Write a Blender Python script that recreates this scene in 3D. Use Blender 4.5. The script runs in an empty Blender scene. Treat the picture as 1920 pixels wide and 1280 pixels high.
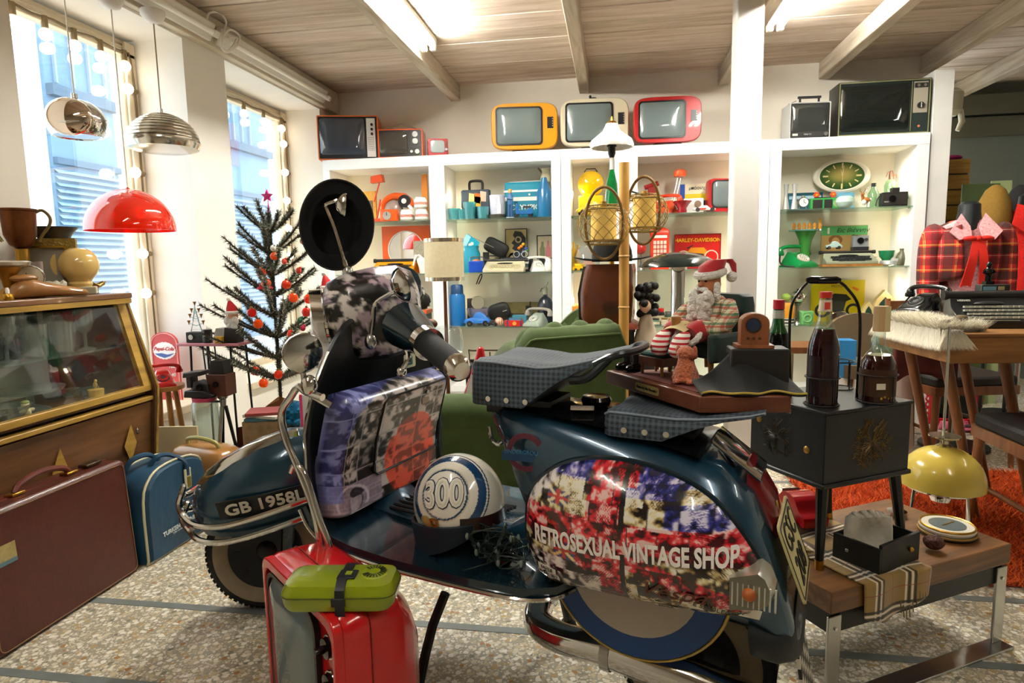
import bpy,math,random
import numpy as np
from mathutils import Vector,Matrix
SC=bpy.context.scene
COL=SC.collection
PI=math.pi
rnd=random.Random(7)
F_PX,YAW,PITCH,ROLL,CAM_Z=1189.43,.158149,.12355,-.018706,1.0
_fw=np.array([-math.sin(YAW)*math.cos(PITCH),math.cos(YAW)*math.cos(PITCH),-math.sin(PITCH)])
_r0=np.array([math.cos(YAW),math.sin(YAW),0.0]);_u0=np.cross(_r0,_fw)
_R=math.cos(ROLL)*_r0+math.sin(ROLL)*_u0
_U=-math.sin(ROLL)*_r0+math.cos(ROLL)*_u0
cam_d=bpy.data.cameras.new('camera');cam=bpy.data.objects.new('camera',cam_d);COL.objects.link(cam)
cam_d.sensor_width=36.0;cam_d.lens=F_PX/1920*36;cam_d.clip_start=.02
cam.matrix_world=Matrix(((_R[0],_U[0],-_fw[0],0),(_R[1],_U[1],-_fw[1],0),(_R[2],_U[2],-_fw[2],CAM_Z),(0,0,0,1)))
SC.camera=cam
SC.view_settings.view_transform='Standard';SC.view_settings.look='None'
SC.view_settings.gamma=1;SC.view_settings.use_curve_mapping=False
SC.view_settings.exposure=0.42
W=bpy.data.worlds.new('world');SC.world=W;W.use_nodes=True
W.node_tree.nodes['Background'].inputs[0].default_value=(.88,.95,1.0,1)
W.node_tree.nodes['Background'].inputs[1].default_value=5.5
def area(name,loc,rot,sx,sy,power,col=(1,1,1)):
 l=bpy.data.lights.new(name,'AREA');l.shape='RECTANGLE';l.size=sx;l.size_y=sy;l.energy=power;l.color=col
 o=bpy.data.objects.new(name,l);COL.objects.link(o);o.location=loc;o.rotation_euler=rot;return o
def point(name,loc,power,col=(1,.85,.6),r=.02):
 l=bpy.data.lights.new(name,'POINT');l.energy=power;l.color=col;l.shadow_soft_size=r
 o=bpy.data.objects.new(name,l);COL.objects.link(o);o.location=loc;return o
TUBES=[(-1.05,3.12,2,190),(.87,3.2,2,190),(-.95,.3,1,80),(1.0,.2,1,72),(2.9,2.2,1,24)]  # single-tube entries are added out of view as fill light
def ray(px,py):return _fw+_R*(px-960)/F_PX-_U*(py-640)/F_PX
def _hit(px,py,k,v):
 d=ray(px,py);o=(0,0,CAM_Z);p=np.array(o)+d*((v-o[k])/d[k]);p[k]=v;return p
def atx(px,py,X):return _hit(px,py,0,X)
def aty(px,py,Y):return _hit(px,py,1,Y)
def atz(px,py,Z):return _hit(px,py,2,Z)
class G:
 def __init__(s,v=(),f=(),c=None):
  s.v=np.array(v,float).reshape(-1,3);s.f=[tuple(q)for q in f];s.c=None if c is None else np.array(c,float)
 def __add__(s,o):
  n=len(s.v);c=None
  if s.c is not None or o.c is not None:
   c=np.vstack([s.c if s.c is not None else np.ones((n,3)),o.c if o.c is not None else np.ones((len(o.v),3))])
  g=G(np.vstack([s.v,o.v]));g.f=s.f+[tuple(i+n for i in q)for q in o.f];g.c=c;return g
 def cp(s):g=G(s.v.copy());g.f=list(s.f);g.c=s.c;return g
 def t(s,x=0,y=0,z=0):g=s.cp();g.v+=np.array([x,y,z]);return g
 def s(s,x=1,y=None,z=None):
  y=x if y is None else y;z=x if z is None else z
  g=s.cp();g.v*=np.array([x,y,z])
  if x*y*z<0:g.f=[q[::-1]for q in g.f]
  return g
 def r(s,ax,deg):
  a=math.radians(deg);c,n=math.cos(a),math.sin(a);g=s.cp();v=g.v
  i,j={'x':(1,2),'y':(2,0),'z':(0,1)}[ax]
  p,q=v[:,i].copy(),v[:,j].copy();v[:,i]=c*p-n*q;v[:,j]=n*p+c*q;return g
 def w(s,fn):g=s.cp();g.v=np.array([fn(*p)for p in g.v]);return g
 def mx(s,m):g=s.cp();g.v=np.array([m@Vector(p)for p in g.v]);return g
def cat(gs):
 gs=list(gs);r=G()
 vs,fs,cs,n=[],[],[],0
 anyc=any(g.c is not None for g in gs)
 for g in gs:
  vs.append(g.v);fs+=[tuple(i+n for i in q)for q in g.f];n+=len(g.v)
  if anyc:cs.append(g.c if g.c is not None else np.ones((len(g.v),3)))
 r.v=np.vstack(vs);r.f=fs;r.c=np.vstack(cs)if anyc else None;return r
def box(w,d,h,x=0,y=0,z=0):
 v=[(x+a*w/2,y+b*d/2,z+c*h)for c in(0,1)for a,b in((-1,-1),(1,-1),(1,1),(-1,1))]
 return G(v,[(3,2,1,0),(4,5,6,7),(0,1,5,4),(1,2,6,5),(2,3,7,6),(3,0,4,7)])
def bb(x0,x1,y0,y1,z0,z1):return box(x1-x0,y1-y0,z1-z0,(x0+x1)/2,(y0+y1)/2,z0)
def rrect(w,h,r,n=4):
 r=min(r,w/2-1e-5,h/2-1e-5);o=[]
 for cx,cy,a in((w/2-r,h/2-r,0),(-w/2+r,h/2-r,90),(-w/2+r,-h/2+r,180),(w/2-r,-h/2+r,270)):
  for k in range(n+1):
   t=math.radians(a+90*k/n);o.append((cx+r*math.cos(t),cy+r*math.sin(t)))
 return o
def circ(r,n=24,r2=None,a0=0):return[(r*math.cos(a0+2*PI*i/n),(r2 or r)*math.sin(a0+2*PI*i/n))for i in range(n)]
def prism(poly,h,z=0):
 n=len(poly);v=[(x,y,z)for x,y in poly]+[(x,y,z+h)for x,y in poly]
 return G(v,[tuple(range(n))[::-1],tuple(range(n,2*n))]+[(i,(i+1)%n,n+(i+1)%n,n+i)for i in range(n)])
def up(g):return g.r('x',90)
def side(poly,w,x=0):return G([(b,a,c)for a,c,b in[(p[0],p[1],x-w/2)for p in poly]+[(p[0],p[1],x+w/2)for p in poly]],[tuple(range(len(poly))),tuple(range(len(poly),2*len(poly)))[::-1]]+[(i,len(poly)+i,len(poly)+(i+1)%len(poly),(i+1)%len(poly))for i in range(len(poly))])
def ring(outer,inner,h,z=0):
 n=len(outer);v=[(x,y,z)for x,y in outer]+[(x,y,z)for x,y in inner]+[(x,y,z+h)for x,y in outer]+[(x,y,z+h)for x,y in inner];f=[]
 for i in range(n):
  j=(i+1)%n;f+=[(i,n+i,n+j,j)[::1],(2*n+i,2*n+j,3*n+j,3*n+i),(i,j,2*n+j,2*n+i),(n+j,n+i,3*n+i,3*n+j)]
 return G(v,f)
def loft(rings,c0=True,c1=True,closed=True):
 n=len(rings[0]);v=[p for r in rings for p in r];f=[];m=n if closed else n-1
 for k in range(len(rings)-1):
  for i in range(m):
   j=(i+1)%n;f.append((k*n+i,k*n+j,(k+1)*n+j,(k+1)*n+i))
 if c0:f.append(tuple(range(n))[::-1])
 if c1:f.append(tuple(range((len(rings)-1)*n,len(rings)*n)))
 return G(v,f)
def lathe(prof,n=24,cap=True):return loft([[(r*math.cos(2*PI*i/n),r*math.sin(2*PI*i/n),z)for i in range(n)]for r,z in prof],cap,cap)
def cyl(r,h,x=0,y=0,z=0,n=16,r2=None):return lathe([(r,z),(r if r2 is None else r2,z+h)],n).t(x,y)
def ell(rx,ry=None,rz=None,n=16,m=10,x=0,y=0,z=0):
 ry=rx if ry is None else ry;rz=rx if rz is None else rz
 return lathe([(max(1e-4,math.sin(PI*k/m)),-math.cos(PI*k/m))for k in range(m+1)],n).s(rx,ry,rz).t(x,y,z)
def tor(R,r,n=24,m=8,a=0,b=2*PI):
 full=abs(b-a-2*PI)<1e-6
 return tube([(R*math.cos(a+(b-a)*i/n),R*math.sin(a+(b-a)*i/n),0)for i in range(n if full else n+1)],r,m,full)
def tube(pts,r,n=8,closed=False):
 P=[Vector(p)for p in pts];N=len(P);rs=list(r)if hasattr(r,'__len__')else[r]*N;rings=[]
 T=[]
 for i in range(N):
  a=P[(i-1)%N]if(closed or i>0)else P[i];b=P[(i+1)%N]if(closed or i<N-1)else P[i]
  d=b-a;T.append(d.normalized()if d.length>1e-9 else Vector((0,0,1)))
 u=T[0].orthogonal().normalized()
 for i in range(N):
  u=(u-T[i]*u.dot(T[i]));u=u.normalized()if u.length>1e-6 else T[i].orthogonal().normalized();w=T[i].cross(u)
  rings.append([tuple(P[i]+(u*math.cos(2*PI*k/n)+w*math.sin(2*PI*k/n))*rs[i])for k in range(n)])
 if closed:rings.append(rings[0]);g=loft(rings,False,False);return g
 return loft(rings)
def smooth_path(pts,k=6):
 P=[np.array(p,float)for p in pts];P=[2*P[0]-P[1]]+P+[2*P[-1]-P[-2]];o=[]
 for i in range(1,len(P)-2):
  for j in range(k):
   t=j/k;a,b,c,d=P[i-1:i+3]
   o.append(tuple(.5*((2*b)+(c-a)*t+(2*a-5*b+4*c-d)*t*t+(3*b-a-3*c+d)*t**3)))
 o.append(tuple(P[-2]));return o
def bar(p,q,r,n=8):return tube([p,q],r,n)
def grid(nu,nv,fn,col=None):
 v,c=[],[]
 for j in range(nv+1):
  for i in range(nu+1):
   v.append(fn(i/nu,j/nv))
   if col:c.append(col(i/nu,j/nv))
 f=[(j*(nu+1)+i,j*(nu+1)+i+1,(j+1)*(nu+1)+i+1,(j+1)*(nu+1)+i)for j in range(nv)for i in range(nu)]
 return G(v,f,c if col else None)
def solid(g,d):
 n=len(g.v);N=np.zeros((n,3));E={}
 for q in g.f:
  a=np.cross(g.v[q[1]]-g.v[q[0]],g.v[q[2]]-g.v[q[0]])
  for i in q:N[i]+=a
  for k in range(len(q)):E[(q[k],q[(k+1)%len(q)])]=1
 N/=np.maximum(np.linalg.norm(N,axis=1),1e-12)[:,None]
 o=G(np.vstack([g.v,g.v-N*d]));o.f=list(g.f)+[tuple(i+n for i in q[::-1])for q in g.f]
 o.f+=[(b,a,a+n,b+n)for a,b in E if(b,a)not in E]
 if g.c is not None:o.c=np.vstack([g.c,g.c])
 return o
def rbox(w,d,h,r,x=0,y=0,z=0,n=4):return prism(rrect(w,d,r,n),h,z).t(x,y)
def pillow(w,d,h,r=.25,x=0,y=0,z=0,n=10):
 g=ell(1,1,1,20,12)
 def q(a,e):return math.copysign(abs(a)**e,a)
 return g.w(lambda a,b,c:(q(a,r*2)*w/2,q(b,r*2)*d/2,q(c,r*2)*h/2)).t(x,y,z+h/2)
_txt={}
def text(s,size=.1,ext=.0006,al='CENTER',bold=0):
 cu=bpy.data.curves.new('lettering','FONT');cu.body=s;cu.size=size;cu.extrude=ext;cu.align_x=al;cu.align_y='CENTER';cu.offset=bold;cu.resolution_u=3
 o=bpy.data.objects.new('lettering',cu);COL.objects.link(o);bpy.context.view_layer.update()
 m=bpy.data.meshes.new_from_object(o.evaluated_get(bpy.context.evaluated_depsgraph_get()))
 g=G([v.co[:]for v in m.vertices],[tuple(p.vertices)for p in m.polygons])
 bpy.data.objects.remove(o);bpy.data.curves.remove(cu);bpy.data.meshes.remove(m);return g
def lin(h):
 h=h.lstrip('#');return tuple((c/12.92 if c<=.04045 else((c+.055)/1.055)**2.4)for c in(int(h[i:i+2],16)/255 for i in(0,2,4)))
MATS={}
class NT:
 def __init__(s,m):s.t=m.node_tree;s.n=s.t.nodes;s.l=s.t.links
 def a(s,kind,**kw):
  n=s.n.new('ShaderNode'+kind)
  for k,v in kw.items():setattr(n,k,v)
  return n
 def k(s,a,b):s.l.new(a,b)
 def ramp(s,fac,stops,const=False):
  r=s.a('ValToRGB');e=r.color_ramp
  if const:e.interpolation='CONSTANT'
  while len(e.elements)<len(stops):e.elements.new(.5)
  for q,(p,c)in zip(e.elements,stops):q.position=p;q.color=(*(lin(c)if isinstance(c,str)else c),1)
  s.k(fac,r.inputs[0]);return r.outputs[0]
 def mth(s,op,a,b=0.0,c=0.0):
  n=s.a('Math',operation=op)
  for i,q in enumerate((a,b,c)):
   if isinstance(q,(int,float)):n.inputs[i].default_value=q
   else:s.k(q,n.inputs[i])
  return n.outputs[0]
 def mix(s,fac,a,b,mode='MIX'):
  n=s.a('Mix',data_type='RGBA',blend_type=mode)
  for i,q in((0,fac),(6,a),(7,b)):
   if isinstance(q,(int,float)):n.inputs[i].default_value=q
   elif isinstance(q,(tuple,str)):n.inputs[i].default_value=(*(lin(q)if isinstance(q,str)else q),1)
   else:s.k(q,n.inputs[i])
  return n.outputs[2]
def mat(col,rough=.5,metal=0,noise=0,ns=30,tr=0,em=0,coat=0,sheen=0,bump=0,bs=60,ior=1.45,alpha=1,emc=None,key=None):
 k=key or('m',col,rough,metal,noise,ns,tr,em,coat,sheen,bump,bs,ior,alpha,emc)
 if k in MATS:return MATS[k]
 m=bpy.data.materials.new('mat_%d'%len(MATS));m.use_nodes=True;MATS[k]=m
 t=NT(m);b=t.n['Principled BSDF'];I=b.inputs
 c=lin(col)if isinstance(col,str)else col
 I['Base Color'].default_value=(*c,1);I['Roughness'].default_value=rough;I['Metallic'].default_value=metal;I['IOR'].default_value=ior
 I['Transmission Weight'].default_value=tr;I['Coat Weight'].default_value=coat;I['Sheen Weight'].default_value=sheen;I['Alpha'].default_value=alpha
 if em:I['Emission Color'].default_value=(*(lin(emc)if emc else c),1);I['Emission Strength'].default_value=em
 if noise or bump:
  tc=t.a('TexCoord');n=t.a('TexNoise');n.inputs['Scale'].default_value=ns;n.inputs['Detail'].default_value=4;t.k(tc.outputs['Object'],n.inputs['Vector'])
  if noise:
   d=tuple(max(0,q*(1-noise))for q in c);e=tuple(min(1,q*(1+noise))for q in c)
   t.k(t.ramp(n.outputs['Fac'],[(.3,d),(.7,e)]),I['Base Color'])
  if bump:
   n2=t.a('TexNoise');n2.inputs['Scale'].default_value=bs;t.k(tc.outputs['Object'],n2.inputs['Vector'])
   u=t.a('Bump');u.inputs['Strength'].default_value=bump;u.inputs['Distance'].default_value=.01;t.k(n2.outputs['Fac'],u.inputs['Height']);t.k(u.outputs[0],I['Normal'])
 return m
def wood(c1,c2,ax='x',scale=6,rough=.45,stretch=14,coat=0,bump=.05):
 k=('w',c1,c2,ax,scale,rough,stretch,coat)
 if k in MATS:return MATS[k]
 m=bpy.data.materials.new('wood_%d'%len(MATS));m.use_nodes=True;MATS[k]=m
 t=NT(m);b=t.n['Principled BSDF'];tc=t.a('TexCoord');mp=t.a('Mapping');t.k(tc.outputs['Object'],mp.inputs[0])
 sc=[scale*stretch/4]*3;sc['xyz'.index(ax)]=scale/4;mp.inputs['Scale'].default_value=sc
 n=t.a('TexNoise');n.inputs['Scale'].default_value=2;n.inputs['Detail'].default_value=6;n.inputs['Distortion'].default_value=.6;t.k(mp.outputs[0],n.inputs['Vector'])
 t.k(t.ramp(n.outputs['Fac'],[(.3,c1),(.68,c2)]),b.inputs['Base Color']);b.inputs['Roughness'].default_value=rough;b.inputs['Coat Weight'].default_value=coat
 u=t.a('Bump');u.inputs['Strength'].default_value=bump;u.inputs['Distance'].default_value=.01;t.k(n.outputs['Fac'],u.inputs['Height']);t.k(u.outputs[0],b.inputs['Normal'])
 return m
def pmat(rough=.4,coat=0,tr=0,em=0):
 k=('p',rough,coat,tr,em)
 if k in MATS:return MATS[k]
 m=bpy.data.materials.new('print_%d'%len(MATS));m.use_nodes=True;MATS[k]=m
 t=NT(m);b=t.n['Principled BSDF'];a=t.a('Attribute');a.attribute_name='Col';t.k(a.outputs['Color'],b.inputs['Base Color'])
 b.inputs['Roughness'].default_value=rough;b.inputs['Coat Weight'].default_value=coat;b.inputs['Transmission Weight'].default_value=tr
 return m
def glass(col='#ffffff',rough=0.02,a=.18,sh=.55):
 k=('g',col,rough,a,sh)
 if k in MATS:return MATS[k]
 m=bpy.data.materials.new('glass_%d'%len(MATS));m.use_nodes=True;MATS[k]=m
 t=NT(m);o=t.n['Material Output'];t.n.remove(t.n['Principled BSDF'])
 tp=t.a('BsdfTransparent');gl=t.a('BsdfGlossy');df=t.a('BsdfDiffuse');mx=t.a('MixShader');m2=t.a('MixShader')
 lw=t.a('LayerWeight');lw.inputs[0].default_value=.35
 c=(*lin(col),1);tp.inputs[0].default_value=c;df.inputs[0].default_value=c;gl.inputs['Roughness'].default_value=rough
 m2.inputs[0].default_value=a;t.k(tp.outputs[0],m2.inputs[1]);t.k(df.outputs[0],m2.inputs[2])
 t.k(t.mth('MULTIPLY_ADD',lw.outputs['Facing'],sh,.05),mx.inputs[0]);t.k(m2.outputs[0],mx.inputs[1]);t.k(gl.outputs[0],mx.inputs[2]);t.k(mx.outputs[0],o.inputs[0])
 return m
def stripes(spec,base,rough=.8,period=None,key=None,two=True,space='Object',ax=(0,2),sheen=0):
 """woven stripes: spec = [(start, end, colour, strength)] in fractions of the period, laid both ways"""
 k=key or('s',str(spec),base,period,two,ax)
 if k in MATS:return MATS[k]
 m=bpy.data.materials.new('weave_%d'%len(MATS));m.use_nodes=True;MATS[k]=m
 t=NT(m);b=t.n['Principled BSDF'];tc=t.a('TexCoord');sp=t.a('SeparateXYZ');t.k(tc.outputs[space],sp.inputs[0])
 c=base
 for w,q in enumerate(ax[:3 if two else 1]):
  fr=t.mth('FRACT',t.mth('DIVIDE',sp.outputs[q],period))
  for a0,a1,cc,st in spec:
   inside=t.mth('MULTIPLY',t.mth('GREATER_THAN',fr,a0),t.mth('LESS_THAN',fr,a1))
   c=t.mix(t.mth('MULTIPLY',inside,st),c,cc)
 if isinstance(c,str):b.inputs['Base Color'].default_value=(*lin(c),1)
 else:t.k(c,b.inputs['Base Color'])
 b.inputs['Roughness'].default_value=rough;b.inputs['Sheen Weight'].default_value=sheen;return m
CHROME=mat('#d8d8d6',.08,1);STEEL=mat('#b9b9b6',.25,1);BRASS=mat('#b58a3c',.3,1);GOLD=mat('#c79a3a',.28,1)
BLACK=mat('#0d0e0f',.45);RUBBER=mat('#17181a',.8);WHITE=mat('#f1efe8',.6);GLOSSB=mat('#0b0c0d',.12)
CLEAR=glass()
def obj(name,g,m,parent=None,ang=38,bev=0,kind=None,label=None,seg=2,loc=None):
 me=bpy.data.meshes.new(name);me.from_pydata(g.v.tolist(),[],g.f);me.materials.append(m)
 if g.c is not None:
  at=me.color_attributes.new('Col','FLOAT_COLOR','POINT');c=g.c
  c=np.where(c<=.04045,c/12.92,((c+.055)/1.055)**2.4);at.data.foreach_set('color',np.hstack([c,np.ones((len(c),1))]).ravel())
 me.validate()
 if ang:
  me.shade_smooth()
  if ang<180:me.set_sharp_from_angle(angle=math.radians(ang))
 o=bpy.data.objects.new(name,me);COL.objects.link(o)
 if parent:o.parent=parent
 if bev:
  b=o.modifiers.new('edge','BEVEL');b.width=bev;b.segments=seg;b.limit_method='ANGLE';b.angle_limit=math.radians(40)
 if kind:o['kind']=kind
 if label:o['label']=label
 if loc is not None:o.location=loc
 return o
def tag(o,label,cat_,group=None):
 o['label']=label;o['category']=cat_
 if group:o['group']=group
 return o
def thing(name,label,cat_,loc=(0,0,0),rz=0,group=None):
 o=bpy.data.objects.new(name,None);COL.objects.link(o);o.location=loc;o.rotation_euler=(0,0,math.radians(rz));o.empty_display_size=.05
 return tag(o,label,cat_,group)
def solo(name,label,cat_,g,m,loc=(0,0,0),rz=0,group=None,**kw):
 o=obj(name,g,m,**kw);o.location=loc;o.rotation_euler=(0,0,math.radians(rz));return tag(o,label,cat_,group)
def make(name,label,cat_,loc,parts,rz=0,group=None):
 """parts: (name, geometry, material[, options]); options may hold 'sub': parts of that part"""
 t=thing(name,label,cat_,loc,rz,group)
 def add(ps,par):
  for p in ps:
   kw=dict(p[3])if len(p)>3 else{};sub=kw.pop('sub',None)
   o=obj(p[0],p[1],p[2],par,**kw)
   if sub:add(sub,o)
 add(parts,t);return t
def dup(root,loc,rz=None,label=None,group=None,scale=None):
 def cpy(o,par):
  c=o.copy();COL.objects.link(c)
  if par:c.parent=par
  for ch in list(o.children):cpy(ch,c)
  return c
 r=cpy(root,None);r.location=loc
 if rz is not None:r.rotation_euler=(0,0,math.radians(rz))
 if label:r['label']=label
 if group:r['group']=group
 if scale:r.scale=(scale,)*3
 return r
def struct(name,g,m,parent=None,**kw):return obj(name,g,m,parent,kind='structure',**kw)
#  the room
XW,YB,ZC=-2.1,4.75,2.3
def m_terrazzo():
 m=bpy.data.materials.new('terrazzo');m.use_nodes=True;t=NT(m);b=t.n['Principled BSDF'];tc=t.a('TexCoord')
 def chips(sc,seed):
  v=t.a('TexVoronoi');v.inputs['Scale'].default_value=sc;v.inputs['Randomness'].default_value=1
  mp=t.a('Mapping');mp.inputs['Location'].default_value=(seed,seed*2,0);t.k(tc.outputs['Object'],mp.inputs[0])
  n=t.a('TexNoise');n.inputs['Scale'].default_value=sc*1.3;t.k(mp.outputs[0],n.inputs['Vector'])
  vm=t.a('VectorMath',operation='MULTIPLY_ADD');t.k(n.outputs['Color'],vm.inputs[0]);vm.inputs[1].default_value=(.6/sc,)*3;t.k(mp.outputs[0],vm.inputs[2]);t.k(vm.outputs[0],v.inputs['Vector'])
  s=t.a('SeparateColor');t.k(v.outputs['Color'],s.inputs[0]);return v.outputs['Distance'],s.outputs[0],s.outputs[1]
 d1,r1,g1=chips(60,0);d2,r2,g2=chips(130,3)
 c1=t.ramp(r1,[(0,'#e9e2d0'),(.3,'#d9cfb6'),(.5,'#c7b793'),(.68,'#f2eee2'),(.82,'#b89a66'),(.9,'#a8763c'),(.95,'#7d7a68'),(1,'#efe7d6')],True)
 c2=t.ramp(r2,[(0,'#d8cfba'),(.4,'#c0b396'),(.7,'#e8e2d4'),(.9,'#9c8a66')],True)
 base=t.mix(t.mth('LESS_THAN',d1,.44),'#a39b86',c1)
 base=t.mix(t.mth('MULTIPLY',t.mth('GREATER_THAN',d1,.46),t.mth('LESS_THAN',d2,.45)),base,c2)
 t.k(base,b.inputs['Base Color']);b.inputs['Roughness'].default_value=.33
 n=t.a('TexNoise');n.inputs['Scale'].default_value=5;t.k(t.ramp(n.outputs['Fac'],[(.3,(.25,)*3),(.7,(.5,)*3)]),b.inputs['Roughness']);return m
M_TERR=m_terrazzo()
M_PLANK=[wood(a,b,'x',5,.75,10,bump=.12)for a,b in(('#b5a08a','#d8c8b6'),('#c0a994','#dccdbd'),('#aa967f','#cfbfac'))]
M_BEAM=wood('#a89880','#d3c6b2','y',5,.75,12,bump=.12)
M_WALL=mat('#e6decf',.85,noise=.04,ns=3,bump=.08,bs=25)
M_WALLW=mat('#f3efe6',.85,noise=.03,ns=3,bump=.06,bs=25)
M_SHELF=mat('#f2f1ee',.35);M_INNER=mat('#ece3cf',.6)
M_GREEN=glass('#e2f1ea',.03,.06)
struct('floor',bb(-2.6,4.5,-3.2,6.2,-.06,0),M_TERR)
M_JOINT=mat('#6d7472',.4,noise=.1,ns=20)
for i,y in enumerate((1.605,1.265,.25,1.935,2.9,3.8)):
 x0,x1=(-2.1,.98)if i==0 else(.99,4.4)if i==3 else(-2.1,4.4)
 if i==0:struct('trim_1',bb(-2.1,4.4,y-.014,y+.014,-.01,.0012),M_JOINT)
 else:struct('trim_%d'%(i+1),bb(x0,x1,y-.014,y+.014,-.01,.0012),M_JOINT)
ceil=struct('ceiling',bb(-2.6,4.5,-3.2,6.2,ZC+.025,ZC+.1),mat('#5d5344',.9))
y=-3.2;k=0
while y<6.1:
 w=.185+.03*((k*7)%5)/5
 obj('plank',bb(-2.5,4.4,y+.002,y+w-.002,ZC+(.002 if k%2 else.0),ZC+.03),M_PLANK[k%3],ceil,bev=.003,seg=1);y+=w;k+=1
for i,x in enumerate((-1.145,-.2,.755,1.41,2.04,2.62,3.4)):
 y1=YB if x<1.9 else 6.1
 struct('beam',bb(x-.035,x+.035,-3.1,y1,2.19,ZC),M_BEAM,bev=.006)
def wl(n,y0,y1,z0,z1,m=M_WALLW,x0=-2.47,x1=XW):return bb(x0,x1,y0,y1,z0,z1)
W1,W2,SILL,HEAD=(2.06,3.0),(3.35,4.5),.32,2.13
w=struct('wall_left',wl('',-3.2,W1[0],0,ZC),M_WALL)
def seg_obj(nm,g,m=M_WALLW):return obj(nm,g,m,w)
seg_obj('pier',wl('',W1[1],W2[0],0,ZC));seg_obj('pier',wl('',W2[1],YB+.1,0,ZC),M_WALL)
for a in(W1,W2):seg_obj('window_breast',wl('',a[0],a[1],0,SILL));seg_obj('lintel',wl('',a[0],a[1],HEAD,ZC))
struct('trim_8',bb(XW,XW+.045,-3.1,YB-.01,HEAD+.01,ZC-.003),mat('#cfc3ad',.7,noise=.08,ns=8),bev=.004)
struct('wall_back',bb(-2.2,2.06,YB,YB+.1,0,ZC),M_WALL)
struct('wall_panel',bb(1.955,2.066,4.42,4.7,0,2.125),mat('#dcdad4',.3,noise=.05,ns=6),bev=.003)
DK=mat('#6f756c',.85,noise=.06,ns=4)
struct('wall_far',bb(2.0,4.5,5.6,5.7,0,ZC),DK)
struct('wall_right',bb(4.3,4.4,-3.2,5.6,0,ZC),mat('#a8a498',.85,noise=.05,ns=3))
struct('wall_front',bb(-2.5,4.4,-3.2,-3.1,0,ZC),mat('#b5ac9b',.85,noise=.05,ns=3))
for i,(z0,z1,y)in enumerate(((2.06,2.2,5.5),(1.9,2.04,5.54))):
 struct('trim_%d'%(9+i),bb(2.0,4.3,y,5.6,z0,z1),mat('#5c5a4a',.8))
p=struct('stair_underside',side([(4.86,0),(5,0),(5,.1),(4.86,.1)],.01),DK)
p.data=obj('tmp',G([(2.55,5.0,.95),(4.3,5.0,1.72),(4.3,5.0,1.9),(2.3,5.0,1.0),(2.55,5.55,.95),(4.3,5.55,1.72),(4.3,5.55,1.9),(2.3,5.55,1.0)],[(0,1,2,3),(7,6,5,4),(0,4,5,1),(3,2,6,7),(1,5,6,2),(0,3,7,4)]),mat('#9b9d9a',.7),ang=0).data
bpy.data.objects.remove(bpy.data.objects['tmp'])
pil=struct('pillar',rbox(.125,.125,ZC,.012,.632,3.3),mat('#e3ded6',.55,noise=.03,ns=8),ang=40)
M_FR=mat('#dccdb2',.55,noise=.06,ns=10)
for k,(a,b)in enumerate((W1,W2)):
 xg=-2.43
 wn=struct('window_%d'%(k+1),cat([bb(xg-.03,xg+.03,a,a+.05,SILL,HEAD-.02),bb(xg-.03,xg+.03,b-.05,b,SILL,HEAD-.02),bb(xg-.03,xg+.03,a,b,HEAD-.07,HEAD-.01),bb(xg-.03,xg+.03,a,b,SILL,SILL+.06)]),M_FR,bev=.006)
 obj('pane',bb(xg-.004,xg+.004,a+.04,b-.04,SILL+.05,HEAD-.06),glass('#f4faff',.01,.02),wn,ang=0)
 obj('sill',bb(-2.46,XW+.03,a+.004,b-.004,SILL-.03,SILL+.012),M_FR,wn,bev=.006)
 for q,dx in enumerate((.05,.085,.115)):
  obj('moulding',bb(xg+.03+q*.012,xg+.045+q*.012,b-.012-dx*.5,b-.002,SILL,HEAD-.02),M_FR,wn,bev=.003,seg=1)
  obj('moulding',bb(xg+.03+q*.012,xg+.045+q*.012,a+.006,b-.006,HEAD-.03-q*.03,HEAD-.01-q*.03),M_FR,wn,bev=.003,seg=1)
 l=area('window_portal',(-2.46,(a+b)/2,(SILL+HEAD)/2),(0,-PI/2,0),HEAD-SILL,b-a,1);l.data.cycles.is_portal=True
fac=thing('street_facade','pale street facade with blue louvred bays seen through the windows','building',(-5.2,6.5,0))
obj('wall',bb(-.4,0,-6,9,-.1,6),mat('#f2f2ee',.9),fac)
BL=mat('#5f7f96',.6,noise=.1,ns=3);BD=mat('#3f5a6e',.6)
for(y0,y1)in((-1.15,-.35),(1.5,2.7)):
 bay=obj('bay',bb(0,.04,y0,y1,0,4.2),BL,fac)
 obj('band',bb(.04,.12,y0,y1,2.62,2.72),BD,bay);obj('band',bb(.04,.09,y0,y1,2.0,2.06),BD,bay)
 for i in range(4):obj('mullion',bb(.04,.07,y0+.1+i*.2,y0+.12+i*.2,2.75,4.1),mat('#8aa2b2',.6),bay)
 for i in range(26):obj('slat',G([(.045,y0,1.95-i*.06),(.045,y1,1.95-i*.06),(.085,y1,1.915-i*.06),(.085,y0,1.915-i*.06)],[(0,1,2,3),(3,2,1,0)]),mat('#8fa9ba',.5),bay,ang=0)
struct('street',bb(-9,-2.6,-3,12,-.2,-.1),mat('#9a9a98',.8))
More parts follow.
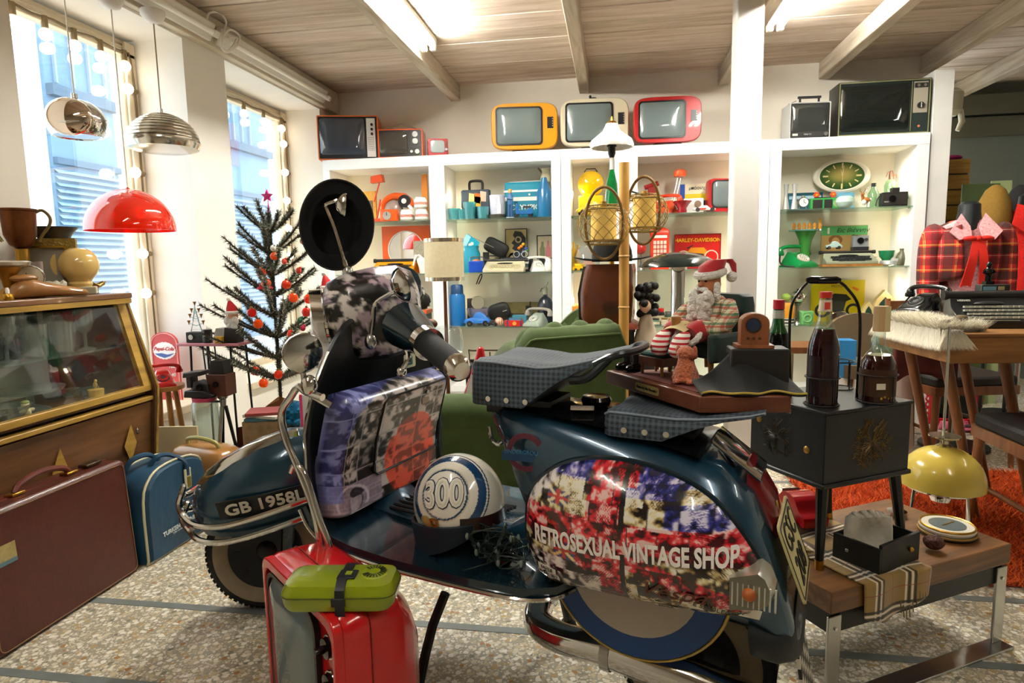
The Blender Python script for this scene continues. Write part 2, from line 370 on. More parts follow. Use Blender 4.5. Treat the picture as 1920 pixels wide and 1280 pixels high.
def shelf_unit(name,label,x0,x1,bays,feet=.08):
 t=thing(name,label,'shelving',(x0,4.4,0),group='white display shelving along the back wall');L=x1-x0
 def P(nm,g,m=M_SHELF,**k):return obj(nm,g,m,t,**k)
 P('top_panel',bb(0,L,0,.34,1.68,1.752),bev=.002);P('plinth',bb(.02,L-.02,.02,.34,0,.08));P('bottom_panel',bb(0,L,0,.34,.08,.12))
 P('back_panel',bb(0,L,.325,.345,.1,1.7),M_INNER)
 edges=[0]
 for i,(a,b)in enumerate(bays):edges+=[a-x0,b-x0]
 edges.append(L)
 for i in range(0,len(edges),2):
  a,b=edges[i],edges[i+1];P('upright',bb(a+.0008,b-.0008,0,.34,.1,1.6805),bev=.002)
 for a,b in bays:
  for z in(1.31,.935,.553):P('glass_shelf',bb(a-x0+.001,b-x0-.001,.012,.32,z-.009,z),M_GREEN,ang=0)
  for z in(1.31,.935,.553):
   for xx in(a-x0+.005,b-x0-.005):P('shelf_pin',box(.01,.012,.006,xx,.05,z-.015),STEEL,ang=0)
 return t
SHELF_A=shelf_unit('display_shelf','white two-bay display shelf nearest the windows, orange goods and blue goods',-2.053,-.347,[(-2.0,-1.27),(-1.156,-.412)])
SHELF_B=shelf_unit('display_shelf','white display shelf behind the pillar, with a yellow bay and a red bay',-.345,.999,[(-.279,.012),(.166,.927)])
SHELF_C=shelf_unit('display_shelf','white display shelf with the green goods and oval clock',1.001,1.941,[(1.073,1.869)])
M_SPOT=mat('#fff3d8',.5,em=14,emc='#fff0d0')
LEDS=[(-1.156,.1,z,SHELF_A,-2.053,1)for z in(1.47,1.14,.75)]+[(-2.0,.1,z,SHELF_A,-2.053,1)for z in(1.47,1.14)]+[(-.279,.09,z,SHELF_B,-.345,1)for z in(1.46,.73)]+[(.927,.1,z,SHELF_B,-.345,-1)for z in(1.5,1.15,.74)]+[(1.869,.12,z,SHELF_C,1.001,-1)for z in(1.505,1.19,.8)]
for x,y,z,par,ox,sg in LEDS:
 obj('spot_light',ell(.006,.016,.026,10,6,x-ox+sg*.004,y,z),M_SPOT,par)
 point('shelf_spot',(x+sg*.05,4.4+y+.03,z),.4,(1,.82,.56),.02)
def strip(name,label,loc,rz,lit,n=1):
 t=thing(name,label,'strip light',loc,rz)
 obj('housing',box(.09,1.26,.035,0,0,-.035),mat('#e9e5da',.5),t,bev=.008)
 for i in range(n):
  x=(i-(n-1)/2)*.055
  obj('tube',cyl(.013,1.18,n=12).r('x',90).t(x,.59,-.056),mat('#fffdf5',.4,em=lit)if lit else mat('#fbf7ec',.3),t)
  for s in(-1,1):obj('end_cap',box(.034,.035,.045,x,s*.605,-.078),mat('#f5f2ea',.5),t,bev=.006)
 return t
for(x,y,n_,e_),lb in zip(TUBES,('lit twin strip light on the ceiling beside the beam nearest the windows','lit twin strip light on the ceiling beside the white pillar top','added strip light out of view, filling the foreground near the suitcase','added strip light out of view, filling the foreground near the low bench','added strip light out of view, filling the space near the writing desk')):strip('strip_light',lb,(x,y,ZC-.003),0,e_,n_)
for i,(yc,lb)in enumerate(((3.83,'unlit strip light high on the wall over the further window'),(2.52,'unlit strip light high on the wall over the nearer window'))):
 t=strip('wall_strip_light',lb,(XW+.046,yc,2.21),0,False);t.rotation_euler=(0,math.radians(-75),0)
 t.rotation_euler=(0,math.radians(-90+25),0)
pts=[atx(386,45,-2.03),atx(392,25,-2.02),atx(412,24,-2.0),atx(424,42,-2.0),atx(417,66,-2.0),atx(414,85,-2.0),atx(425,98,-1.99),atx(445,85,-1.98),atx(448,66,-1.98),atx(432,56,-1.98),atx(418,68,-1.97),atx(416,90,-1.97),atx(430,94,-1.97),atx(444,72,-1.97),atx(428,70,-1.97)]
solo('cable_loop','white looped cable hanging from the wall plate between the strip lights','cable',tube(smooth_path(pts,5),.006,6),mat('#efe9de',.5))
M_BULB=mat('#fff8e8',.4,em=6,emc='#fff1d6');M_CORD=mat('#6b5a3e',.6);M_SOCK=mat('#7d6a48',.6)
for k,(a,b)in enumerate((W1,W2)):
 t=thing('string_lights',['globe string lights around the nearer window','globe string lights around the further window'][k],'string lights',(-2.36,b,0))
 top=[(0,a-b+.03,HEAD-.06)]+[(0.005*(i%2),a-b+.03+(b-a-.08)*i/8,HEAD-.065-.012*(i%2))for i in range(1,8)]+[(0,-.05,HEAD-.07)]
 pts=smooth_path(top,3)+smooth_path([(.0,-.04,HEAD-.1),(.004,-.03,1.8),(0,-.035,1.2),(.0,-.03,.6)],4)
 obj('cord',tube(pts,.005,6),M_CORD,t)
 n1=6 if k==0 else 5
 for i in range(n1):
  y=a-b+.12+(b-a-.2)*i/(n1-1)
  s=obj('socket',cyl(.013,.05,0,y,HEAD-.115,8),M_SOCK,t);obj('bulb',ell(.026,n=12,m=8,x=0,y=y,z=HEAD-.14),M_BULB,s)
 for i in range(6):
  z=1.88-.2*i;s=obj('socket',cyl(.013,.04,n=8).r('x',90).t(0.01,-.03,z),M_SOCK,t);obj('bulb',ell(.026,n=12,m=8,x=.012,y=-.09,z=z),M_BULB,s)
#  the motor scooter
SO=np.array([-.985,1.70,0.0]);SA=-18.21
_dx=np.array([math.cos(math.radians(SA)),math.sin(math.radians(SA)),0]);_dy=np.array([-_dx[1],_dx[0],0])
def sl(px,py,b):
 d=ray(px,py);o=np.array([0,0,CAM_Z]);t=((SO+_dy*b-o)@_dy)/(d@_dy);p=o+d*t-SO
 return(float(p@_dx),b,float(p[2]))
def s2w(a,b,c):return SO+_dx*a+_dy*b+np.array([0,0,c])
_vt=np.random.RandomState(3).rand(64,64)
def vn(x,y,o=3):
 s,a,tot=0,1,0
 for k in range(o):
  i,j=math.floor(x),math.floor(y);u,v=x-i,y-j;u=u*u*(3-2*u);v=v*v*(3-2*v)
  q=lambda m,n:_vt[(i+m+17*k)%64,(j+n+31*k)%64]
  s+=a*((q(0,0)*(1-u)+q(1,0)*u)*(1-v)+(q(0,1)*(1-u)+q(1,1)*u)*v);tot+=a;a*=.5;x*=2.1;y*=2.1
 return s/tot
def hx(h):h=h.lstrip('#');return np.array([int(h[i:i+2],16)/255 for i in(0,2,4)])
def mixc(a,b,t):return a*(1-t)+b*t
TEAL=mat('#1d3f53',.2,.3,coat=.6);TEALD=mat('#0e2530',.2,.3,coat=.5)
SCT=thing('motor_scooter','dark teal motor scooter with red and white photo collage side cowl, parked across the floor','scooter',SO,SA)
def sp(name,g,m,parent=None,**k):return obj(name,g,m,parent or SCT,**k)
AL=math.radians(47);KX=Vector((math.sin(math.radians(27)),0,math.cos(math.radians(27))));P0=Vector((.02,0,.17))
MS=Matrix.Translation(P0)@Matrix.Rotation(AL,4,KX)@Matrix.Translation(-P0)
def st(g):return g.mx(MS)
def us(p):return tuple(MS.inverted()@Vector(p))
def tyre(r,w,rr):
 pr=[(rr,-w*.42),(rr+.01,-w*.5),(r-.03,-w*.5),(r-.012,-w*.42),(r,-w*.22),(r,w*.22),(r-.012,w*.42),(r-.03,w*.5),(rr+.01,w*.5),(rr,w*.42)]
 return lathe(pr,48,False).r('x',90)
M_TYRE=mat('#15181b',.75,bump=.3,bs=80);M_WALL2=mat('#8d8069',.8,noise=.15,ns=20)
M_RIM=mat('#23262a',.4,.5);M_RIMD=mat('#101214',.5,.3)
def wheel(par,tf,nm):
 w=sp(nm,tf(tyre(.172,.085,.10)),M_TYRE,par)
 tr=cat([box(.011,.014,.003,0,s*.02,.1695).r('y',360*i/64+(3 if s>0 else 0))for i in range(64)for s in(-1,1)])
 sp('tread',tf(tr),M_TYRE,w,kind='stuff')
 for s in(-1,1):
  ww=lathe([(.105,0),(.112,.004),(.142,.004),(.148,0)],48,False).r('x',90)
  sp('whitewall',tf((ww if s<0 else ww.s(1,-1,1)).t(0,s*.0425,0)),M_WALL2,w)
 sp('rim',tf(lathe([(.001,-.02),(.03,-.022),(.033,-.01),(.06,-.012),(.066,-.03),(.096,-.035),(.104,-.042),(.104,.042),(.001,.03)],40).r('x',90).s(1,1,1)),M_RIM,w)
 sp('hub',tf(ell(.034,.03,.034,16,8,0,-.02,0)),M_RIMD,w)
 for i in range(8):sp('rim_slot',tf(box(.012,.006,.02,0,-.038,.072).r('y',i*45)),M_RIMD,w)
 for i in range(5):sp('wheel_nut',tf(cyl(.006,.008,n=6).r('x',90).t(0,-.022,.05).r('y',i*72)),STEEL,w)
 return w
WP=sl(503,1130,-.04)
wheel(SCT,lambda g:g.r('x',-6).r('z',36).t(WP[0]+.02,WP[1],.172),'front_wheel')
wheel(SCT,lambda g:g.t(1.216,0,.172),'rear_wheel')
def arc_sec(a,cb,ct,w,n=14,e=.75):
 return[(a,-w*math.copysign(abs(math.cos(t))**e,math.cos(t)),cb+(ct-cb)*math.sin(t)**e if math.sin(t)>0 else cb)for t in[PI*i/n for i in range(n+1)]]
FS=[(-.185,.37,.385,.012),(-.178,.345,.42,.04),(-.155,.335,.45,.07),(-.115,.332,.482,.092),(-.05,.33,.515,.106),(.02,.33,.54,.112),(.10,.335,.552,.11),(.19,.34,.54,.10),(.25,.36,.50,.085)]
fend=sp('mudguard',st(solid(loft([arc_sec(*q)for q in FS],False,False,False),.003)),TEAL)
cr=[(-.16,.44,.012),(-.13,.47,.026),(-.08,.50,.03),(-.01,.53,.028),(.07,.548,.02),(.13,.553,.008)]
sp('mudguard_crest',st(loft([[(a,-w,c-.004),(a,-w*.6,c+.012),(a,0,c+.017),(a,w*.6,c+.012),(a,w,c-.004)]for a,c,w in cr])),CHROME,fend)
for nm,c0,off,up_ in(('bumper_bar',.388,.022,.06),('bumper_bar',.338,.032,.055)):
 L=[(.14,-.108-off*.5,c0+.03),(0,-.112-off*.6,c0+.012),(-.10,-.104-off*.6,c0),(-.17,-.075-off*.6,c0),(-.205,-.045,c0+.008),(-.20-off*.6,-.022,c0+up_*.5),(-.185-off*.6,-.012,c0+up_)]
 L=L+[(a,-b,c)for a,b,c in L[::-1]]
 sp(nm,st(tube(smooth_path(L,4),.0085,8)),CHROME,fend)
pl=grid(12,4,lambda u,v:(-.10+.25*u,-.1135+.012*abs(u-.5),.40+.06*v))
sp('name_panel',st(solid(pl,.003)),mat('#15191b',.4),fend)
sp('lettering',st(text('GB 1958L',.05,.001,bold=.0012).s(1.0,1,1).r('x',90).t(.02,-.1165,.432)),mat('#d8d4c4',.5),fend)
sp('round_badge',st(cyl(.028,.004,n=20).r('y',-90).r('z',35).t(-.195,-.05,.375)),mat('#d9d4cc',.4),fend)
sp('badge_mark',st(cyl(.012,.0045,n=12).r('y',-90).r('z',35).t(-.1965,-.062,.385)),mat('#2c56a0',.4),fend)
sp('badge_mark',st(cyl(.009,.0045,n=12).r('y',-90).r('z',35).t(-.1995,-.05,.365)),mat('#c63a34',.4),fend)
sp('fork_link',st(tube([(.06,-.06,.45),(.05,-.075,.30),(.02,-.06,.172)],.018,8)),TEALD)
sp('steering_column',tube([tuple(P0+KX*.3),tuple(P0+KX*.82)],.042,14),TEALD)
HC=P0+KX*.80;hx0,hz0=HC.x,HC.z
def hs(a,b,c):return(hx0+a,b,hz0+c)
secs=[(-.115,.062,-.065,.062),(-.10,.078,-.09,.085),(-.05,.09,-.12,.102),(.02,.092,-.13,.108),(.08,.085,-.12,.104),(.115,.065,-.09,.085),(.125,.03,-.04,.05)]
def hring(a,w,c0,c1,n=20):
 o=[]
 for i in range(n):
  t=2*PI*i/n;ct,s_=math.cos(t),math.sin(t);e=.7
  o.append(hs(a,w*math.copysign(abs(ct)**e,ct),(c0+c1)/2+(c1-c0)/2*math.copysign(abs(s_)**e,s_)))
 return o
def coll_bw(u,v,tint=(1,.96,.93)):
 n=vn(u*6,v*6,4);m=vn(u*15+5,v*15,2);q=.5+(n-.5)*6.5+(m-.5)*1.6
 q=max(.06,min(.86,q));c=np.array([q*tint[0],q*tint[1],q*tint[2]])
 if vn(u*4+9,v*4)>.55:c=mixc(c,np.array([q*.75,q*.6,q*.72]),.6)
 return c
hg=loft([hring(*q)for q in secs]);hg2=[]
for q0,q1 in zip(secs[:-1],secs[1:]):
 for k in range(14):t=k/14;hg2.append(hring(*[p*(1-t)+r*t for p,r in zip(q0,q1)],120))
hg2.append(hring(*secs[-1],120));hg=loft(hg2)
hg.c=np.array([coll_bw(p[0]*7+p[1]*3,p[2]*7+p[1]*4)if p[2]-hz0>-.095 else hx('#1a2a31')for p in hg.v])
hd=sp('headset',st(hg),pmat(.3,.4))
sp('headlamp',st(lathe([(.001,-.04),(.03,-.036),(.055,-.022),(.064,0),(.062,.02)],28).r('y',90).t(hx0-.118,0,hz0-.005)),mat('#e4e2da',.15,coat=.5),hd)
sp('headlamp_rim',st(tor(.066,.007,32).r('y',90).t(hx0-.116,0,hz0-.005)),CHROME,hd)
sp('headlamp_peak',st(solid(grid(10,3,lambda u,v:hs(-.118-.028*v,-.07*math.cos(PI*u)*(1-.1*v),.02+.055*math.sin(PI*u)+.004*v)),.003)),CHROME,hd)
sp('speedometer',st(cyl(.034,.022,hx0+.02,0,hz0+.072,24)),CHROME,hd)
G0,G1=us(sl(797,640,-.16)),us(sl(862,692,-.25))
def B_(s,k):p=[q0+(q1-q0)*(k-1)for q0,q1 in zip(G0,G1)];return(p[0],p[1]*-s,p[2])
_Bn=B_
def B_(s,k):
 p=_Bn(s,k);return p if s<0 else(p[0]+.03,p[1]*.72,p[2]-.10*k)
for s in(-1,1):
 nm='handlebar'
 hb=sp(nm,st(tube([B_(s,.30),B_(s,.62),B_(s,1)],[.056,.047,.035],16)),TEALD,hd)
 sp('grip_collar',st(tube([B_(s,.98),B_(s,1.13)],.037,18)),CHROME,hd)
 gr=sp('rubber_grip',st(tube([B_(s,1.1),B_(s,1.92)],[.028,.0265],18)),RUBBER,hd)
 sp('grip_cap',st(tube([B_(s,1.9),B_(s,2.0),B_(s,2.06)],[.028,.027,.018],16)),CHROME,gr)
 lv=[hs(-.02,s*.13,-.04),hs(-.045,s*.16,-.06),hs(-.055,s*.2,-.075),hs(-.035,s*.25,-.09),hs(-.025,s*.29,-.10)]
 if s>0:sp('brake_lever',st(tube(smooth_path(lv,5),[.008]*21,8)),CHROME,hd)
lv=[sl(742,632,-.12),sl(762,655,-.14),sl(766,672,-.15),sl(756,690,-.155),sl(753,697,-.155)]
le=sp('clutch_lever',tube(smooth_path(lv,5),.0065,8),CHROME,hd);sp('lever_ball',ell(.0125,x=lv[-1][0],y=lv[-1][1],z=lv[-1][2]),CHROME,le)
def mirror(base,path,centre,nrm,rx,rz,r=.0055):
 m=sp('mirror_arm',tube(smooth_path(path,4),r,8),CHROME,hd)
 sp('mirror_clamp',ell(.016,.014,.02,10,8,*path[0]),STEEL,m)
 N=Vector(nrm).normalized();Q=Vector((0,0,1)).cross(N).normalized();Z=N.cross(Q)
 mm=Matrix((Q,Z,N)).transposed().to_4x4();mm.translation=Vector(centre)
 sp('mirror_shell',lathe([(.001,-.022),(.5,-.018),(.9,-.006),(1,.003)],28).s(rx,rz,1).mx(mm),CHROME,m)
 sp('mirror_glass',cyl(.94,.004,n=28).s(rx,rz,1).mx(mm@Matrix.Translation((0,0,.001))),mat('#20252b',.04,.9),m)
 return m
mirror(0,[sl(695,640,-.10),sl(700,600,-.10),sl(704,570,-.10),sl(727,553,-.10),sl(744,545,-.10)],sl(752,535,-.10),(.55,.75,.25),.05,.042)
mirror(0,[sl(652,512,-.03),sl(640,470,-.03),sl(626,425,-.02),sl(612,391,-.01),sl(612,383,-.01),sl(628,377,.0),sl(640,372,.01)],sl(645,385,.01),(.65,.72,-.1),.02,.033)
LSO=[(.07,.875),(.125,.855),(.18,.80),(.235,.72),(.265,.62),(.268,.52),(.262,.45),(.258,.40)]
def ls_a(b,c):return.335+.30*max(0,c-.62)**1.15+.30*max(0,.5-c)**1.3+.062*(abs(b)/.27)**2.5
rows=[]
for i in range(len(LSO)*3):
 t=i/3;k=min(int(t),len(LSO)-2);f=min(1,t-k);w=LSO[k][0]*(1-f)+LSO[k+1][0]*f;c=LSO[k][1]*(1-f)+LSO[k+1][1]*f
 rows.append([(ls_a(-w+2*w*j/16,c),-w+2*w*j/16,c+.03*(1-abs(-1+2*j/16)**2)*(1 if i<4 else 0))for j in range(17)])
lsg=loft(rows,False,False,False)
leg=sp('legshield',solid(lsg,.004),mat('#0b1519',.45,coat=.1))
edge=[r[0]for r in rows[::-1]]+rows[0][1:-1]+[r[-1]for r in rows]
sp('legshield_edge',tube(edge[::2]+[edge[-1]],.0085,8),mat('#101416',.4),leg)
for s in(-1,1):sp('edge_trim',tube([(p[0]+.004,p[1]+s*.009,p[2])for p in[r[0 if s<0 else-1]for r in rows[6:20]]],.004,6),CHROME,leg)
def gcol(u,v):
 bx,by=math.floor(u*7.0),math.floor(v*4.6+.35);fu,fv=u*7-bx,v*4.6+.35-by
 n=vn(u*26+bx*5,v*22+by*7,3);m=vn(u*11+bx*3,v*9+by,2);q=max(.07,min(.80,.42+(n-.5)*2.8+(m-.5)*1.8));c=np.array([q,q*.95,q*.93])
 if v<.27 and u<.46:
  c=mixc(hx('#b3a3b0'),hx('#6f6272'),vn(u*14,v*14,3))
  if(v*30)%1<.14 or((u*18+.5*(int(v*30)%2))%1<.08):c=c*1.2
  d=math.hypot((u-.27)/.055,(v-.13)/.08)
  if d<1:c=mixc(hx('#d8c8d0'),hx('#7a6c76'),vn(u*40,v*40))
  if math.hypot((u-.28)/.065,(v-.20)/.035)<1:c=hx('#2b2530')
  if.85<d<1.0 and u>.27:c=hx('#4a4048')
  if abs(math.hypot((u-.22)/.14,(v-.13)/.13)-1)<.07:c=hx('#cfc3ce')
  if v<.05+.05*vn(u*9,2):c=mixc(hx('#d6c8d0'),hx('#5a4f59'),vn(u*16,v*30))
 else:
  k=vn(bx*3.3+.5,by*5.1+.5,1);c=c*(.65+.6*k)
  if fu<.035 or fv<.04:c=hx('#b3adac')
 if math.hypot((u-.70)/.21,(v-.32)/.34)<1 and not(v>.52 and u<.56):
  L=c.mean();c=mixc(hx('#6e120e'),hx('#e55a40'),min(1,L*1.7))
 elif(math.hypot((u-.60)/.52,(v-.34)/.66)>1.0 and v>.27)or(u<.13 and v>.14):
  L=c.mean();c=mixc(hx('#20225a'),hx('#9097d2'),min(1,L*1.4))
 return np.clip(c,0,1)
def gb(u,v):
 u=.1*u/.25 if u<.25 else.1+.9*(u-.25)/.75;b=-.232+.435*u;c=.395+.325*v;e=.045
 du=max(0,(e-u*.455)/e,(e-(1-u)*.455)/e);dv=max(0,(e*1.3-(1-v)*.325)/(e*1.3),(.02-v*.325)/.02)
 q=min(1,math.hypot(du,dv));a=.378+.075*(1-q*q)**.5+.10*max(0,v-.35)**1.2
 return(a,b,c-.012*q*(v>.5))
gl=sp('glove_box',grid(170,130,gb,gcol),pmat(.35,.3))
pp=[gb(*p)for p in[(.40,.30),(.40,.55),(.41,.84),(.44,.88),(.68,.89),(.93,.90),(.955,.86),(.955,.55),(.95,.32),(.92,.27),(.68,.265),(.43,.26)]]
sp('door_seam',tube([(a+.002,b,c)for a,b,c in pp],.003,6,True),BLACK,gl)
a,b,c=gb(.76,.72);sp('lock',box(.006,.03,.05,a+.002,b,c),mat('#b3b0a6',.3,.8),gl);sp('lock_barrel',cyl(.007,.01,n=12).r('y',90).t(a+.004,b,c+.03),CHROME,gl)
sp('sticker',st(box(.002,.04,.055).r('y',0).t(.30,0,0))if 0 else rbox(.036,.05,.002,.006).r('y',90).r('z',0).t(.452,.06,.745),mat('#b7b698',.5),leg)
sp('sticker_print',rbox(.022,.02,.0024,.003).r('y',90).t(.453,.06,.745),mat('#1f4f48',.5),leg)
def fl_path(b,off=0):return[(ls_a(b,.50)+.008,b,.50),(.365,b,.42),(.40,b,.378+off),(.46,b,.352+off),(.55,b,.343+off),(.75,b,.338+off),(.955,b,.338+off)]
fr=[[(.345+.0*abs(q),-.25+.5*q,.43)for q in[j/12 for j in range(13)]]]
prof=[(.352,.43,.256),(.375,.39,.255),(.42,.36,.255),(.50,.345,.256),(.62,.338,.258),(.80,.335,.255),(.93,.335,.245),(.99,.335,.21),(1.02,.336,.15)]
flr=sp('floorboard',solid(loft([[(a,-w+2*w*j/12,c)for j in range(13)]for a,c,w in prof][::1],False,False,False),.022),TEALD)
for i,b in enumerate((-.165,-.2,-.238)):
 P=[(a+.0,b*(w/.256),c+.006)for a,c,w in prof[:-2 if i<2 else-1]]
 if i==2:P=[(a,-w-.002,c+.0)for a,c,w in prof]
 s_=sp('floor_strip',tube(smooth_path(P,4),.0045,6),CHROME,flr)
 if i<2:sp('rubber_strip',tube([(p[0],p[1]-.009,p[2]-.003)for p in smooth_path(P,3)],.0065,6),RUBBER,s_)
for b in(.165,.2,.238):sp('floor_strip',tube(smooth_path([(a,b*(w/.256),c+.006)for a,c,w in prof[:-2]],3),.0045,6),CHROME,flr)
def hump(a,w,h):return[(a,-w*math.cos(PI*i/10),.33+h*math.sin(PI*i/10)**.7)for i in range(11)]
tun=sp('tunnel',loft([hump(.36,.09,.16),hump(.42,.09,.10),hump(.5,.085,.055),hump(.65,.085,.05),hump(.80,.085,.06),hump(.88,.08,.12),hump(.92,.07,.2)],True,True),TEAL,flr)
for i in range(9):sp('rubber_rib',tube([(.47+.0*i,-.068+.017*i,.386+.006*math.sin(PI*i/8)),(.62,-.068+.017*i,.382+.008*math.sin(PI*i/8)),(.76,-.068+.017*i,.384+.008*math.sin(PI*i/8))],.005,6),RUBBER,tun)
sp('brake_pedal',cat([box(.03,.035,.012,.84,-.15,.352),box(.012,.012,.03,.84,-.15,.335)]),mat('#7a1d16',.5),flr)
BS=[(.748,.655,.03,.80,.58,.02),(.76,.672,.07,.835,.50,.05),(.80,.682,.098,.88,.40,.085),(.87,.682,.115,.93,.345,.115),(.98,.672,.13,1.0,.335,.15),(1.1,.658,.15,1.1,.335,.165),(1.2,.64,.165,1.2,.33,.175),(1.28,.612,.16,1.28,.31,.18),(1.34,.56,.15,1.35,.30,.17),(1.375,.475,.135,1.395,.285,.15),(1.405,.39,.115,1.42,.285,.125),(1.415,.345,.10,1.43,.29,.105)]
def bring(a1,c1,w1,a0,c0,w0,n=28):
 o=[]
 for i in range(n):
  t=2*PI*i/n;ct,s_=math.cos(t),math.sin(t);f=(math.copysign(abs(s_)**.62,s_)+1)/2;x=math.copysign(abs(ct)**.55,ct)
  o.append((a0+(a1-a0)*f,x*(w0+(w1-w0)*f),c0+(c1-c0)*f))
 return o
body=sp('rear_body',loft([bring(*q)for q in BS]),TEAL,ang=50)
sp('tail_skirt',loft([bring(a1+.004,c0+.05,w0+.008,a0+.004,c0-.035,w0-.005)for a1,c1,w1,a0,c0,w0 in BS[8:]]),mat('#0e1316',.5),body)
sp('seat_deck',loft([[(a,-w,c),(a,-w*.5,c+.012),(a,w*.5,c+.012),(a,w,c)]for a,c,w in((.80,.676,.07),(.95,.674,.1),(1.1,.662,.12),(1.25,.628,.12))]),GLOSSB,body)
p=[sl(918,800,-.075),sl(922,822,-.085),sl(934,832,-.09),sl(942,828,-.088)]
sp('luggage_hook',tube(smooth_path(p,4),.005,8),CHROME,body)
rd=sl(990,845,-.104);ob=cat([ring(circ(.043,28),circ(.031,28),.002)])
dm=lambda g:g.r('x',90).r('z',8).t(rd[0],rd[1]-.012,rd[2])
sp('roundel_ring',dm(ob),mat('#5a1f33',.4),body);sp('roundel_bar',dm(box(.108,.02,.0026).t(0,-.01,0)),mat('#173f66',.4),body)
sp('roundel_lettering',dm(text('UNDERGROUND',.0125,.0015).t(0,0,.003)),mat('#3d7ba8',.4),body)
sp('fuel_tap_sticker',rbox(.05,.03,.003,.004).r('z',20).t(.99,-.06,.688),mat('#b9aa9a',.5,noise=.4,ns=90),body)
sp('fuel_cap',lathe([(.03,0),(.034,.012),(.03,.02),(.001,.022)],20).t(1.0,0,.685),GLOSSB,body)
tl=[sl(1400,888,-.03),sl(1455,930,-.03)]
tr_=thing
sp('lamp_housing',loft([[(1.27+k*.02,y,.605-.03*k+z)for y,z in rrect(.11,.07,.02,3)]for k in range(4)]).s(1,1,1),CHROME,body)
tlm=loft([[(1.325+.012*k,y*s,.56-.016*k+z*s)for y,z in rrect(.12,.10,.03,4)]for k,s in((0,1),(2,.97),(4,.85),(5,.5))]);sp('tail_lamp',tlm,mat('#7d1014',.12,tr=.3,coat=.5),body)
sp('lamp_hood',loft([[(1.26+.03*k,y,.645-.022*k+z)for y,z in rrect(.118,.012,.005,2)]for k in range(4)]),CHROME,body)
pm=lambda g:g.r('z',90).r('y',0).mx(Matrix.Translation((1.408,0,.435))@Matrix.Rotation(math.radians(-20),4,'Y'))
npl=sp('number_plate',pm(rbox(.19,.15,.004,.012).r('x',90)),mat('#c9bd84',.5),body)
sp('plate_border',pm(ring(rrect(.18,.14,.01),rrect(.172,.132,.008),.002).r('x',90).t(0,-.003,0)),BLACK,npl)
sp('plate_lettering',pm(cat([text('GSC',.075,.001).t(0,.033,0),text('208',.075,.001).t(0,-.033,0)]).r('x',90).t(0,-.005,0)),BLACK,npl)
OUT=[(978,975),(982,940),(1000,908),(1040,880),(1085,869),(1140,869),(1200,880),(1260,902),(1310,930),(1350,965),(1390,1015),(1425,1070),(1448,1105),(1443,1130),(1420,1150),(1385,1163),(1330,1157),(1270,1146),(1190,1130),(1110,1112),(1040,1096),(1005,1075),(988,1040),(979,1005)]
CO=[sl(x,y,-.215)[::2]for x,y in OUT];CO=[(p[0],p[1])for p in smooth_path([(a,c,0)for a,c in CO]+[(CO[0][0],CO[0][1],0)],4)][:-1]
CC=np.mean(np.array(CO),axis=0);_ang=np.array([math.atan2(c-CC[1],a-CC[0])for a,c in CO]);_rad=np.array([math.hypot(a-CC[0],c-CC[1])for a,c in CO]);_o=np.argsort(_ang);_ang,_rad=_ang[_o],_rad[_o]
def cb(a,c,k=1):
 an=math.atan2(c-CC[1],a-CC[0]);rr=np.interp(an,_ang,_rad,period=2*PI);q=min(1,math.hypot(a-CC[0],c-CC[1])/rr)
 return-(.19+.075*(1-q**2.6)**.6)
def ccol(a,c):
 u=(a-.94)/.44;v=(c-.395)/.25;rw=math.floor(v*7+.5*vn(u*2,v));tu=u*(6+3*vn(rw*2.7,.3,1))+rw*.37;tb=math.floor(tu);fu,fv=tu-tb,(v*7)%1
 n=vn(u*30+tb*7,v*20+rw*3,3);n2=vn(tb*1.3+.5,rw*2.9+.5,1);L=.37+(n-.5)*3.1+(n2-.5)*.9
 if fu>.25 and fu<.8 and vn(tb*1.7,rw*2.3,1)>.5:L+=(.25 if((u*90)%1<.5)!=((v*40)%1<.4)else-.25)
 L=max(0,min(1,L))
 red=[hx('#3a0a12'),hx('#c01828'),hx('#e22f34'),hx('#f0c9c4')];cream=[hx('#241c1a'),hx('#a98a52'),hx('#e6d9a8'),hx('#f4efe0')];blu=[hx('#14163c'),hx('#2c3590'),hx('#7a6fb0'),hx('#e3dff0')];bw=[hx('#141014'),hx('#8c7a78'),hx('#e8e0dc'),hx('#f8f2ee')]
 def pick(p):x=L*3;i=min(2,int(x));return mixc(p[i],p[i+1],x-i)
 if.295<u<.44 and v>.5:p=red
 elif.44<=u<.462 and v>.50:return hx('#171216')
 elif v>.80:p=blu if(u<.3 or u>.5)else red
 elif u<.295 and v>.56:p=cream if u>.10+.6*(v-.7)else bw
 elif u>.46 and v>.56:p=blu if(u>.62 and v<.72)or(v>.74 and u<.66)else cream
 elif v>.34:p=red
 elif u<.26:p=bw if v<.2 else(cream if u<.16 else red)
 elif u<.45:p=red if v>.16 or u>.36 else bw
 elif u<.47:return hx('#171216')
 else:p=red if abs(v-(.26-.55*(u-.55)))<.07 else cream
 if.20<v<.33 and.14<u<.25:
  x,y=(u-.195)/.055,(v-.265)/.065
  if abs(x)<.16 or abs(y)<.16:return hx('#b5342c')
  if min(abs(x-y),abs(x+y))<.22:return hx('#e7c98a')
  return hx('#3b3a6e')
 if.60<v<.70 and.10<u<.21:
  x,y=(u-.155)/.055,(v-.65)/.05
  if abs(x)<.18 or abs(y)<.2:return hx('#c2372c')
  if min(abs(x-y),abs(x+y))<.25:return hx('#e9d9b4')
  return hx('#44406e')
 if fu<.04 and v<.85:return pick(p)*.35
 return pick(p)
NR,NA=90,420;v_,c_=[],[]
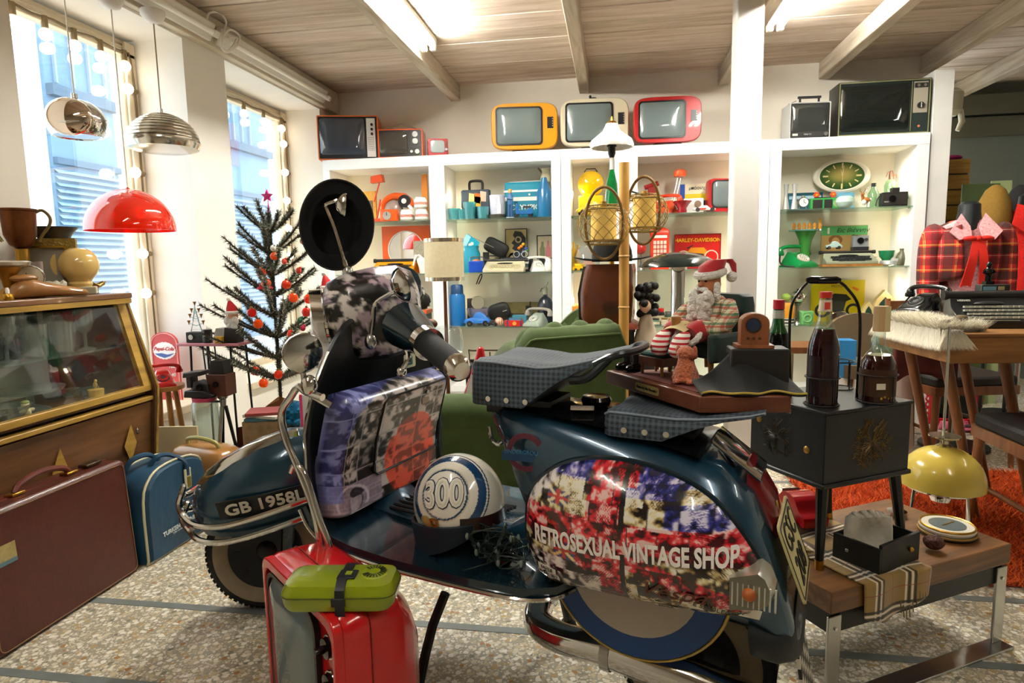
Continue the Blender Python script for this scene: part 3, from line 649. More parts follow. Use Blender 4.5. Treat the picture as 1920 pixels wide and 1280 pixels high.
for k in range(NR+1):
 s_=k/NR
 for i in range(NA):
  t=-PI+2*PI*i/NA;rr=np.interp(t,_ang,_rad,period=2*PI)*s_;a,c=CC[0]+rr*math.cos(t),CC[1]+rr*math.sin(t);v_.append((a,cb(a,c),c));c_.append(ccol(a,c))
f_=[(k*NA+i,(k+1)*NA+i,(k+1)*NA+(i+1)%NA,k*NA+(i+1)%NA)for k in range(NR)for i in range(NA)]
cg=G(v_,[q[::-1]for q in f_],np.array(c_));cowl=sp('side_cowl',cg,pmat(.22,.6),ang=60)
sp('cowl_edge',tube([(a,-.185,c)for a,c in CO],.007,8,True),TEALD,cowl)
def on_cowl(g,a0,c0,slope=0,off=.003):
 def fn(x,y,z):a=a0+x*math.cos(slope)-y*math.sin(slope);c=c0+x*math.sin(slope)+y*math.cos(slope);return(a,cb(a,c)-off+z*-1,c)
 return g.w(lambda x,y,z:fn(x,y,z))
q0,q1=sl(990,1008,-.265),sl(1380,1064,-.265);slp=math.atan2(q1[2]-q0[2],q1[0]-q0[0]);LW=math.hypot(q1[0]-q0[0],q1[2]-q0[2])
tx=text('RETROSEXUAL VINTAGE SHOP',.05,.0008,'LEFT',bold=.0016);wx=tx.v[:,0].max();tx=tx.s(LW/wx,.9,1).t(0,0,0)
sp('shop_lettering',on_cowl(tx,q0[0],q0[2],slp),mat('#f3ece4',.4),cowl,ang=0)
q0,q1=sl(1205,1096,-.25),sl(1330,1116,-.25);tx=text('Vespa',.05,.0012,'LEFT');tx=tx.w(lambda x,y,z:(x+y*.45,y,z)).s((q1[0]-q0[0])/tx.v[:,0].max(),.8,1)
sp('script_badge',on_cowl(tx,q0[0],q0[2],0),mat('#6e3e32',.3,.6),cowl,ang=0)
for x,y,s_,sz in((1028,1062,'SAVILE',.010),(1030,1074,'ROW  W1',.010),(1248,1138,'SAVILE',.009),(1246,1146,'ROW',.009),(1352,1143,'E SAVILE ROW',.014)):
 q=sl(x,y,-.23);bg=rbox(len(s_)*sz*.75,sz*1.25,.001,.001)
 sp('street_sign',on_cowl(bg,q[0],q[2],-.25 if sz>.01 else 0,.002),mat('#ece6d6',.4),cowl,ang=0);sp('sign_lettering',on_cowl(text(s_,sz,.0006),q[0],q[2],-.25 if sz>.01 else 0,.0035),BLACK,cowl,ang=0)
IN=[(1366,1075),(1425,1068),(1440,1080),(1453,1110),(1445,1132),(1432,1140),(1366,1140)]
il=[sl(x,y,-.235)for x,y in IN];gi=loft([[(a,-.19,c)for a,_,c in il],[(a,-.232,c)for a,_,c in il],[(il[0][0]*.1+a*.9+.003,-.247,.45*.08+c*.92)for a,_,c in il]])
ind=sp('indicator_lens',gi,mat('#8d8a76',.2,tr=.45,ior=1.3),cowl)
for i in range(9):sp('lens_rib',tube([(il[0][0]+.008+i*.0085,-.246,.422),(il[0][0]+.008+i*.0085,-.246,.462)],.0018,5),mat('#b9b7a4',.2),ind)
sp('indicator_bulb',ell(.012,x=1.355,y=-.246,z=.445),mat('#a85a2a',.3),ind)
sc_=sl(1190,1070,-.155);scx,scz=sc_[0],sc_[2];q=sl(1195,1235,-.155);RS=scz-q[2]
spw=sp('spare_wheel_cover',lathe([(.001,.016),(RS*.62,.012),(RS*.97,.004),(RS,-.01),(RS,-.05),(.001,-.05)],48).r('x',90).t(scx,-.155,scz),mat('#16407c',.45))
sp('cover_disc',lathe([(.001,.0165),(RS*.70,.0135),(RS*.70,.01)],40).r('x',90).t(scx,-.1552,scz),mat('#b1a79c',.5),spw)
sp('cover_rim',tor(RS,.004,48,6).r('x',90).t(scx,-.152,scz),mat('#b39a55',.35,.6),spw)
e1,e2,e3=sl(1005,1172,-.07),sl(1140,1218,-.09),sl(1300,1272,-.11)
ex=sp('exhaust_pipe',tube(smooth_path([(.98,.06,.25),(e1[0]-.01,.03,.20),(e1[0]-.008,-.045,e1[2]+.0),(e1[0]+.06,-.08,e1[2]-.006),e2],6),[.026]*6+[.034]*18+[.034],16),CHROME)
sp('silencer',tube([e2,e3,(e3[0]+.22,-.125,e3[2]-.03)],[.038,.04,.04],18),CHROME,ex)
sp('pipe_clamp',tube([(e2[0]-.008,e2[1],e2[2]),(e2[0]+.012,e2[1],e2[2])],.042,18),STEEL,ex)
for b,p in((-.13,[(835,1112),(812,1170),(798,1225),(785,1270)]),):
 P=[sl(x,y,-.13-.02*i)for i,(x,y)in enumerate(p)];P[-1]=(P[-1][0],P[-1][1],.02)
 cs=sp('centre_stand',tube(P,.012,8),BLACK);sp('stand_foot',tube([P[-1],(P[-1][0]-.005,P[-1][1],.0)],[.016,.022],10),RUBBER,cs)
sp('stand_leg',tube([(.83,.10,.32),(.86,.14,.12),(.87,.16,.03)],.012,8),BLACK);sp('stand_foot',tube([(.865,.155,.06),(.872,.162,.0)],[.018,.026],10),RUBBER)
fp=grid(6,14,lambda u,v:(1.405+.015*v+.0*u,-.07+.14*u,.285-.17*v),lambda u,v:hx('#d8d3c0')if(int(u*5.99)+int(v*13.99))%2 else hx('#141414'))
def chk(nu,nv,fn,c1,c2):
 gs=[]
 for j in range(nv):
  for i in range(nu):
   g=grid(1,1,lambda u,v:fn((i+u)/nu,(j+v)/nv));g.c=np.array([hx(c1 if(i+j)%2 else c2)]*4);gs.append(g)
 return cat(gs)
sp('mudflap',solid(chk(6,9,lambda u,v:(1.42+.03*v,-.08+.15*u,.27-.18*v),'#d8d3c0','#141414'),.006),pmat(.5),ang=0)
M_CHECK=stripes([(0,.5,'#5a6a78',.32)],'#1c242c',.75,.011,ax=(0,2),key='seatchk');M_CHK2=stripes([(0,.5,'#566473',.32)],'#222b33',.7,.011,ax=(0,1),key='seatchk2')
def saddle(o,L,kz=1.0):
 pr=[(0,.0,.085,.105),(.015,.0,.1,.118),(.06,.0,.1,.12),(.13,.0,.095,.118),(.16,.025,.092,.112),(.2,.055,.095,.105),(.25,.085,.105,.10),(.30,.102,.118,.09),(.325,.112,.124,.07)]
 pr=[(a,c0*kz,c1*(kz if kz<1 else 1),w)for a,c0,c1,w in pr];k=L/.325;rings=[]
 for a,c0,c1,w in pr:
  rings.append([(a*k,-w,c0),(a*k,-w,c0+(c1-c0)*.5),(a*k,-w*.96,c1-.006),(a*k,-w*.8,c1),(a*k,-w*.35,c1-.004),(a*k,0,c1-.007),(a*k,w*.35,c1-.004),(a*k,w*.8,c1),(a*k,w*.96,c1-.006),(a*k,w,c0+(c1-c0)*.5),(a*k,w,c0)])
 t=sp('saddle',loft(rings).t(*o),M_CHECK,ang=60)
 tp=loft([[(x,y*.985,z+.0015)for x,y,z in r_[2:9]]for r_ in rings],False,False,False).t(*o);sp('saddle_top',tp,M_CHK2,t)
 sp('piping',tube([(o[0]+r_[3][0],o[1]-.0+r_[2][1],o[2]+r_[2][2]+.002)for r_ in rings],.0025,6),mat('#8592a0',.6),t)
 for x in(.05,.095,.14):sp('snap_button',cyl(.0062,.004,n=10).r('x',90).t(o[0]+x*k,o[1]-.12,o[2]+.016),CHROME,t)
 sp('saddle_base',box(.16,.12,.035,o[0]+.09,o[1],o[2]-.03),BLACK,t)
 return t
s1=saddle((.745,0,.69),.325)
P=[(1.03,-.095,.79),(1.07,-.09,.81),(1.095,-.06,.815),(1.10,0,.815),(1.095,.06,.815),(1.07,.09,.81),(1.03,.095,.79)]
sp('grab_rail',tube(smooth_path(P,4),.008,8),mat('#1c2226',.3,.3),s1);sp('grab_rail',tube(smooth_path([(.98,-.1,.755),(1.02,-.105,.765),(1.06,-.09,.805)],4),.009,8),mat('#1c2226',.3,.3),s1)
saddle((1.055,0,.652),.30,.52)
C1=[sl(*q,-.29)for q in[(605,745),(575,735),(560,725),(545,745),(528,775),(535,820),(560,880),(590,960),(605,1042)]]
cbar=sp('crash_bar',tube(smooth_path(C1,5),.0085,10),CHROME)
C2=[sl(*q,-.29)for q in[(546,885),(552,872),(565,878),(578,905),(600,975),(617,1020),(614,1034),(604,1042)]]
sp('crash_bar_loop',tube(smooth_path(C2,5),.007,10),CHROME,cbar)
sp('bar_clamp',ell(.02,.018,.024,12,8,*sl(580,722,-.29)),CHROME,cbar);sp('bar_brace',bar(sl(560,725,-.29),sl(620,760,-.255),.008),CHROME,cbar)
rm=sl(567,661,-.30);N=Vector((.93,-.36,-.05)).normalized();Q=Vector((0,0,1)).cross(N).normalized();Z=N.cross(Q);mm=Matrix((Q,Z,N)).transposed().to_4x4()@Matrix.Scale(.95,4);mm.translation=Vector(rm)
rmo=sp('round_mirror',lathe([(.001,-.03),(.03,-.026),(.044,-.012),(.047,0),(.047,.006),(.043,.008)],32).mx(mm),CHROME,cbar)
sp('mirror_glass',lathe([(.001,.006),(.043,.004),(.043,.0045),(.001,.0065)],32).mx(mm),mat('#b9b7b0',.03,1),cbar)
sp('mirror_stem',bar(sl(568,695,-.30),sl(572,728,-.29),.006),STEEL,cbar)
sp('horn_casing',ell(.085,.09,.12,20,14,.29,-.01,.80),mat('#dedcd6',.3),leg)
for k,cc in enumerate(('#b8292a','#1c1a1a','#b8292a')):sp('casing_stripe',solid(grid(6,1,lambda u,v:(.29-.07*math.cos(.2+1.3*u),-.01-.083*math.sin(.35+.75*u),.862+.011*k+.008*v+.004*u),None),.004),mat(cc,.4),leg)
#  helpers for placing things where the photograph shows them
def proj(p):
 q=np.array(p,float)-np.array([0,0,CAM_Z]);k=q@_fw;return 960+F_PX*(q@_R)/k,640-F_PX*(q@_U)/k
def col(px,Y,z=None):
 X=0.0
 for _ in range(4):py=proj((X,Y,z))[1];X=aty(px,py,Y)[0]
 return(float(X),Y,z)
def wd(n,Y,px=960,z=1.0):return abs(col(px+n,Y,z)[0]-col(px,Y,z)[0])
def disc_r(r):return circ(r,24)
def pendant(name,label,cpx,cpy,zc,parts,cordm,lpy,sub=None):
 p=atz(cpx,cpy,zc);X,Y=float(p[0]),float(p[1]);
 py0=lpy;z=float(aty(cpx,lpy,Y)[2])
 t=thing(name,label,'pendant lamp',(X,Y,z))
 obj('ceiling_cup',lathe([(.012,zc-z-.055),(.035,zc-z-.045),(.05,zc-z-.02),(.05,zc-z)],20),mat('#e8e2da',.5),t)
 obj('cord',tube([(0,0,zc-z-.05),(0,0,0)],.0028,6),cordm,t)
 for q in parts:
  o=obj(q[0],q[1],q[2],t,**(q[3]if len(q)>3 else{}))
 return t
M_CORDW=mat('#efeae0',.5)
R=.108
ball=lathe([(.004,0),(.03,-.004)]+[(R*math.sin(a),R*.86*(math.cos(a)-1))for a in[PI*k/24 for k in range(4,17)]]+[(R*.80,-.146)],40)
pendant('ball_pendant_lamp','mirror-chrome ball pendant lamp with cut-away front hanging in the window',118,-30,2.13,[('globe',ball,CHROME),('collar',cyl(.012,.02,n=12),STEEL),('swivel_band',tor(R*1.0,.004,40).r('x',12).t(0,0,-.09),CHROME),('inner_reflector',ell(R*.78,R*.3,R*.68,24,14).r('z',25).t(.03,-.07,-.085),mat('#e9d9c9',.06,1)),('rim',tor(R*.80,.004,36).t(0,0,-.146),CHROME)],M_CORDW,187)
R=.152;pr=[(.008,0),(.03,-.001)]
for k in range(10):a=.28+k*.125;zq=-.135*(1-math.cos(a));pr+=[(R*math.sin(a)*.965,zq+.002),(R*math.sin(a)*1.0+.002,zq-.003),(R*math.sin(a+.09)+.002,-.135*(1-math.cos(a+.09)))]
pr+=[(R*1.0,-.135),(R*.95,-.155),(R*.72,-.165)]
pendant('ribbed_pendant_lamp','ribbed brushed-metal pendant lamp hanging beside the window pier',286,20,2.13,[('shade',lathe(pr,40),mat('#d2cdc2',.18,1)),('cord_grip',cyl(.008,.02,n=10),STEEL),('inner_cup',lathe([(R*.7,-.163),(R*.5,-.13),(.001,-.11)],30),mat('#c9c0b2',.3,.8))],mat('#9a7f5a',.5),214)
R=.172
dome=solid(lathe([(.012,0)]+[(R*math.sin(a),-R*.99*(1-math.cos(a)))for a in[PI/2*k/14 for k in range(1,15)]]+[(R,-R*.99-.004)],48,False),.003)
pendant('red_dome_lamp','translucent red plastic dome pendant lamp hanging over the glass cabinet',206,-8,2.13,[('shade',dome,glass('#ff3a16',.04,.42)),('lampholder',lathe([(.015,0),(.017,-.05),(.012,-.052)],14),mat('#e8e4dc',.4)),('globe_bulb',ell(.03,x=0,z=-.11),mat('#f4efe4',.3)),('finial',lathe([(.001,.012),(.009,.004),(.009,0)],12),mat('#c23218',.3))],M_CORDW,357)
CX,CY0,CY1=-1.775,.98,2.135
WN=wood('#4a2f1a','#7a5330','y',4,.35,10,coat=.2);WN2=wood('#3b2413','#5e3c20','y',4,.3,10,coat=.3);GLD=wood('#8a6a2c','#b8923f','y',8,.4,8)
cab=thing('glass_cabinet','walnut glass-fronted display cabinet full of glassware below the windows','cabinet',(CX,CY0,0));CL=CY1-CY0
def cb_(n,g,m,par=None,**k):return obj(n,g,m,par or cab,**k)
PROF=[(-.34,.05),(.015,.05),(.075,.56),(-.03,.905),(-.34,.905)]
for y in(0,CL-.022):
 e=cb_('end_panel',G([(x,y,z)for x,z in PROF]+[(x,y+.022,z)for x,z in PROF],[(4,3,2,1,0),(5,6,7,8,9)]+[(i,(i+1)%5,5+(i+1)%5,5+i)for i in range(5)]),WN2,bev=.002)
 cb_('brass_edge',tube([(x+.001,y+.011,z)for x,z in PROF[1:4]],.0045,6),GLD,e)
cb_('top_panel',bb(-.34,-.005,0,CL,.895,.915),WN,bev=.004);cb_('top_trim',bb(-.006,.006,0,CL-.02,.878,.895),GLD)
cb_('back_panel',bb(-.345,-.335,0,CL,.05,.9),WN2);cb_('shelf_board',bb(-.335,.03,.02,CL-.02,.535,.55),WN);cb_('glass_shelf',bb(-.33,-.03,.02,CL-.02,.715,.721),M_GREEN,ang=0)
cb_('base_panel',bb(-.33,-.02,.02,CL-.02,.05,.07),WN2)
fp_=cb_('lower_front',G([(.0,.02,.06),(.0,CL-.02,.06),(.052,CL-.02,.505),(.052,.02,.505),(-.02,.02,.06),(-.02,CL-.02,.06),(.03,CL-.02,.505),(.03,.02,.505)],[(0,1,2,3),(7,6,5,4),(3,2,6,7),(0,4,5,1),(0,3,7,4),(1,5,6,2)]),WN)
for y in(.42,.72,1.02):cb_('inlay_lozenge',G([(.036,y,.30),(.0405,y+.03,.37),(.0485,y,.445),(.0405,y-.03,.37)],[(0,1,2,3)]).t(.004,0,0),GLD,fp_,ang=0)
cb_('keyhole',ell(.004,.006,.012,10,6,.048,CL-.10,.41),STEEL,fp_)
cb_('lower_rail',bb(.03,.062,.02,CL-.02,.512,.528),GLD,bev=.003);cb_('lower_rail',bb(.03,.058,.02,CL-.02,.548,.572),GLD,bev=.003)
cb_('stile',G([(.058,CL-.06,.57),(.058,CL-.022,.57),(-.022,CL-.022,.88),(-.022,CL-.06,.88),(.04,CL-.06,.57),(.04,CL-.022,.57),(-.04,CL-.022,.88),(-.04,CL-.06,.88)],[(0,1,2,3),(7,6,5,4),(0,3,7,4),(1,5,6,2)]),GLD)
cb_('glass_front',G([(.05,.02,.572),(.05,CL-.05,.572),(-.026,CL-.05,.88),(-.026,.02,.88)],[(0,1,2,3)]),glass('#f4f8f4',.02,.01,.12),ang=0)
for y in(.05,CL-.05):cb_('foot',box(.05,.05,.05,-.03,y,0),WN2);cb_('foot',box(.05,.05,.05,-.3,y,0),WN2)
GLS=glass('#dfe8e2',.04,.14)
TUM=[(.030,0),(.034,.004),(.040,.11),(.038,.11),(.032,.008),(.001,.006)]
GOB=[(.030,0),(.03,.004),(.006,.01),(.005,.055),(.02,.07),(.033,.10),(.031,.145),(.029,.145),(.030,.10),(.001,.075)]
CAKE=[(.055,0),(.05,.006),(.012,.02),(.010,.05),(.03,.06),(.095,.064),(.10,.075),(.001,.07)]
def gl_(name,label,cat_,prof,y,z,x=-.12,n=20,sx=1,group='glassware in the walnut cabinet'):
 return solo(name,label,cat_,lathe(prof,n,False).s(sx),GLS,(CX+x,CY0+y,z),group=group)
k=0
for y in[.30,.40,.50,.60,.70,.80,.90,1.0]:
 for x in((-.10,)if y<.45 else(-.08,-.18)):
  gl_('tumbler' if k%3 else 'goblet','clear drinking glass, %s in the %s row inside the walnut cabinet'%(('nearest the viewer','second','third','fourth','fifth','sixth','seventh','last')[round((y-.3)*10)],'front' if x>-.12 else 'back'),'glass',TUM if k%3 else GOB,y+(.03 if x<-.1 else 0),.721,x,16,1.0+.1*(k%2));k+=1
t0=solo('cake_stand','clear glass cake stand behind the cabinet front','cake stand',lathe(CAKE,28,False),GLS,(CX-.10,CY0+.78,.55))
solo('cut_glass_vase','tall cut-crystal vase at the near end inside the cabinet','vase',lathe([(.03,0),(.032,.01),(.045,.15),(.042,.15),(.001,.02)],12,False),GLS,(CX-.06,CY0+.52,.55))
for y in(.40,.66):solo('glass_bowl',['small cut-glass bowl beside the baby figurine','cut-glass bowl nearest the left edge inside the cabinet'][y<.5],'bowl',lathe([(.03,0),(.035,.008),(.06,.045),(.057,.045),(.001,.012)],16,False),GLS,(CX-.05,CY0+y,.55))
for q in range(3):gl_('glass_dish','%s ribbed glass salt dish behind the yellow ring box'%('deepest','middle','foremost')[q],'dish',[(.02,0),(.025,.003),(.03,.03),(.028,.03),(.001,.006)],.96+.03*q,.55,-.20+.05*q)
make('ring_box','round yellow trinket box with small animal on the lid, inside the cabinet','trinket box',(CX-.045,CY0+.985,.55),[('dish',lathe([(.03,0),(.036,.004),(.001,.005)],20),mat('#b9b29c',.3)),('drum',lathe([(.024,.005),(.026,.03),(.001,.031)],20),mat('#cda544',.5,noise=.15,ns=60)),('animal',cat([ell(.008,.006,.011,10,8,0,0,.045),ell(.005,.005,.006,8,6,.003,0,.06)]),mat('#caa24a',.5))])
make('baby_figurine','small cream baby figurine with leafy cap inside the cabinet','figurine',(CX-.035,CY0+.70,.55),[('body',cat([ell(.016,.013,.015,12,8,0,0,.014),ell(.006,.014,.006,8,6,.004,.014,.02),ell(.006,.014,.006,8,6,.004,-.014,.02)]),mat('#d9c79c',.6)),('head',ell(.012,.012,.013,12,8,0,0,.038),mat('#dcc8a0',.6)),('cap',ell(.0125,.0125,.007,10,6,0,0,.046),mat('#9aa05a',.6))])
solo('black_case','small black box with cream lid lying inside the cabinet','box',cat([box(.05,.09,.03)]),mat('#20190f',.4),(CX-.03,CY0+.57,.55),bev=.003)
make('santa_card','green card with a red and white father Christmas at the back of the cabinet','card',(CX-.30,CY0+.93,.721),[('card',box(.004,.2,.16),mat('#46583a',.6)),('figure',prism([(-.03,0),(.04,0),(.05,.06),(.01,.10),(-.05,.07)],.003).r('x',90).r('z',90).t(.004,.03,.02),mat('#c03a34',.6)),('beard',prism(circ(.025,10),.002).r('x',90).r('z',90).t(.006,.045,.06),mat('#ede6da',.6))])
ZT=.915
def oncab(px,py):p=atz(px,py,ZT);return(min(max(float(p[0]),CX-.31),CX-.05),min(float(p[1]),CY1-.045),ZT)
COPPER=mat('#6a3d1f',.35,.8,noise=.4,ns=18);PEW=mat('#4c463a',.4,.8,noise=.3,ns=15)
def handle(s):return tube(smooth_path([(s*.038,0,.145),(s*.06,0,.155),(s*.078,0,.135),(s*.075,0,.11),(s*.055,0,.08),(s*.045,0,.06)],5),.0045,8)
def crow(px,X):p=atx(px,548,X);return(X,min(float(p[1]),CY1-.05),ZT)
b0=crow(50,-1.99)
make('trophy_cup','tarnished copper two-handled trophy cup on a gold fluted stem','trophy',(b0[0],b0[1],ZT+.03),[('cup',lathe([(.001,.118),(.012,.118),(.03,.13),(.042,.16),(.046,.23),(.049,.232),(.049,.238),(.045,.238),(.038,.16),(.001,.135)],28),COPPER),('stem',lathe([(.018,.075),(.018,.118)],14),BRASS),('base',box(.07,.07,.105,z=-.03),mat('#3a2c26',.5)),('handle',handle(1).t(.0,0,.08),mat('#7c6a38',.35,.7)),('handle',handle(-1).t(0,0,.08),mat('#7c6a38',.35,.7))],rz=38)
q=crow(124,-2.04)
solo('flared_vase','dark pewter vase with wide flared rim behind the gold frame','vase',lathe([(.035,0),(.037,.01),(.028,.04),(.034,.13),(.045,.18),(.066,.205),(.062,.205),(.04,.17),(.001,.03)],28),PEW,q)
q=crow(100,-1.985)
make('gilt_picture_frame','gilt picture frame with plain grey backing on the cabinet','picture frame',q,[('frame',up(ring(rrect(.15,.17,.002,1),rrect(.10,.12,.002,1),.018)).t(0,0,.085),mat('#8a7430',.4,.5,bump=.4,bs=120)),('inner_edge',up(ring(rrect(.104,.124,.002,1),rrect(.094,.114,.002,1),.02)).t(0,-.003,.085),GOLD),('picture',up(prism(rrect(.10,.12,.002,1),.005)).t(0,-.004,.085),mat('#8a8371',.7))],rz=28)
q=crow(52,-1.905)
make('table_clock','mauve-grey table clock with round ivory dial','clock',q,[('case',prism(rrect(.085,.045,.012),.105),mat('#7c6a63',.5)),('dial',up(lathe([(.034,0),(.036,.004),(.030,.006),(.001,.006)],28)).t(.012,-.026,.058),mat('#c3b89c',.5)),('bezel',tor(.035,.003,28).r('x',90).t(.012,-.03,.058),STEEL),('hand',cat([bar((.012,-.034,.058),(.004,-.034,.072),.0014),bar((.012,-.034,.058),(.026,-.034,.048),.0014)]),BLACK)],rz=40)
q=crow(153,-1.90)
CER=mat('#d8b56c',.15,coat=.5)
make('art_deco_vase','cream-yellow spherical art deco ceramic vase on a square base','vase',q,[('globe',lathe([(.025,.02),(.03,.03),(.027,.036)]+[(.05*math.sin(a),.083-.05*math.cos(a))for a in[PI*k/14 for k in range(3,13)]]+[(.001,.131)],32),CER),('back_disc',up(prism(circ(.05,32),.02)).t(-.018,.03,.085),CER,{'bev':.004}),('pedestal',box(.075,.06,.022),mat('#a8a184',.4),{'bev':.003}),('back_foot',box(.05,.03,.04,-.018,.024,.02),CER,{'bev':.004})],rz=38)
q=crow(82,-1.835)
SH=wood('#8a5a2c','#b5824a','x',8,.25,6,coat=.5)
make('shoe_last','polished wooden shoe last lying on the cabinet top','shoe last',q,[('foot',loft([[(x,w*math.cos(t),.002+h*(.5+.5*math.sin(t)))for t in[2*PI*i/14 for i in range(14)]]for x,w,h in((-.085,.008,.012),(-.075,.020,.035),(-.055,.027,.052),(-.03,.026,.056),(.0,.022,.044),(.04,.030,.033),(.08,.034,.026),(.105,.025,.018),(.117,.008,.01))]),SH),('ankle_block',ell(.035,.02,.012,14,8,-.045,0,.056),SH)],rz=70)
q=crow(106,-1.885)
make('crystal_shell_dish','folded crystal leaf dish in front of the gilt frame','dish',(q[0],q[1],ZT),[('petal',solid(grid(6,6,lambda u,v,s_=s_:((u-.5)*.06,(v-.5)*.03+s_*.01,.006+.025*v*(1+.3*math.sin(u*18))+.01*s_)),.002),mat('#cfc8b4',.2,noise=.3,ns=60))for s_ in(0,1,2)],rz=40)
q=crow(222,-1.93)
make('gold_leaf_dish','gold leaf-shaped dish on short gold feet','dish',q,[('leaf',solid(grid(10,6,lambda u,v:((u-.5)*.11,(v-.5)*.07*math.sin(PI*(.1+.8*u)),.022+.006*math.sin(u*14)+.012*abs(v-.5)*2),None),.002),GOLD)]+[('foot',box(.01,.01,.022,x,0,0),GOLD)for x in(-.03,.0,.03)],rz=60)
q=crow(200,-2.04)
make('jug_figure','small blue figure in a brim hat standing at the window','figurine',q,[('body',lathe([(.032,0),(.034,.02),(.028,.045),(.012,.055)],20),mat('#41586f',.4)),('head',ell(.014,.013,.018,14,10,0,0,.07),mat('#8f7a68',.5)),('hat_brim',cyl(.027,.004,z=.078,n=20),mat('#6b5a48',.6)),('hat_crown',lathe([(.015,.08),(.013,.092),(.001,.095)],16),mat('#6b5a48',.6))])
q=crow(18,-1.90)
make('gilt_compote','pewter and gold footed bowl at the near end of the cabinet top','bowl',q,[('stem',lathe([(.04,0),(.035,.008),(.012,.03),(.018,.06),(.034,.085),(.001,.08)],24),BRASS),('dish',lathe([(.034,.083),(.05,.088),(.055,.096),(.05,.10),(.001,.102)],28),mat('#cfcabb',.25,.7))])
q=crow(14,-1.835)
make('scent_bottle','tiny gold scent bottle with white cap','bottle',q,[('bottle',lathe([(.014,0),(.016,.008),(.012,.018),(.005,.02)],14),GOLD),('cap',lathe([(.005,.02),(.006,.03),(.003,.038),(.001,.038)],10),WHITE)])
for n_,k_ in(('trophy_cup',1.12),('flared_vase',1.2),('gilt_picture_frame',1.18),('table_clock',1.12),('art_deco_vase',1.28),('shoe_last',1.15),('gold_leaf_dish',1.15),('gilt_compote',1.2),('jug_figure',1.15)):bpy.data.objects[n_].scale=(k_,)*3
LEA=mat('#4a1d14',.38,noise=.12,ns=40,bump=.15,bs=220,coat=.15);LEB=mat('#5c2418',.4,noise=.1,ns=30)
sx0,sy0,sy1=-1.565,1.295,1.80;SL=sy1-sy0
sc_t=thing('leather_suitcase','large dark red-brown leather suitcase with a travel label standing on the floor','suitcase',(sx0,sy0,0))
tilt=lambda g:g.r('y',-3)
obj('body',tilt(rbox(SL,.385,.125,.02).r('x',90).r('z',90).t(-.125,SL/2,.1925)),LEA,sc_t,bev=.012)
for z in(.0,):pass
obj('rim_band',tilt(ring(rrect(SL+.006,.391,.022),rrect(SL-.016,.369,.016),.012).r('x',90).r('z',90).t(-.07,SL/2,.1925)),LEB,sc_t)
obj('stitching',tilt(tube([(.0015,SL/2+x,.1925+z)for x,z in rrect(SL-.022,.36,.018)],.0012,4,True)),mat('#8a6b45',.7),sc_t)
hl=obj('handle',tilt(tube(smooth_path([(-.06,.17,.392),(-.06,.19,.412),(-.06,.26,.425),(-.06,.33,.412),(-.06,.35,.392)],4),.009,8)),LEB,sc_t)
for y in(.17,.35):obj('handle_plate',tilt(box(.03,.04,.008,-.06,y,.387)),BRASS,hl,bev=.002)
for y in(.07,.43):obj('latch',tilt(box(.035,.06,.01,-.06,y,.387)),mat('#3a2c1a',.4,.5),sc_t,bev=.003)
lb=obj('travel_label',tilt(grid(20,12,lambda u,v:(.0022,.02+.075*u,.235+.055*v),lambda u,v:mixc(hx('#8c7b46'),hx('#b3a26a'),vn(u*9,v*7))if v>.2 else hx('#52707a'))),pmat(.6),sc_t)
ab=thing('airline_bag','blue vinyl airline travel bag with white bird emblem beside the suitcase','bag',(-1.545,1.83,0));BLU=mat('#1d425c',.42,noise=.12,ns=14,bump=.2,bs=30);PIP=mat('#cfc6a4',.6)
bo=[(0,.01),(.0,.22),(.03,.285),(.09,.315),(.20,.318),(.28,.30),(.315,.25),(.32,.02),(.30,0),(.02,0)]
bo=[(p[0],p[1])for p in smooth_path([(y,z,0)for y,z in bo]+[(0,.01,0)],3)][:-1]
obj('body',loft([[(x,.16+(y-.16)*s_,.158+(z-.158)*s_)for y,z in bo]for x,s_ in((-.15,.9),(-.14,.985),(-.08,1.0),(-.02,.985),(0,.93))]),BLU,ab,ang=60)
for x,s_ in((-.016,.992),(-.138,.992)):obj('piping',tube([(x+.002,.16+(y-.16)*s_,.158+(z-.158)*s_+.001)for y,z in bo],.0045,6,True),PIP,ab)
obj('strap',tube(smooth_path([(-.06,.10,.315),(-.04,.12,.345),(-.03,.17,.335),(.004,.2,.30),(.006,.205,.25)],5),.008,6),BLU,ab);obj('handle',tube(smooth_path([(-.12,.05,.305),(-.10,.07,.345),(-.08,.12,.35),(-.07,.16,.318)],5),.009,6),BLU,ab)
obj('closure_tab',box(.006,.035,.075,.006,.205,.20),PIP,ab,bev=.006);obj('buckle',box(.006,.018,.04,.010,.207,.205),mat('#8a7a3a',.4,.6),ab,bev=.003)
eb=lambda g:g.r('x',90).r('z',90)
em_=obj('emblem_ring',eb(ring(circ(.03,24),circ(.0275,24),.0015)).t(.003,.17,.135),mat('#d5d8d6',.5),ab)
obj('bird_emblem',eb(prism([(-.022,-.004),(-.006,-.010),(.016,-.008),(.006,.0),(.012,.010),(.020,.008),(.016,.014),(.006,.014),(-.002,.002)],.002)).t(.004,.17,.135),mat('#d5d8d6',.5),em_)
obj('lettering',eb(text('TURKISH AIRLINES',.022,.0008,bold=.0006)).t(.0045,.15,.082),mat('#c9d0d2',.5),ab);obj('small_lettering',eb(text('TÜRK HAVA YOLLARI',.009,.0006)).t(.0045,.15,.068),mat('#b9c4c8',.5),ab)
p=atz(395,905,0);tc_=thing('tan_hard_case','tan moulded vanity case with a cream handle behind the airline bag','suitcase',(col(392,2.30,.15)[0],2.30,0),-16);tc_.scale=(.92,.92,1.15)
TAN=mat('#a8763c',.25,coat=.4);obj('shell',pillow(.36,.17,.25,.22,0,0,.0),TAN,tc_);obj('lid_seam',tor(1,.012,40,6).s(.181,.086,.3).t(0,0,.175),mat('#7d5424',.4),tc_)
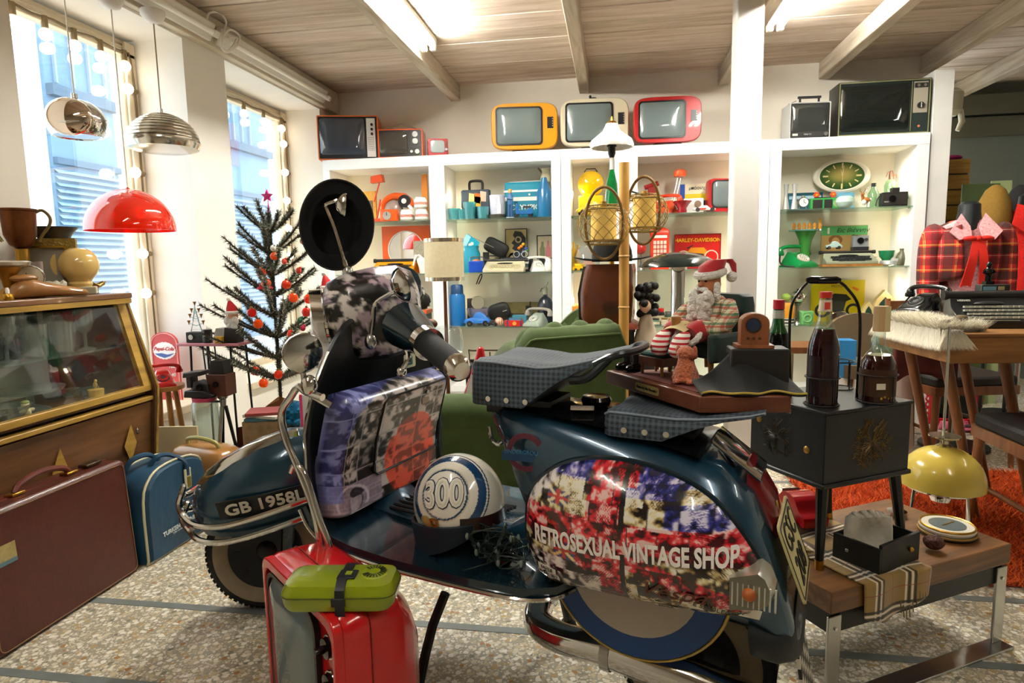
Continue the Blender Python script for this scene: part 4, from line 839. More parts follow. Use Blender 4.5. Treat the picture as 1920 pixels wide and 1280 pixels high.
obj('latch',box(.05,.012,.04,.03,-.083,.165),mat('#a39a5c',.4,.3),tc_,bev=.006);obj('latch_button',cyl(.009,.008,n=14).r('x',90).t(.03,-.088,.185),mat('#c9c088',.3,.4),tc_)
obj('handle',tube(smooth_path([(-.09,-.02,.245),(-.08,-.03,.268),(0,-.035,.278),(.09,-.03,.268),(.10,-.02,.245)],5),.008,8),mat('#a9a05c',.4),tc_)
for z in(.05,.075,.10):obj('ridge',tor(1,.01,40,5).s(.181,.087,.3).t(0,0,z),TAN,tc_)
q=col(335,2.28,0);solo('cream_board','plain cream board leaning upright behind the tan case','board',box(.20,.012,.34),mat('#d3c79e',.7),(-1.83,2.36,0),8)
#  christmas tree and its ornaments
TY=2.78;tb=col(527,TY,.35);TX=tb[0];ztop=float(aty(527,398,TY)[2])
tree=thing('christmas_tree','sparse frosted artificial christmas tree hung with orange baubles by the further window','christmas tree',(TX,TY,0))
obj('trunk',tube([(0,0,.02),(0,0,.36)],.014,8),mat('#1d3d34',.6),tree);obj('pole',tube([(0,0,.34),(0,0,ztop)],.008,6),mat('#3a3128',.8),tree)
obj('stand',cat([bar((0,0,.06),(.16*math.cos(a),.16*math.sin(a),.01),.009)for a in(.3,2.4,4.5)]),mat('#1d3d34',.6),tree)
def tinsel(p,q,n,L,bow=0,seed=0):
 r_=random.Random(seed);p,q=Vector(p),Vector(q);d=(q-p);u=d.normalized();a=u.orthogonal().normalized();b=u.cross(a);v,f,c=[],[],[]
 core=tube([tuple(p+d*t+Vector((0,0,bow*4*t*(1-t))))for t in(0,.25,.5,.75,1)],[.006,.006,.005,.004,.003],5);core.c=np.tile(hx('#4a3d2c'),(len(core.v),1))
 for i in range(n):
  t=r_.random()**.9;o=p+d*t+Vector((0,0,bow*4*t*(1-t)));th=r_.random()*6.283;w=(a*math.cos(th)+b*math.sin(th));tip=o+(w*1.0+u*r_.uniform(.3,.9)).normalized()*L*r_.uniform(.6,1.1);sd=u.cross(w)*.003
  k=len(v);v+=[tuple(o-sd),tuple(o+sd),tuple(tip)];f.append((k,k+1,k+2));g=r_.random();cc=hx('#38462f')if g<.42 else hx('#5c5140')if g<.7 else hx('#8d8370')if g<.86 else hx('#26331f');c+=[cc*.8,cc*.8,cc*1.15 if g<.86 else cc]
 return core+G(v,f,np.clip(np.array(c),0,1))
MT=pmat(.8);k=0;ns_=8
for lev in range(ns_):
 z=.47+(ztop-.56)*lev/(ns_-1);L=.36-.235*(lev/(ns_-1))**1.1;nb=9 if lev<6 else 7
 for i in range(nb):
  a=2*PI*i/nb+lev*.55+rnd.uniform(-.15,.15);l=L*rnd.uniform(.85,1.1);rise=l*(.42+.06*lev)*rnd.uniform(.85,1.15)
  if TX+l*math.cos(a)<-2.32:l*=.7
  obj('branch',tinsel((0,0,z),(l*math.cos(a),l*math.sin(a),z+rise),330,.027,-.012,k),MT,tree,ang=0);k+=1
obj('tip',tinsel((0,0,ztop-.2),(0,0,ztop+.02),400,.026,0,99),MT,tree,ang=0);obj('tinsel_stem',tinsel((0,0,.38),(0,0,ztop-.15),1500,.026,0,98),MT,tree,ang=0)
solo('star_topper','pink glitter star topper on the tip of the christmas tree','tree topper',cat([prism([(r_*math.sin(PI*i/5),r_*math.cos(PI*i/5))for i,r_ in[(i,.03 if i%2==0 else.013)for i in range(10)]],.01).r('x',90).t(0,0,.055),lathe([(.006,-.03),(.004,.0),(.001,.045)],8)]),mat('#d02a78',.4),(TX,TY,ztop+.02))
BA=[mat(c,.08,tr=.35,coat=.6,em=.12)for c in('#f0500c','#e8380f','#d8241a')]  # faint glow put into the bauble glass itself
BPX=[(514,480,0),(490,511,0),(499,531,0),(537,533,1),(572,453,2),(579,560,1),(550,558,0),(472,586,2),(484,607,0),(547,626,1),(597,637,1),(522,702,1),(478,695,0),(494,718,0),(575,585,2)]
ordn=['topmost','second','third','fourth','fifth','sixth','seventh','eighth','ninth','tenth','eleventh','twelfth','thirteenth','fourteenth','lowest']
proto=None
for i,(x,y,m)in enumerate(sorted(BPX,key=lambda q:q[1])):
 Yb=TY-.05-.12*rnd.random();P=aty(x,y,Yb);r_=.0215 if y>480 else.018
 o=thing('bauble','shiny orange-red glass bauble, %s counting down from the tree top'%ordn[i]if i else 'small orange bauble nearest the tree top','bauble',tuple(P),group='orange baubles on the christmas tree')
 obj('ball',ell(r_,n=20,m=14),BA[m],o);obj('cap',cyl(.006,.008,z=r_-.002,n=10),BRASS,o);obj('hook',tube([(0,0,r_+.004),(.003,0,r_+.014),(0,0,r_+.022)],.001,4),BRASS,o)
def santa_head(name,label,px,py,Y,s=1.0,kind=0):
 P=aty(px,py,Y);M_FL=mat('#efe9df',.95,bump=.6,bs=200);M_RD=mat('#c41f22',.8)
 return make(name,label,'ornament',tuple(P),[('face',ell(.017*s,.016*s,.02*s,14,10),mat('#d9a07a',.6)),('beard',cat([ell(.012*s,.01*s,.016*s,10,8,x*s,-.012*s,z*s)for x,z in((-.014,-.016),(0,-.022),(.014,-.016),(-.007,-.036),(.008,-.035))]),M_FL),('hat',lathe([(.021*s,.012*s),(.017*s,.028*s),(.008*s,.045*s),(.001,.055*s)],14).w(lambda x,y,z:(x-.3*max(0,z-.02*s),y,z)),M_RD),('hat_band',tor(.02*s,.006*s,16,6).t(0,0,.012*s),M_FL),('pompom',ell(.007*s,x=-.012*s,z=.055*s,n=10,m=8),M_FL)])
santa_head('santa_ornament','santa head ornament with long white beard on the inner edge of the tree',615,545,TY-.1,1.35)
santa_head('santa_ornament','santa head ornament sitting on the small pink table beside the tree',437,592,2.62,1.35)
make('red_hat_ornament','red felt hat ornament with white trim among the left branches','ornament',tuple(aty(497,540,TY-.1)),[('hat',lathe([(.03,0),(.022,.02),(.01,.035),(.001,.045)],14),mat('#b3122c',.8)),('brim',tor(.029,.006,16,6),mat('#c41f3a',.8))])
for nm,lb,px,py,c in(('glass_bird','white glass bird ornament in the tree centre',512,465,'#efe8dc'),('gold_bell','gold bell ornament in the middle branches',503,553,'#b49a4a'),('red_bird','red bird ornament on the inner branches',560,507,'#d8442c'),('toy_soldier_ornament','red and white drum ornament on the trunk of the tree',533,490,'#d84a34'),('green_gift_ornament','green wrapped ornament under the lower right branches',563,600,'#3f7a5a'),('pink_ball_ornament','raspberry pink crinkled ball ornament above the round mirror',568,615,'#c0264a'),('gift_box_ornament','small green and gold box near the hat brim',567,452,'#6f7a34')):
 solo(nm,lb,'ornament',cat([ell(.012,.012,.014,12,8),ell(.006,n=8,m=6,x=.008,z=.012)]),mat(c,.4,noise=.2,ns=80),tuple(aty(px,py,TY-.12)))
PY=2.62;zt=float(aty(400,641,PY)[2]);px0,px1=col(347,PY,zt),col(462,PY,zt);pcx=(px0[0]+px1[0])/2;pw=px1[0]-px0[0]
make('pink_side_table','narrow pink side table on black rod legs crowded with old cameras','table',(pcx,PY+.02,0),[('tabletop',box(pw,.16,.012,0,0,zt-.012),mat('#c9828c',.5),{'bev':.003})]+[('leg',bar((x,y,zt-.012),(x*1.15,y*1.2,0),.005),BLACK)for x in(-pw*.32,pw*.32)for y in(-.06,.06)]+[('rod',bar((x,-.03,zt-.012),(x+.01,-.03,zt-.17),.0035),BLACK)for x in(-.06,-.03,0)])
q=col(373,PY-.01,zt)
make('box_camera','long black box camera lying on the pink table under the candle tree','camera',q,[('body',box(.095,.045,.048),mat('#16140f',.5),{'bev':.003}),('end_cap',cyl(.021,.06,.052,-.01,0,14),mat('#201d18',.4)),('lens',cyl(.012,.006,n=14).r('x',90).t(-.02,-.022,.026),STEEL)])
q=col(430,PY-.01,zt)
make('folding_camera','folding camera with grey front flap and a yellow carton on the pink table','camera',q,[('body',prism([(-.01,0),(.055,0),(.058,.062),(.0,.07)],.06).r('x',90).t(0,.03,0),mat('#1b1712',.45),{'bev':.002}),('flap',prism([(-.06,.012),(-.004,0),(0,.066),(-.045,.066)],.055).r('x',90).t(0,.028,0),mat('#98958e',.4),{'bev':.002}),('yellow_carton',box(.035,.02,.03,-.025,-.035,0),mat('#e0a414',.5),{'bev':.001})])
q=col(369,PY-.01,zt+.048);GM=mat('#a0743a',.35,.8);CN=[(0,.125)]+[(s*x,z)for z,x in((.095,.018),(.07,.028),(.04,.036))for s in(-1,1)]
make('candle_tree','small pale metal candle tree with brass cups standing on the box camera','candle holder',q,[('frame',cat([prism([(-.03,0),(-.012,.05),(-.016,.05),(0,.12),(.016,.05),(.012,.05),(.03,0),(.026,0),(0,.10),(-.026,0)],.003).r('x',90)]+[bar((0,0,z-.012),(x,0,z),.0015,5)for x,z in CN[1:]]+[bar((-.024+.005*i,-.001,.01+.02*i),(.024-.005*i,-.001,.01+.02*i),.0012,4)for i in range(5)]),mat('#a9c3bd',.4,.3))]+[('candle_cup',lathe([(.001,z-.008),(.003,z),(.008,z+.012),(.006,z+.012),(.001,z+.003)],10).t(x,0,0),GM)for x,z in CN])
PC=2.5;zc_=float(aty(380,742,PC)[2])
make('glass_jar','clear glass sweet jar with a pink lid under the folding instant camera','jar',(col(383,PC,zc_)[0],PC,0),[('jar',lathe([(.05,.12),(.055,.13),(.055,zc_-.03),(.045,zc_-.012)],24,False),GLS),('lid',lathe([(.05,zc_-.02),(.052,zc_-.004),(.001,zc_-.002)],24),mat('#c8446a',.4)),('foot',box(.09,.09,.12),mat('#241a14',.6))])
make('instant_camera','black folding instant camera standing open on the glass jar','camera',(col(382,PC,zc_)[0],PC,zc_),[('base',prism([(-.065,0),(.07,0),(.075,.012),(.03,.03),(-.06,.03)],.09).r('x',90).t(0,.045,0),mat('#191817',.4),{'bev':.003}),('front',prism([(-.03,.025),(.05,.02),(.045,.06),(-.02,.07)],.07).r('x',90).t(0,.035,0),mat('#22211f',.45),{'bev':.003}),('flip_top',prism([(-.07,.085),(.015,.095),(.02,.115),(-.065,.108)],.075).r('x',90).t(0,.037,0),mat('#171615',.4),{'bev':.004}),('hinge_post',box(.02,.05,.05,-.05,0,.04),mat('#1c1b1a',.4)),('lens',cyl(.014,.008,n=16).r('x',90).t(.01,-.036,.045),GLOSSB)])
q=col(431,PC+.02,.0);zb0,zb1=float(aty(431,742,PC)[2]),float(aty(431,676,PC)[2]);hb=zb1-zb0
tri=make('tripod','black and chrome camera tripod on the floor beneath the leather camera','tripod',(q[0],PC+.02,0),[('head',lathe([(.012,zb0-.05),(.014,zb0-.02),(.022,zb0-.012),(.022,zb0-.001)],14),STEEL),('pan_handle',bar((0,0,zb0-.03),(-.085,-.03,zb0-.025),.005),BLACK)]+[('leg',tube([(.01*math.cos(a),.01*math.sin(a),zb0-.05),(.075*math.cos(a),.075*math.sin(a),0)],[.008,.006],8),m)for a,m in((.3,BLACK),(2.5,BLACK),(4.5,STEEL))])
make('leather_camera','brown leather box camera with black waist-level hood on the tripod','camera',(q[0],PC+.02,zb0),[('body',box(.09,.08,hb*.62),mat('#4d2415',.5,noise=.15,ns=50),{'bev':.003}),('hood',prism([(-.036,hb*.62),(.036,hb*.62),(.028,hb),(-.028,hb)],.06).r('x',90).t(0,.03,0),mat('#15120f',.5),{'bev':.002}),('lens',cyl(.013,.006,n=14).r('x',90).t(0,-.04,hb*.35),GLOSSB)])
sy_=2.9;z0,z1=float(aty(325,800,sy_)[2]),float(aty(325,622,sy_)[2]);a_,b_=col(301,sy_,.5)[0],col(352,sy_,.5)[0];sw,sh=(b_-a_),z1-max(z0,.0)
sg=thing('tin_sign','tall red tin drink sign with rounded top leaning on the wall below the window','sign',((a_+b_)/2-.04,sy_,max(z0,0)))
RD=mat('#c23a34',.4,noise=.06,ns=12)
obj('plate',up(prism([(-sw/2,0),(sw/2,0),(sw/2,sh-sw*.35)]+[(sw/2*math.cos(t),sh-sw*.35+sw*.35*math.sin(t))for t in[PI*i/10 for i in range(1,10)]]+[(-sw/2,sh-sw*.35)],.006)),RD,sg)
obj('border',up(tube([(x*.92,y,.0)for x,y in[(-sw/2,.02),(sw/2,.02),(sw/2,sh-sw*.38)]+[(sw/2*math.cos(t),sh-sw*.38+sw*.34*math.sin(t))for t in[PI*i/10 for i in range(1,10)]]+[(-sw/2,sh-sw*.38)]],.0025,4,True)).t(0,-.0075,0),mat('#e3a49c',.5),sg)
cap=obj('bottle_cap',up(prism([((.40+.02*(i%2))*sw*math.cos(2*PI*i/40),sh-sw*.62+(.28+.014*(i%2))*sw*math.sin(2*PI*i/40))for i in range(40)],.003)).t(0,-.0065,0),mat('#efe6e0',.4),sg)
obj('cap_wave',up(prism([(-.36*sw,sh-sw*.72),(-.2*sw,sh-sw*.80),(.0,sh-sw*.86),(.2*sw,sh-sw*.80),(.36*sw,sh-sw*.70),(.1*sw,sh-sw*.75),(-.1*sw,sh-sw*.70)],.002)).t(0,-.0097,0),mat('#3f5596',.4),cap)
obj('lettering',up(text('Pepsi-Cola',sw*.17,.001,bold=.0006).w(lambda x,y,z:(x+y*.3,y,z)).t(0,sh-sw*.56,0)).t(0,-.0105,0),mat('#c23a34',.4),cap)
for i,s_ in enumerate(('100','140','130','120','110')):obj('scale_figure',up(text(s_,sw*.16,.001).t(sw*.22,sh-sw*(1.15+.28*i),0)).t(0,-.0075,0),mat('#ecd9d2',.4),sg)
WD=wood('#8a5a26','#b07c3e','z',6,.4,8);sY=2.52;zs=float(aty(322,722,sY)[2]);q=col(318,sY,zs)
make('wooden_stool','wooden stool with splayed legs carrying a red telephone','stool',(q[0]-.03,sY,0),[('seat',cyl(.085,.018,z=zs-.018,n=24),WD)]+[('leg',bar((.05*math.cos(a),.05*math.sin(a),zs-.018),(.10*math.cos(a),.10*math.sin(a),0),.012),WD)for a in(-.6,1.2,2.6,4.2)])
def phone(name,label,loc,rz,body,dial,hand=None,s=1.0,group=None):
 t=thing(name,label,'telephone',loc,rz,group);b=mat(body,.2,coat=.4);h=mat(hand or body,.2,coat=.4);Gs=lambda g:g.s(s)
 sec=lambda y,w,z0,z1:[(x*w,y,z0 if i>5 else z1)for i,x in enumerate((-.8,-.4,0,.4,.8,.85,1,.5,0,-.5,-1,-.85))]
 rings=[]
 for y,w,h0 in((-.10,.075,.02),(-.095,.08,.03),(-.03,.078,.06),(.03,.062,.098),(.07,.058,.105),(.09,.07,.06),(.10,.075,.02)):
  rings.append([(-w,y,0),(w,y,0),(w,y,.012),(w*.82,y,h0*.8),(w*.6,y,h0),(-w*.6,y,h0),(-w*.82,y,h0*.8),(-w,y,.012)])
 obj('body',Gs(loft(rings)),b,t,bev=.004*s)
 dl=lambda g:Gs(g.r('x',36).t(0,-.045,.062))
 dd=obj('dial',dl(lathe([(.04,-.01),(.042,0),(.036,.004),(.001,.004)],28)),mat(dial,.4),t)
 obj('finger_wheel',dl(ring(circ(.036,24),circ(.018,24),.003,.004)),b if dial=='#1b1b1b' else mat('#d8d6cc',.3),dd)
 obj('finger_hole',dl(cat([cyl(.0042,.0035,.027*math.cos(a),.027*math.sin(a),.0045,8)for a in[2*PI*i/12 for i in range(10)]])),BLACK,dd)
 hs_=[(-.11,.05,.095),(-.10,.05,.125),(-.05,.05,.138),(.05,.05,.138),(.10,.05,.125),(.11,.05,.095)]
 hd_=obj('handset',Gs(tube(smooth_path(hs_,4),[.02,.021,.02,.017,.014,.013,.0125,.0125,.0125,.0125,.0125,.0125,.0125,.0125,.013,.014,.017,.019,.02,.021,.02],12)),h,t)
 for x in(-.11,.11):obj('earpiece',Gs(lathe([(.022,0),(.026,.008),(.024,.022),(.001,.024)],16).t(x,.05,.078)),h,hd_)
 obj('cord',Gs(tube(smooth_path([(-.11,.05,.08),(-.13,.02,.03),(-.12,-.03,.008),(-.09,-.07,.006)],5),.005,6)),BLACK,t)
 return t
phone('red_telephone','red rotary telephone on the wooden stool behind the glass cabinet',(q[0]-.03,sY,zs),40,'#c01c1c','#1b1b1b',s=.62)
q=col(403,2.36,0)
make('black_pouf','low black round pouf with a red paper rose on top','pouf',(q[0],2.42,0),[('body',lathe([(.10,0),(.11,.03),(.11,.10),(.09,.125),(.001,.135)],24),mat('#191817',.6)),('rose',cat([ell(.016,.016,.012,10,6,-.04+.012*math.cos(a),-.02+.012*math.sin(a),.135+.004*i)for i,a in enumerate((0,1.3,2.6,3.9,5.2))]),mat('#c01e2c',.6))])
q=col(466,2.5,0)
make('dark_red_box','dark red crumpled paper carrier bag standing behind the tripod','bag',(q[0]+.02,2.60,0),[('bag',loft([[(-.09,-.05,0),(.09,-.05,0),(.09,.05,0),(-.09,.05,0)],[(-.09,-.055,.2),(.0,-.045,.21),(.09,-.055,.2),(.09,.05,.2)][:4],[(-.08,-.05,.29),(.02,-.04,.31),(.085,-.05,.27),(.03,.05,.30)]],True,False),mat('#45140f',.5,noise=.2,ns=12))])
solo('kraft_bag','brown kraft paper bag with a torn top behind the dark red carrier bag','bag',loft([[(-.05,-.04,0),(.05,-.04,0),(.05,.04,0),(-.05,.04,0)],[(-.055,-.045,.3),(.055,-.04,.3),(.05,.045,.3),(-.05,.04,.3)],[(-.06,-.05,.36),(.03,-.05,.40),(.06,.05,.35),(-.04,.04,.39)]],True,False),mat('#8a5a34',.8,noise=.2,ns=20),(q[0]+.07,2.72,0))
q=col(557,2.45,.2);solo('blue_foil_ball','crumpled blue foil ball under the christmas tree','ball',ell(.055,n=22,m=14).w(lambda x,y,z:tuple(np.array((x,y,z))*(1+.10*math.sin(x*190)*math.cos(z*170+y*120)))),mat('#1c6a9a',.18,.8),(q[0],2.45,float(aty(557,775,2.45)[2])-.0),ang=10)
zb_=float(aty(557,775,2.45)[2])-.055
solo('white_hat_box','white round box under the blue foil ball','box',cyl(.09,max(.05,zb_),n=24),mat('#c9c1b2',.6),(q[0],2.45,0))
q=col(508,2.42,.2);zz=float(aty(505,775,2.42)[2])
for i,(c,r_)in enumerate((('#3c6a74',12),('#c9c2b6',-8),('#8a3a34',20))):solo('magazine',['teal magazine at the bottom of the pile under the tree','white magazine in the middle of the pile under the tree','red magazine on top of the pile under the tree'][i],'magazine',box(.16,.12,.012),mat(c,.5,noise=.15,ns=30),(q[0],2.42,zz-.02+.012*i),r_,bev=.001)
solo('wicker_box','tan box under the magazines beneath the tree','box',box(.17,.13,max(.05,zz-.02)),mat('#8a7250',.8,noise=.2,ns=40),(q[0],2.42,0),5,bev=.005)
q=aty(585,775,2.2)
make('spiral_notebook','white and blue spiral notebook with pink cover standing behind the legshield','notebook',(float(q[0]),2.2,float(q[2])-.07),[('cover',up(box(.085,.14,.008).t(0,.07,0)),mat('#e6e2dc',.5)),('print',up(prism([(-.02,.03),(.03,.02),(.02,.11)],.001)).t(0,-.0085,0),mat('#2c4fb4',.5)),('pink_edge',up(box(.014,.14,.009).t(-.045,.07,0)),mat('#e2437c',.5)),('spiral',cat([tor(.006,.0012,8,4).r('y',90).t(-.052,-.004,.01+.0075*i)for i in range(17)]),STEEL)],rz=-18)
solo('notebook_stand','grey storage box carrying the spiral notebook','box',box(.14,.12,max(.05,float(q[2])-.07)),mat('#77716a',.7),(float(q[0]),2.24,0),-18,bev=.004)
hp=s2w(*sl(632,421,.015));N=Vector((.55,-.82,.12)).normalized();upv=Vector((.16,.1,1));Q=upv.cross(N).normalized();Z=N.cross(Q);mm=Matrix((Q,Z,N)).transposed().to_4x4()
FELT=mat('#050505',1.0,noise=.2,ns=60)
hat=thing('bowler_hat','black felt bowler hat hung over the scooter mirror, hollow side out','hat',tuple(hp))
hm=lambda g:g.mx(mm)
rx,ry=.096,.122
obj('brim',hm(solid(grid(40,5,lambda u,v:((rx*(.70+.30*v))*math.cos(2*PI*u),(ry*(.70+.30*v))*math.sin(2*PI*u),-.012+.022*v**2*abs(math.cos(2*PI*u)))),.003)),FELT,hat)
obj('crown',hm(loft([[(rx*s_*math.cos(2*PI*i/36),ry*s_*math.sin(2*PI*i/36),z)for i in range(36)]for s_,z in((.71,-.011),(.72,-.04),(.70,-.075),(.58,-.105),(.32,-.12),(.02,-.125))],False,True)),FELT,hat)
obj('lining',hm(loft([[(rx*s_*math.cos(2*PI*i/36),ry*s_*math.sin(2*PI*i/36),z)for i in range(36)]for s_,z in((.70,-.010),(.69,-.04),(.6,-.06),(.02,-.065))],False,True)),mat('#050505',1.0),hat)
obj('edge_binding',hm(tube([(rx*math.cos(t),ry*math.sin(t),.010*abs(math.cos(t))-.002)for t in[2*PI*i/48 for i in range(48)]],.0025,6,True)),mat('#141414',.7),hat)
hl_=s2w(.708,-.115,.455);he=thing('racing_helmet','white and blue open-face crash helmet numbered 300 resting on the scooter footboard','helmet',tuple(hl_),SA)
ax=Vector((.13,-.90,.50)).normalized()
def hcol(p):
 d=Vector(p).normalized();f=math.degrees(math.acos(max(-1,min(1,d.dot(ax)))))
 if 29.5<f<32:return hx('#1e3f63')
 if f<29.5:return hx('#ece6d8')
 if 32<=f<34:return hx('#d2cbb4')
 if 44<f<55:return hx('#1b3f66')
 if 57<f<59:return hx('#1b3f66')
 return hx('#e9e3d4')if f<57 else hx('#ddd8c8')
RA,RB,RCC=.108,.098,.112
hv=[]
def hsurf(u,v,k=1.0):
 t=2*PI*u;low=-.045-.055*max(0,math.cos(t-math.radians(195)))+.02*math.cos(t);z1=math.asin(max(-1,min(1,low/RCC)));e=z1+(PI/2-z1)*v
 return(RA*k*math.cos(e)*math.cos(t),RB*k*math.cos(e)*math.sin(t),RCC*k*math.sin(e))
hg_=grid(240,110,hsurf);hg_.c=np.array([hcol(p)for p in hg_.v]);obj('shell',solid(hg_,.005),pmat(.15,.6),he,ang=70)
obj('shell_edge',tube([hsurf(i/60,0,1.005)for i in range(60)],.004,6,True),mat('#23211c',.5),he)
def flap(u,v):t=math.radians(150+165*u);z=-.03-.02*u*0-.075*v*(.35+.65*math.sin(PI*min(1,u*.9+.08)));k=1.03-.10*v;return(RA*k*math.cos(t)*.98,RB*k*math.sin(t)*.98,z+.03*(1-u)*-.6+.018*u)
fo=obj('leather_flap',solid(grid(24,8,flap),.006),mat('#16222d',.5,bump=.15,bs=120),he)
Qx=Vector((0,0,1)).cross(ax).normalized()if 0 else Vector((1,0,0))-ax*ax.x;Qx.normalize();Qz=ax.cross(Qx);Qz=-Qz if Qz.z<0 else Qz
def on_h(g,x0,z0,k=1.0,rot=0):
 c,s_=math.cos(rot),math.sin(rot)
 def fn(x,y,z):X,Y=x0+x*c-y*s_,z0+x*s_+y*c;d=(ax+Qx*(X/.10)+Qz*(Y/.10)).normalized();r_=1/math.sqrt((d.x/RA)**2+(d.y/RB)**2+(d.z/RCC)**2);p=d*(r_*k+.0015+z);return tuple(p)
 return g.w(fn)
n1=text('300',.083,.0004,bold=.0062).s(.78,1,1);n2=text('300',.083,.0004,bold=.0034).s(.78,1,1);n3=text('300',.083,.0004,bold=-.0016).s(.78,1,1)
no=obj('number',on_h(n1,.0,.0,rot=.22),mat('#1e3550',.4),he,ang=0);obj('number_fill',on_h(n2.t(0,0,.0012),0,0,rot=.22),mat('#ece6d8',.3),no,ang=0)
obj('number_outline',on_h(n3.t(0,0,.0022),0,0,rot=.22),mat('#dcd6c6',.3),no,ang=0)
obj('snap_disc',on_h(lathe([(.018,0),(.019,.005),(.001,.008)],20),-.045,-.078),mat('#a89a5a',.35,.5),he);obj('strap',on_h(box(.13,.018,.004).t(.062,0,0),-.045,-.077,rot=.13),mat('#17140f',.6),he);obj('strap_buckle',on_h(ring(rrect(.022,.026,.003),rrect(.014,.018,.002),.006),-.015,-.073),BRASS,he);obj('white_piping',on_h(box(.12,.005,.004).t(.06,0,0),-.033,-.093,rot=.13),mat('#cfc8a8',.5),he)
obj('rear_band',solid(grid(10,3,lambda u,v:(RA*1.02*math.cos(math.radians(-60+90*u)),RB*1.02*math.sin(math.radians(-60+90*u)),-.03+.03*v),None),.004),mat('#2a1410',.3),he)
r_=random.Random(5);P=[(.84+.045*r_.gauss(0,.7),-.175+.035*r_.gauss(0,.7),.365+abs(.045*r_.gauss(0,.8)))for _ in range(90)]
fl=thing('fairy_lights','tangled dark green fairy lights heaped on the scooter footboard','fairy lights',SO,SA)
obj('wire',tube(smooth_path(P,4),.0016,4),mat('#14241e',.6),fl)
for i in range(0,90,3):obj('lamp',ell(.0045,.0045,.008,8,6,*P[i]),mat(['#8a9a92','#6a3a34','#56707a'][i%3],.2,tr=.4),fl)
Nn,Ll=col(640,1.00,.38),col(502,1.25,.38);tw=math.hypot(Nn[0]-Ll[0],Nn[1]-Ll[1]);rz=math.degrees(math.atan2(Nn[1]-Ll[1],Nn[0]-Ll[0]))
tz=float(aty(640,1163,1.0)[2]);TVR=mat('#c4161a',.18,coat=.5)
tv=thing('red_portable_television','glossy red portable television on the floor in front of the scooter','television',((Nn[0]+Ll[0])/2,(Nn[1]+Ll[1])/2,0),rz)
def rr3(w,h,r,y,cz,cx=0):return[(cx+x,y,cz+z)for x,z in rrect(w,h,r,5)]
hz=tz/2
obj('cabinet',loft([rr3(tw-.01,tz-.012,.03,0,hz),rr3(tw,tz,.035,.012,hz),rr3(tw,tz,.035,.05,hz),rr3(tw*.985,tz*.985,.035,.12,hz),rr3(tw*.9,tz*.9,.05,.155,hz-.01),rr3(tw*.72,tz*.66,.05,.185,hz-.02),rr3(tw*.6,tz*.5,.05,.195,hz-.02)]),TVR,tv)
obj('front_rim',up(ring(rrect(tw-.004,tz-.006,.03,5),rrect(tw-.03,tz-.05,.03,5),.02)).t(0,.004,hz),TVR,tv,bev=.003)
sw_=tw*.66;sc2=obj('screen',loft([rr3(sw_,tz*.80,.035,-.004,hz,-tw*.11),rr3(sw_*.9,tz*.70,.03,-.016,hz,-tw*.11),rr3(sw_*.5,tz*.4,.02,-.022,hz,-tw*.11)]),mat('#5e6d70',.12,coat=.5),tv)
obj('screen_rim',up(ring(rrect(sw_+.016,tz*.83,.04,5),rrect(sw_-.004,tz*.79,.035,5),.012)).t(-tw*.11,-.001,hz),mat('#1a1a1c',.4),sc2)
for i,(zz_,r0)in enumerate(((.80,.02),(.60,.022),(.42,.02))):kn=obj('knob',lathe([(r0,0),(r0*.95,.012),(r0*.4,.014),(r0*.35,.03),(.001,.031)],18).r('x',90).t(tw*.36,-.002,tz*zz_),GLOSSB,tv);obj('knob_ring',tor(r0*1.08,.0025,20,6).r('x',90).t(tw*.36,-.004,tz*zz_),CHROME,kn)
obj('case_seam',tube(rr3(tw+.002,tz+.002,.036,.055,hz),.0015,4,True),mat('#7a0c10',.4),tv)
for x in(-.08,.08):obj('rubber_foot',cyl(.012,.012,x,.08,-.0,10),RUBBER,tv)
gp=atz(640,1100,tz+.03);gc_=thing('green_case','lime green plastic case with a round vent, strapped on top of the red television','case',(float(gp[0])-.003,float(gp[1])+.012,tz+.0005),8)
LG=mat('#8a9a12',.25,coat=.4);GW,GD=.212,.10
obj('lower_shell',loft([[(x,y,z)for x,y in rrect(GW*s_,GD*s_,.024,5)]for z,s_ in((0,.93),(.006,.97),(.026,1.0))]),LG,gc_);obj('upper_shell',loft([[(x,y,z)for x,y in rrect(GW-d,GD-d,.024,5)]for z,d in((.0265,0.001),(.032,.002),(.046,.014),(.051,.034))]),LG,gc_)
obj('seam',tube([(x,y,.0265)for x,y in rrect(GW,GD,.024,5)],.0012,4,True),mat('#4a5408',.5),gc_)
vt=obj('vent_dome',lathe([(.027,.049),(.024,.053),(.001,.055)],24).t(.062,0,0),LG,gc_)
for i in range(18):obj('vent_slot',box(.011,.0016,.0015,.017,0,.0535).r('z',-150+i*17).t(.062,0,0),BLACK,vt)
obj('strap',loft([[(x,y,z)for x in(.0,.018)]+[(x,y*1.02,z+.002)for x in(.018,.0)]for y,z in((-.053,-.06),(-.053,.02),(-.05,.04),(-.035,.0515),(.035,.0515),(.05,.04),(.053,.01))],True,True),mat('#15171c',.5),gc_)
obj('strap_patch',box(.034,.032,.003,.014,-.01,.0515),mat('#15171c',.5),gc_,bev=.001);obj('strap_badge',box(.012,.014,.001,.016,-.008,.0545),mat('#8a9a12',.4),gc_)
obj('catch',box(.026,.004,.016,.006,-.052,.012),mat('#1a1c22',.4),gc_,bev=.001);obj('end_cord',tube(smooth_path([(.006,-.055,-.01),(.0,-.06,-.05),(.012,-.065,-.10),(-.004,-.06,-.15)],4),.003,6),BLACK,gc_)
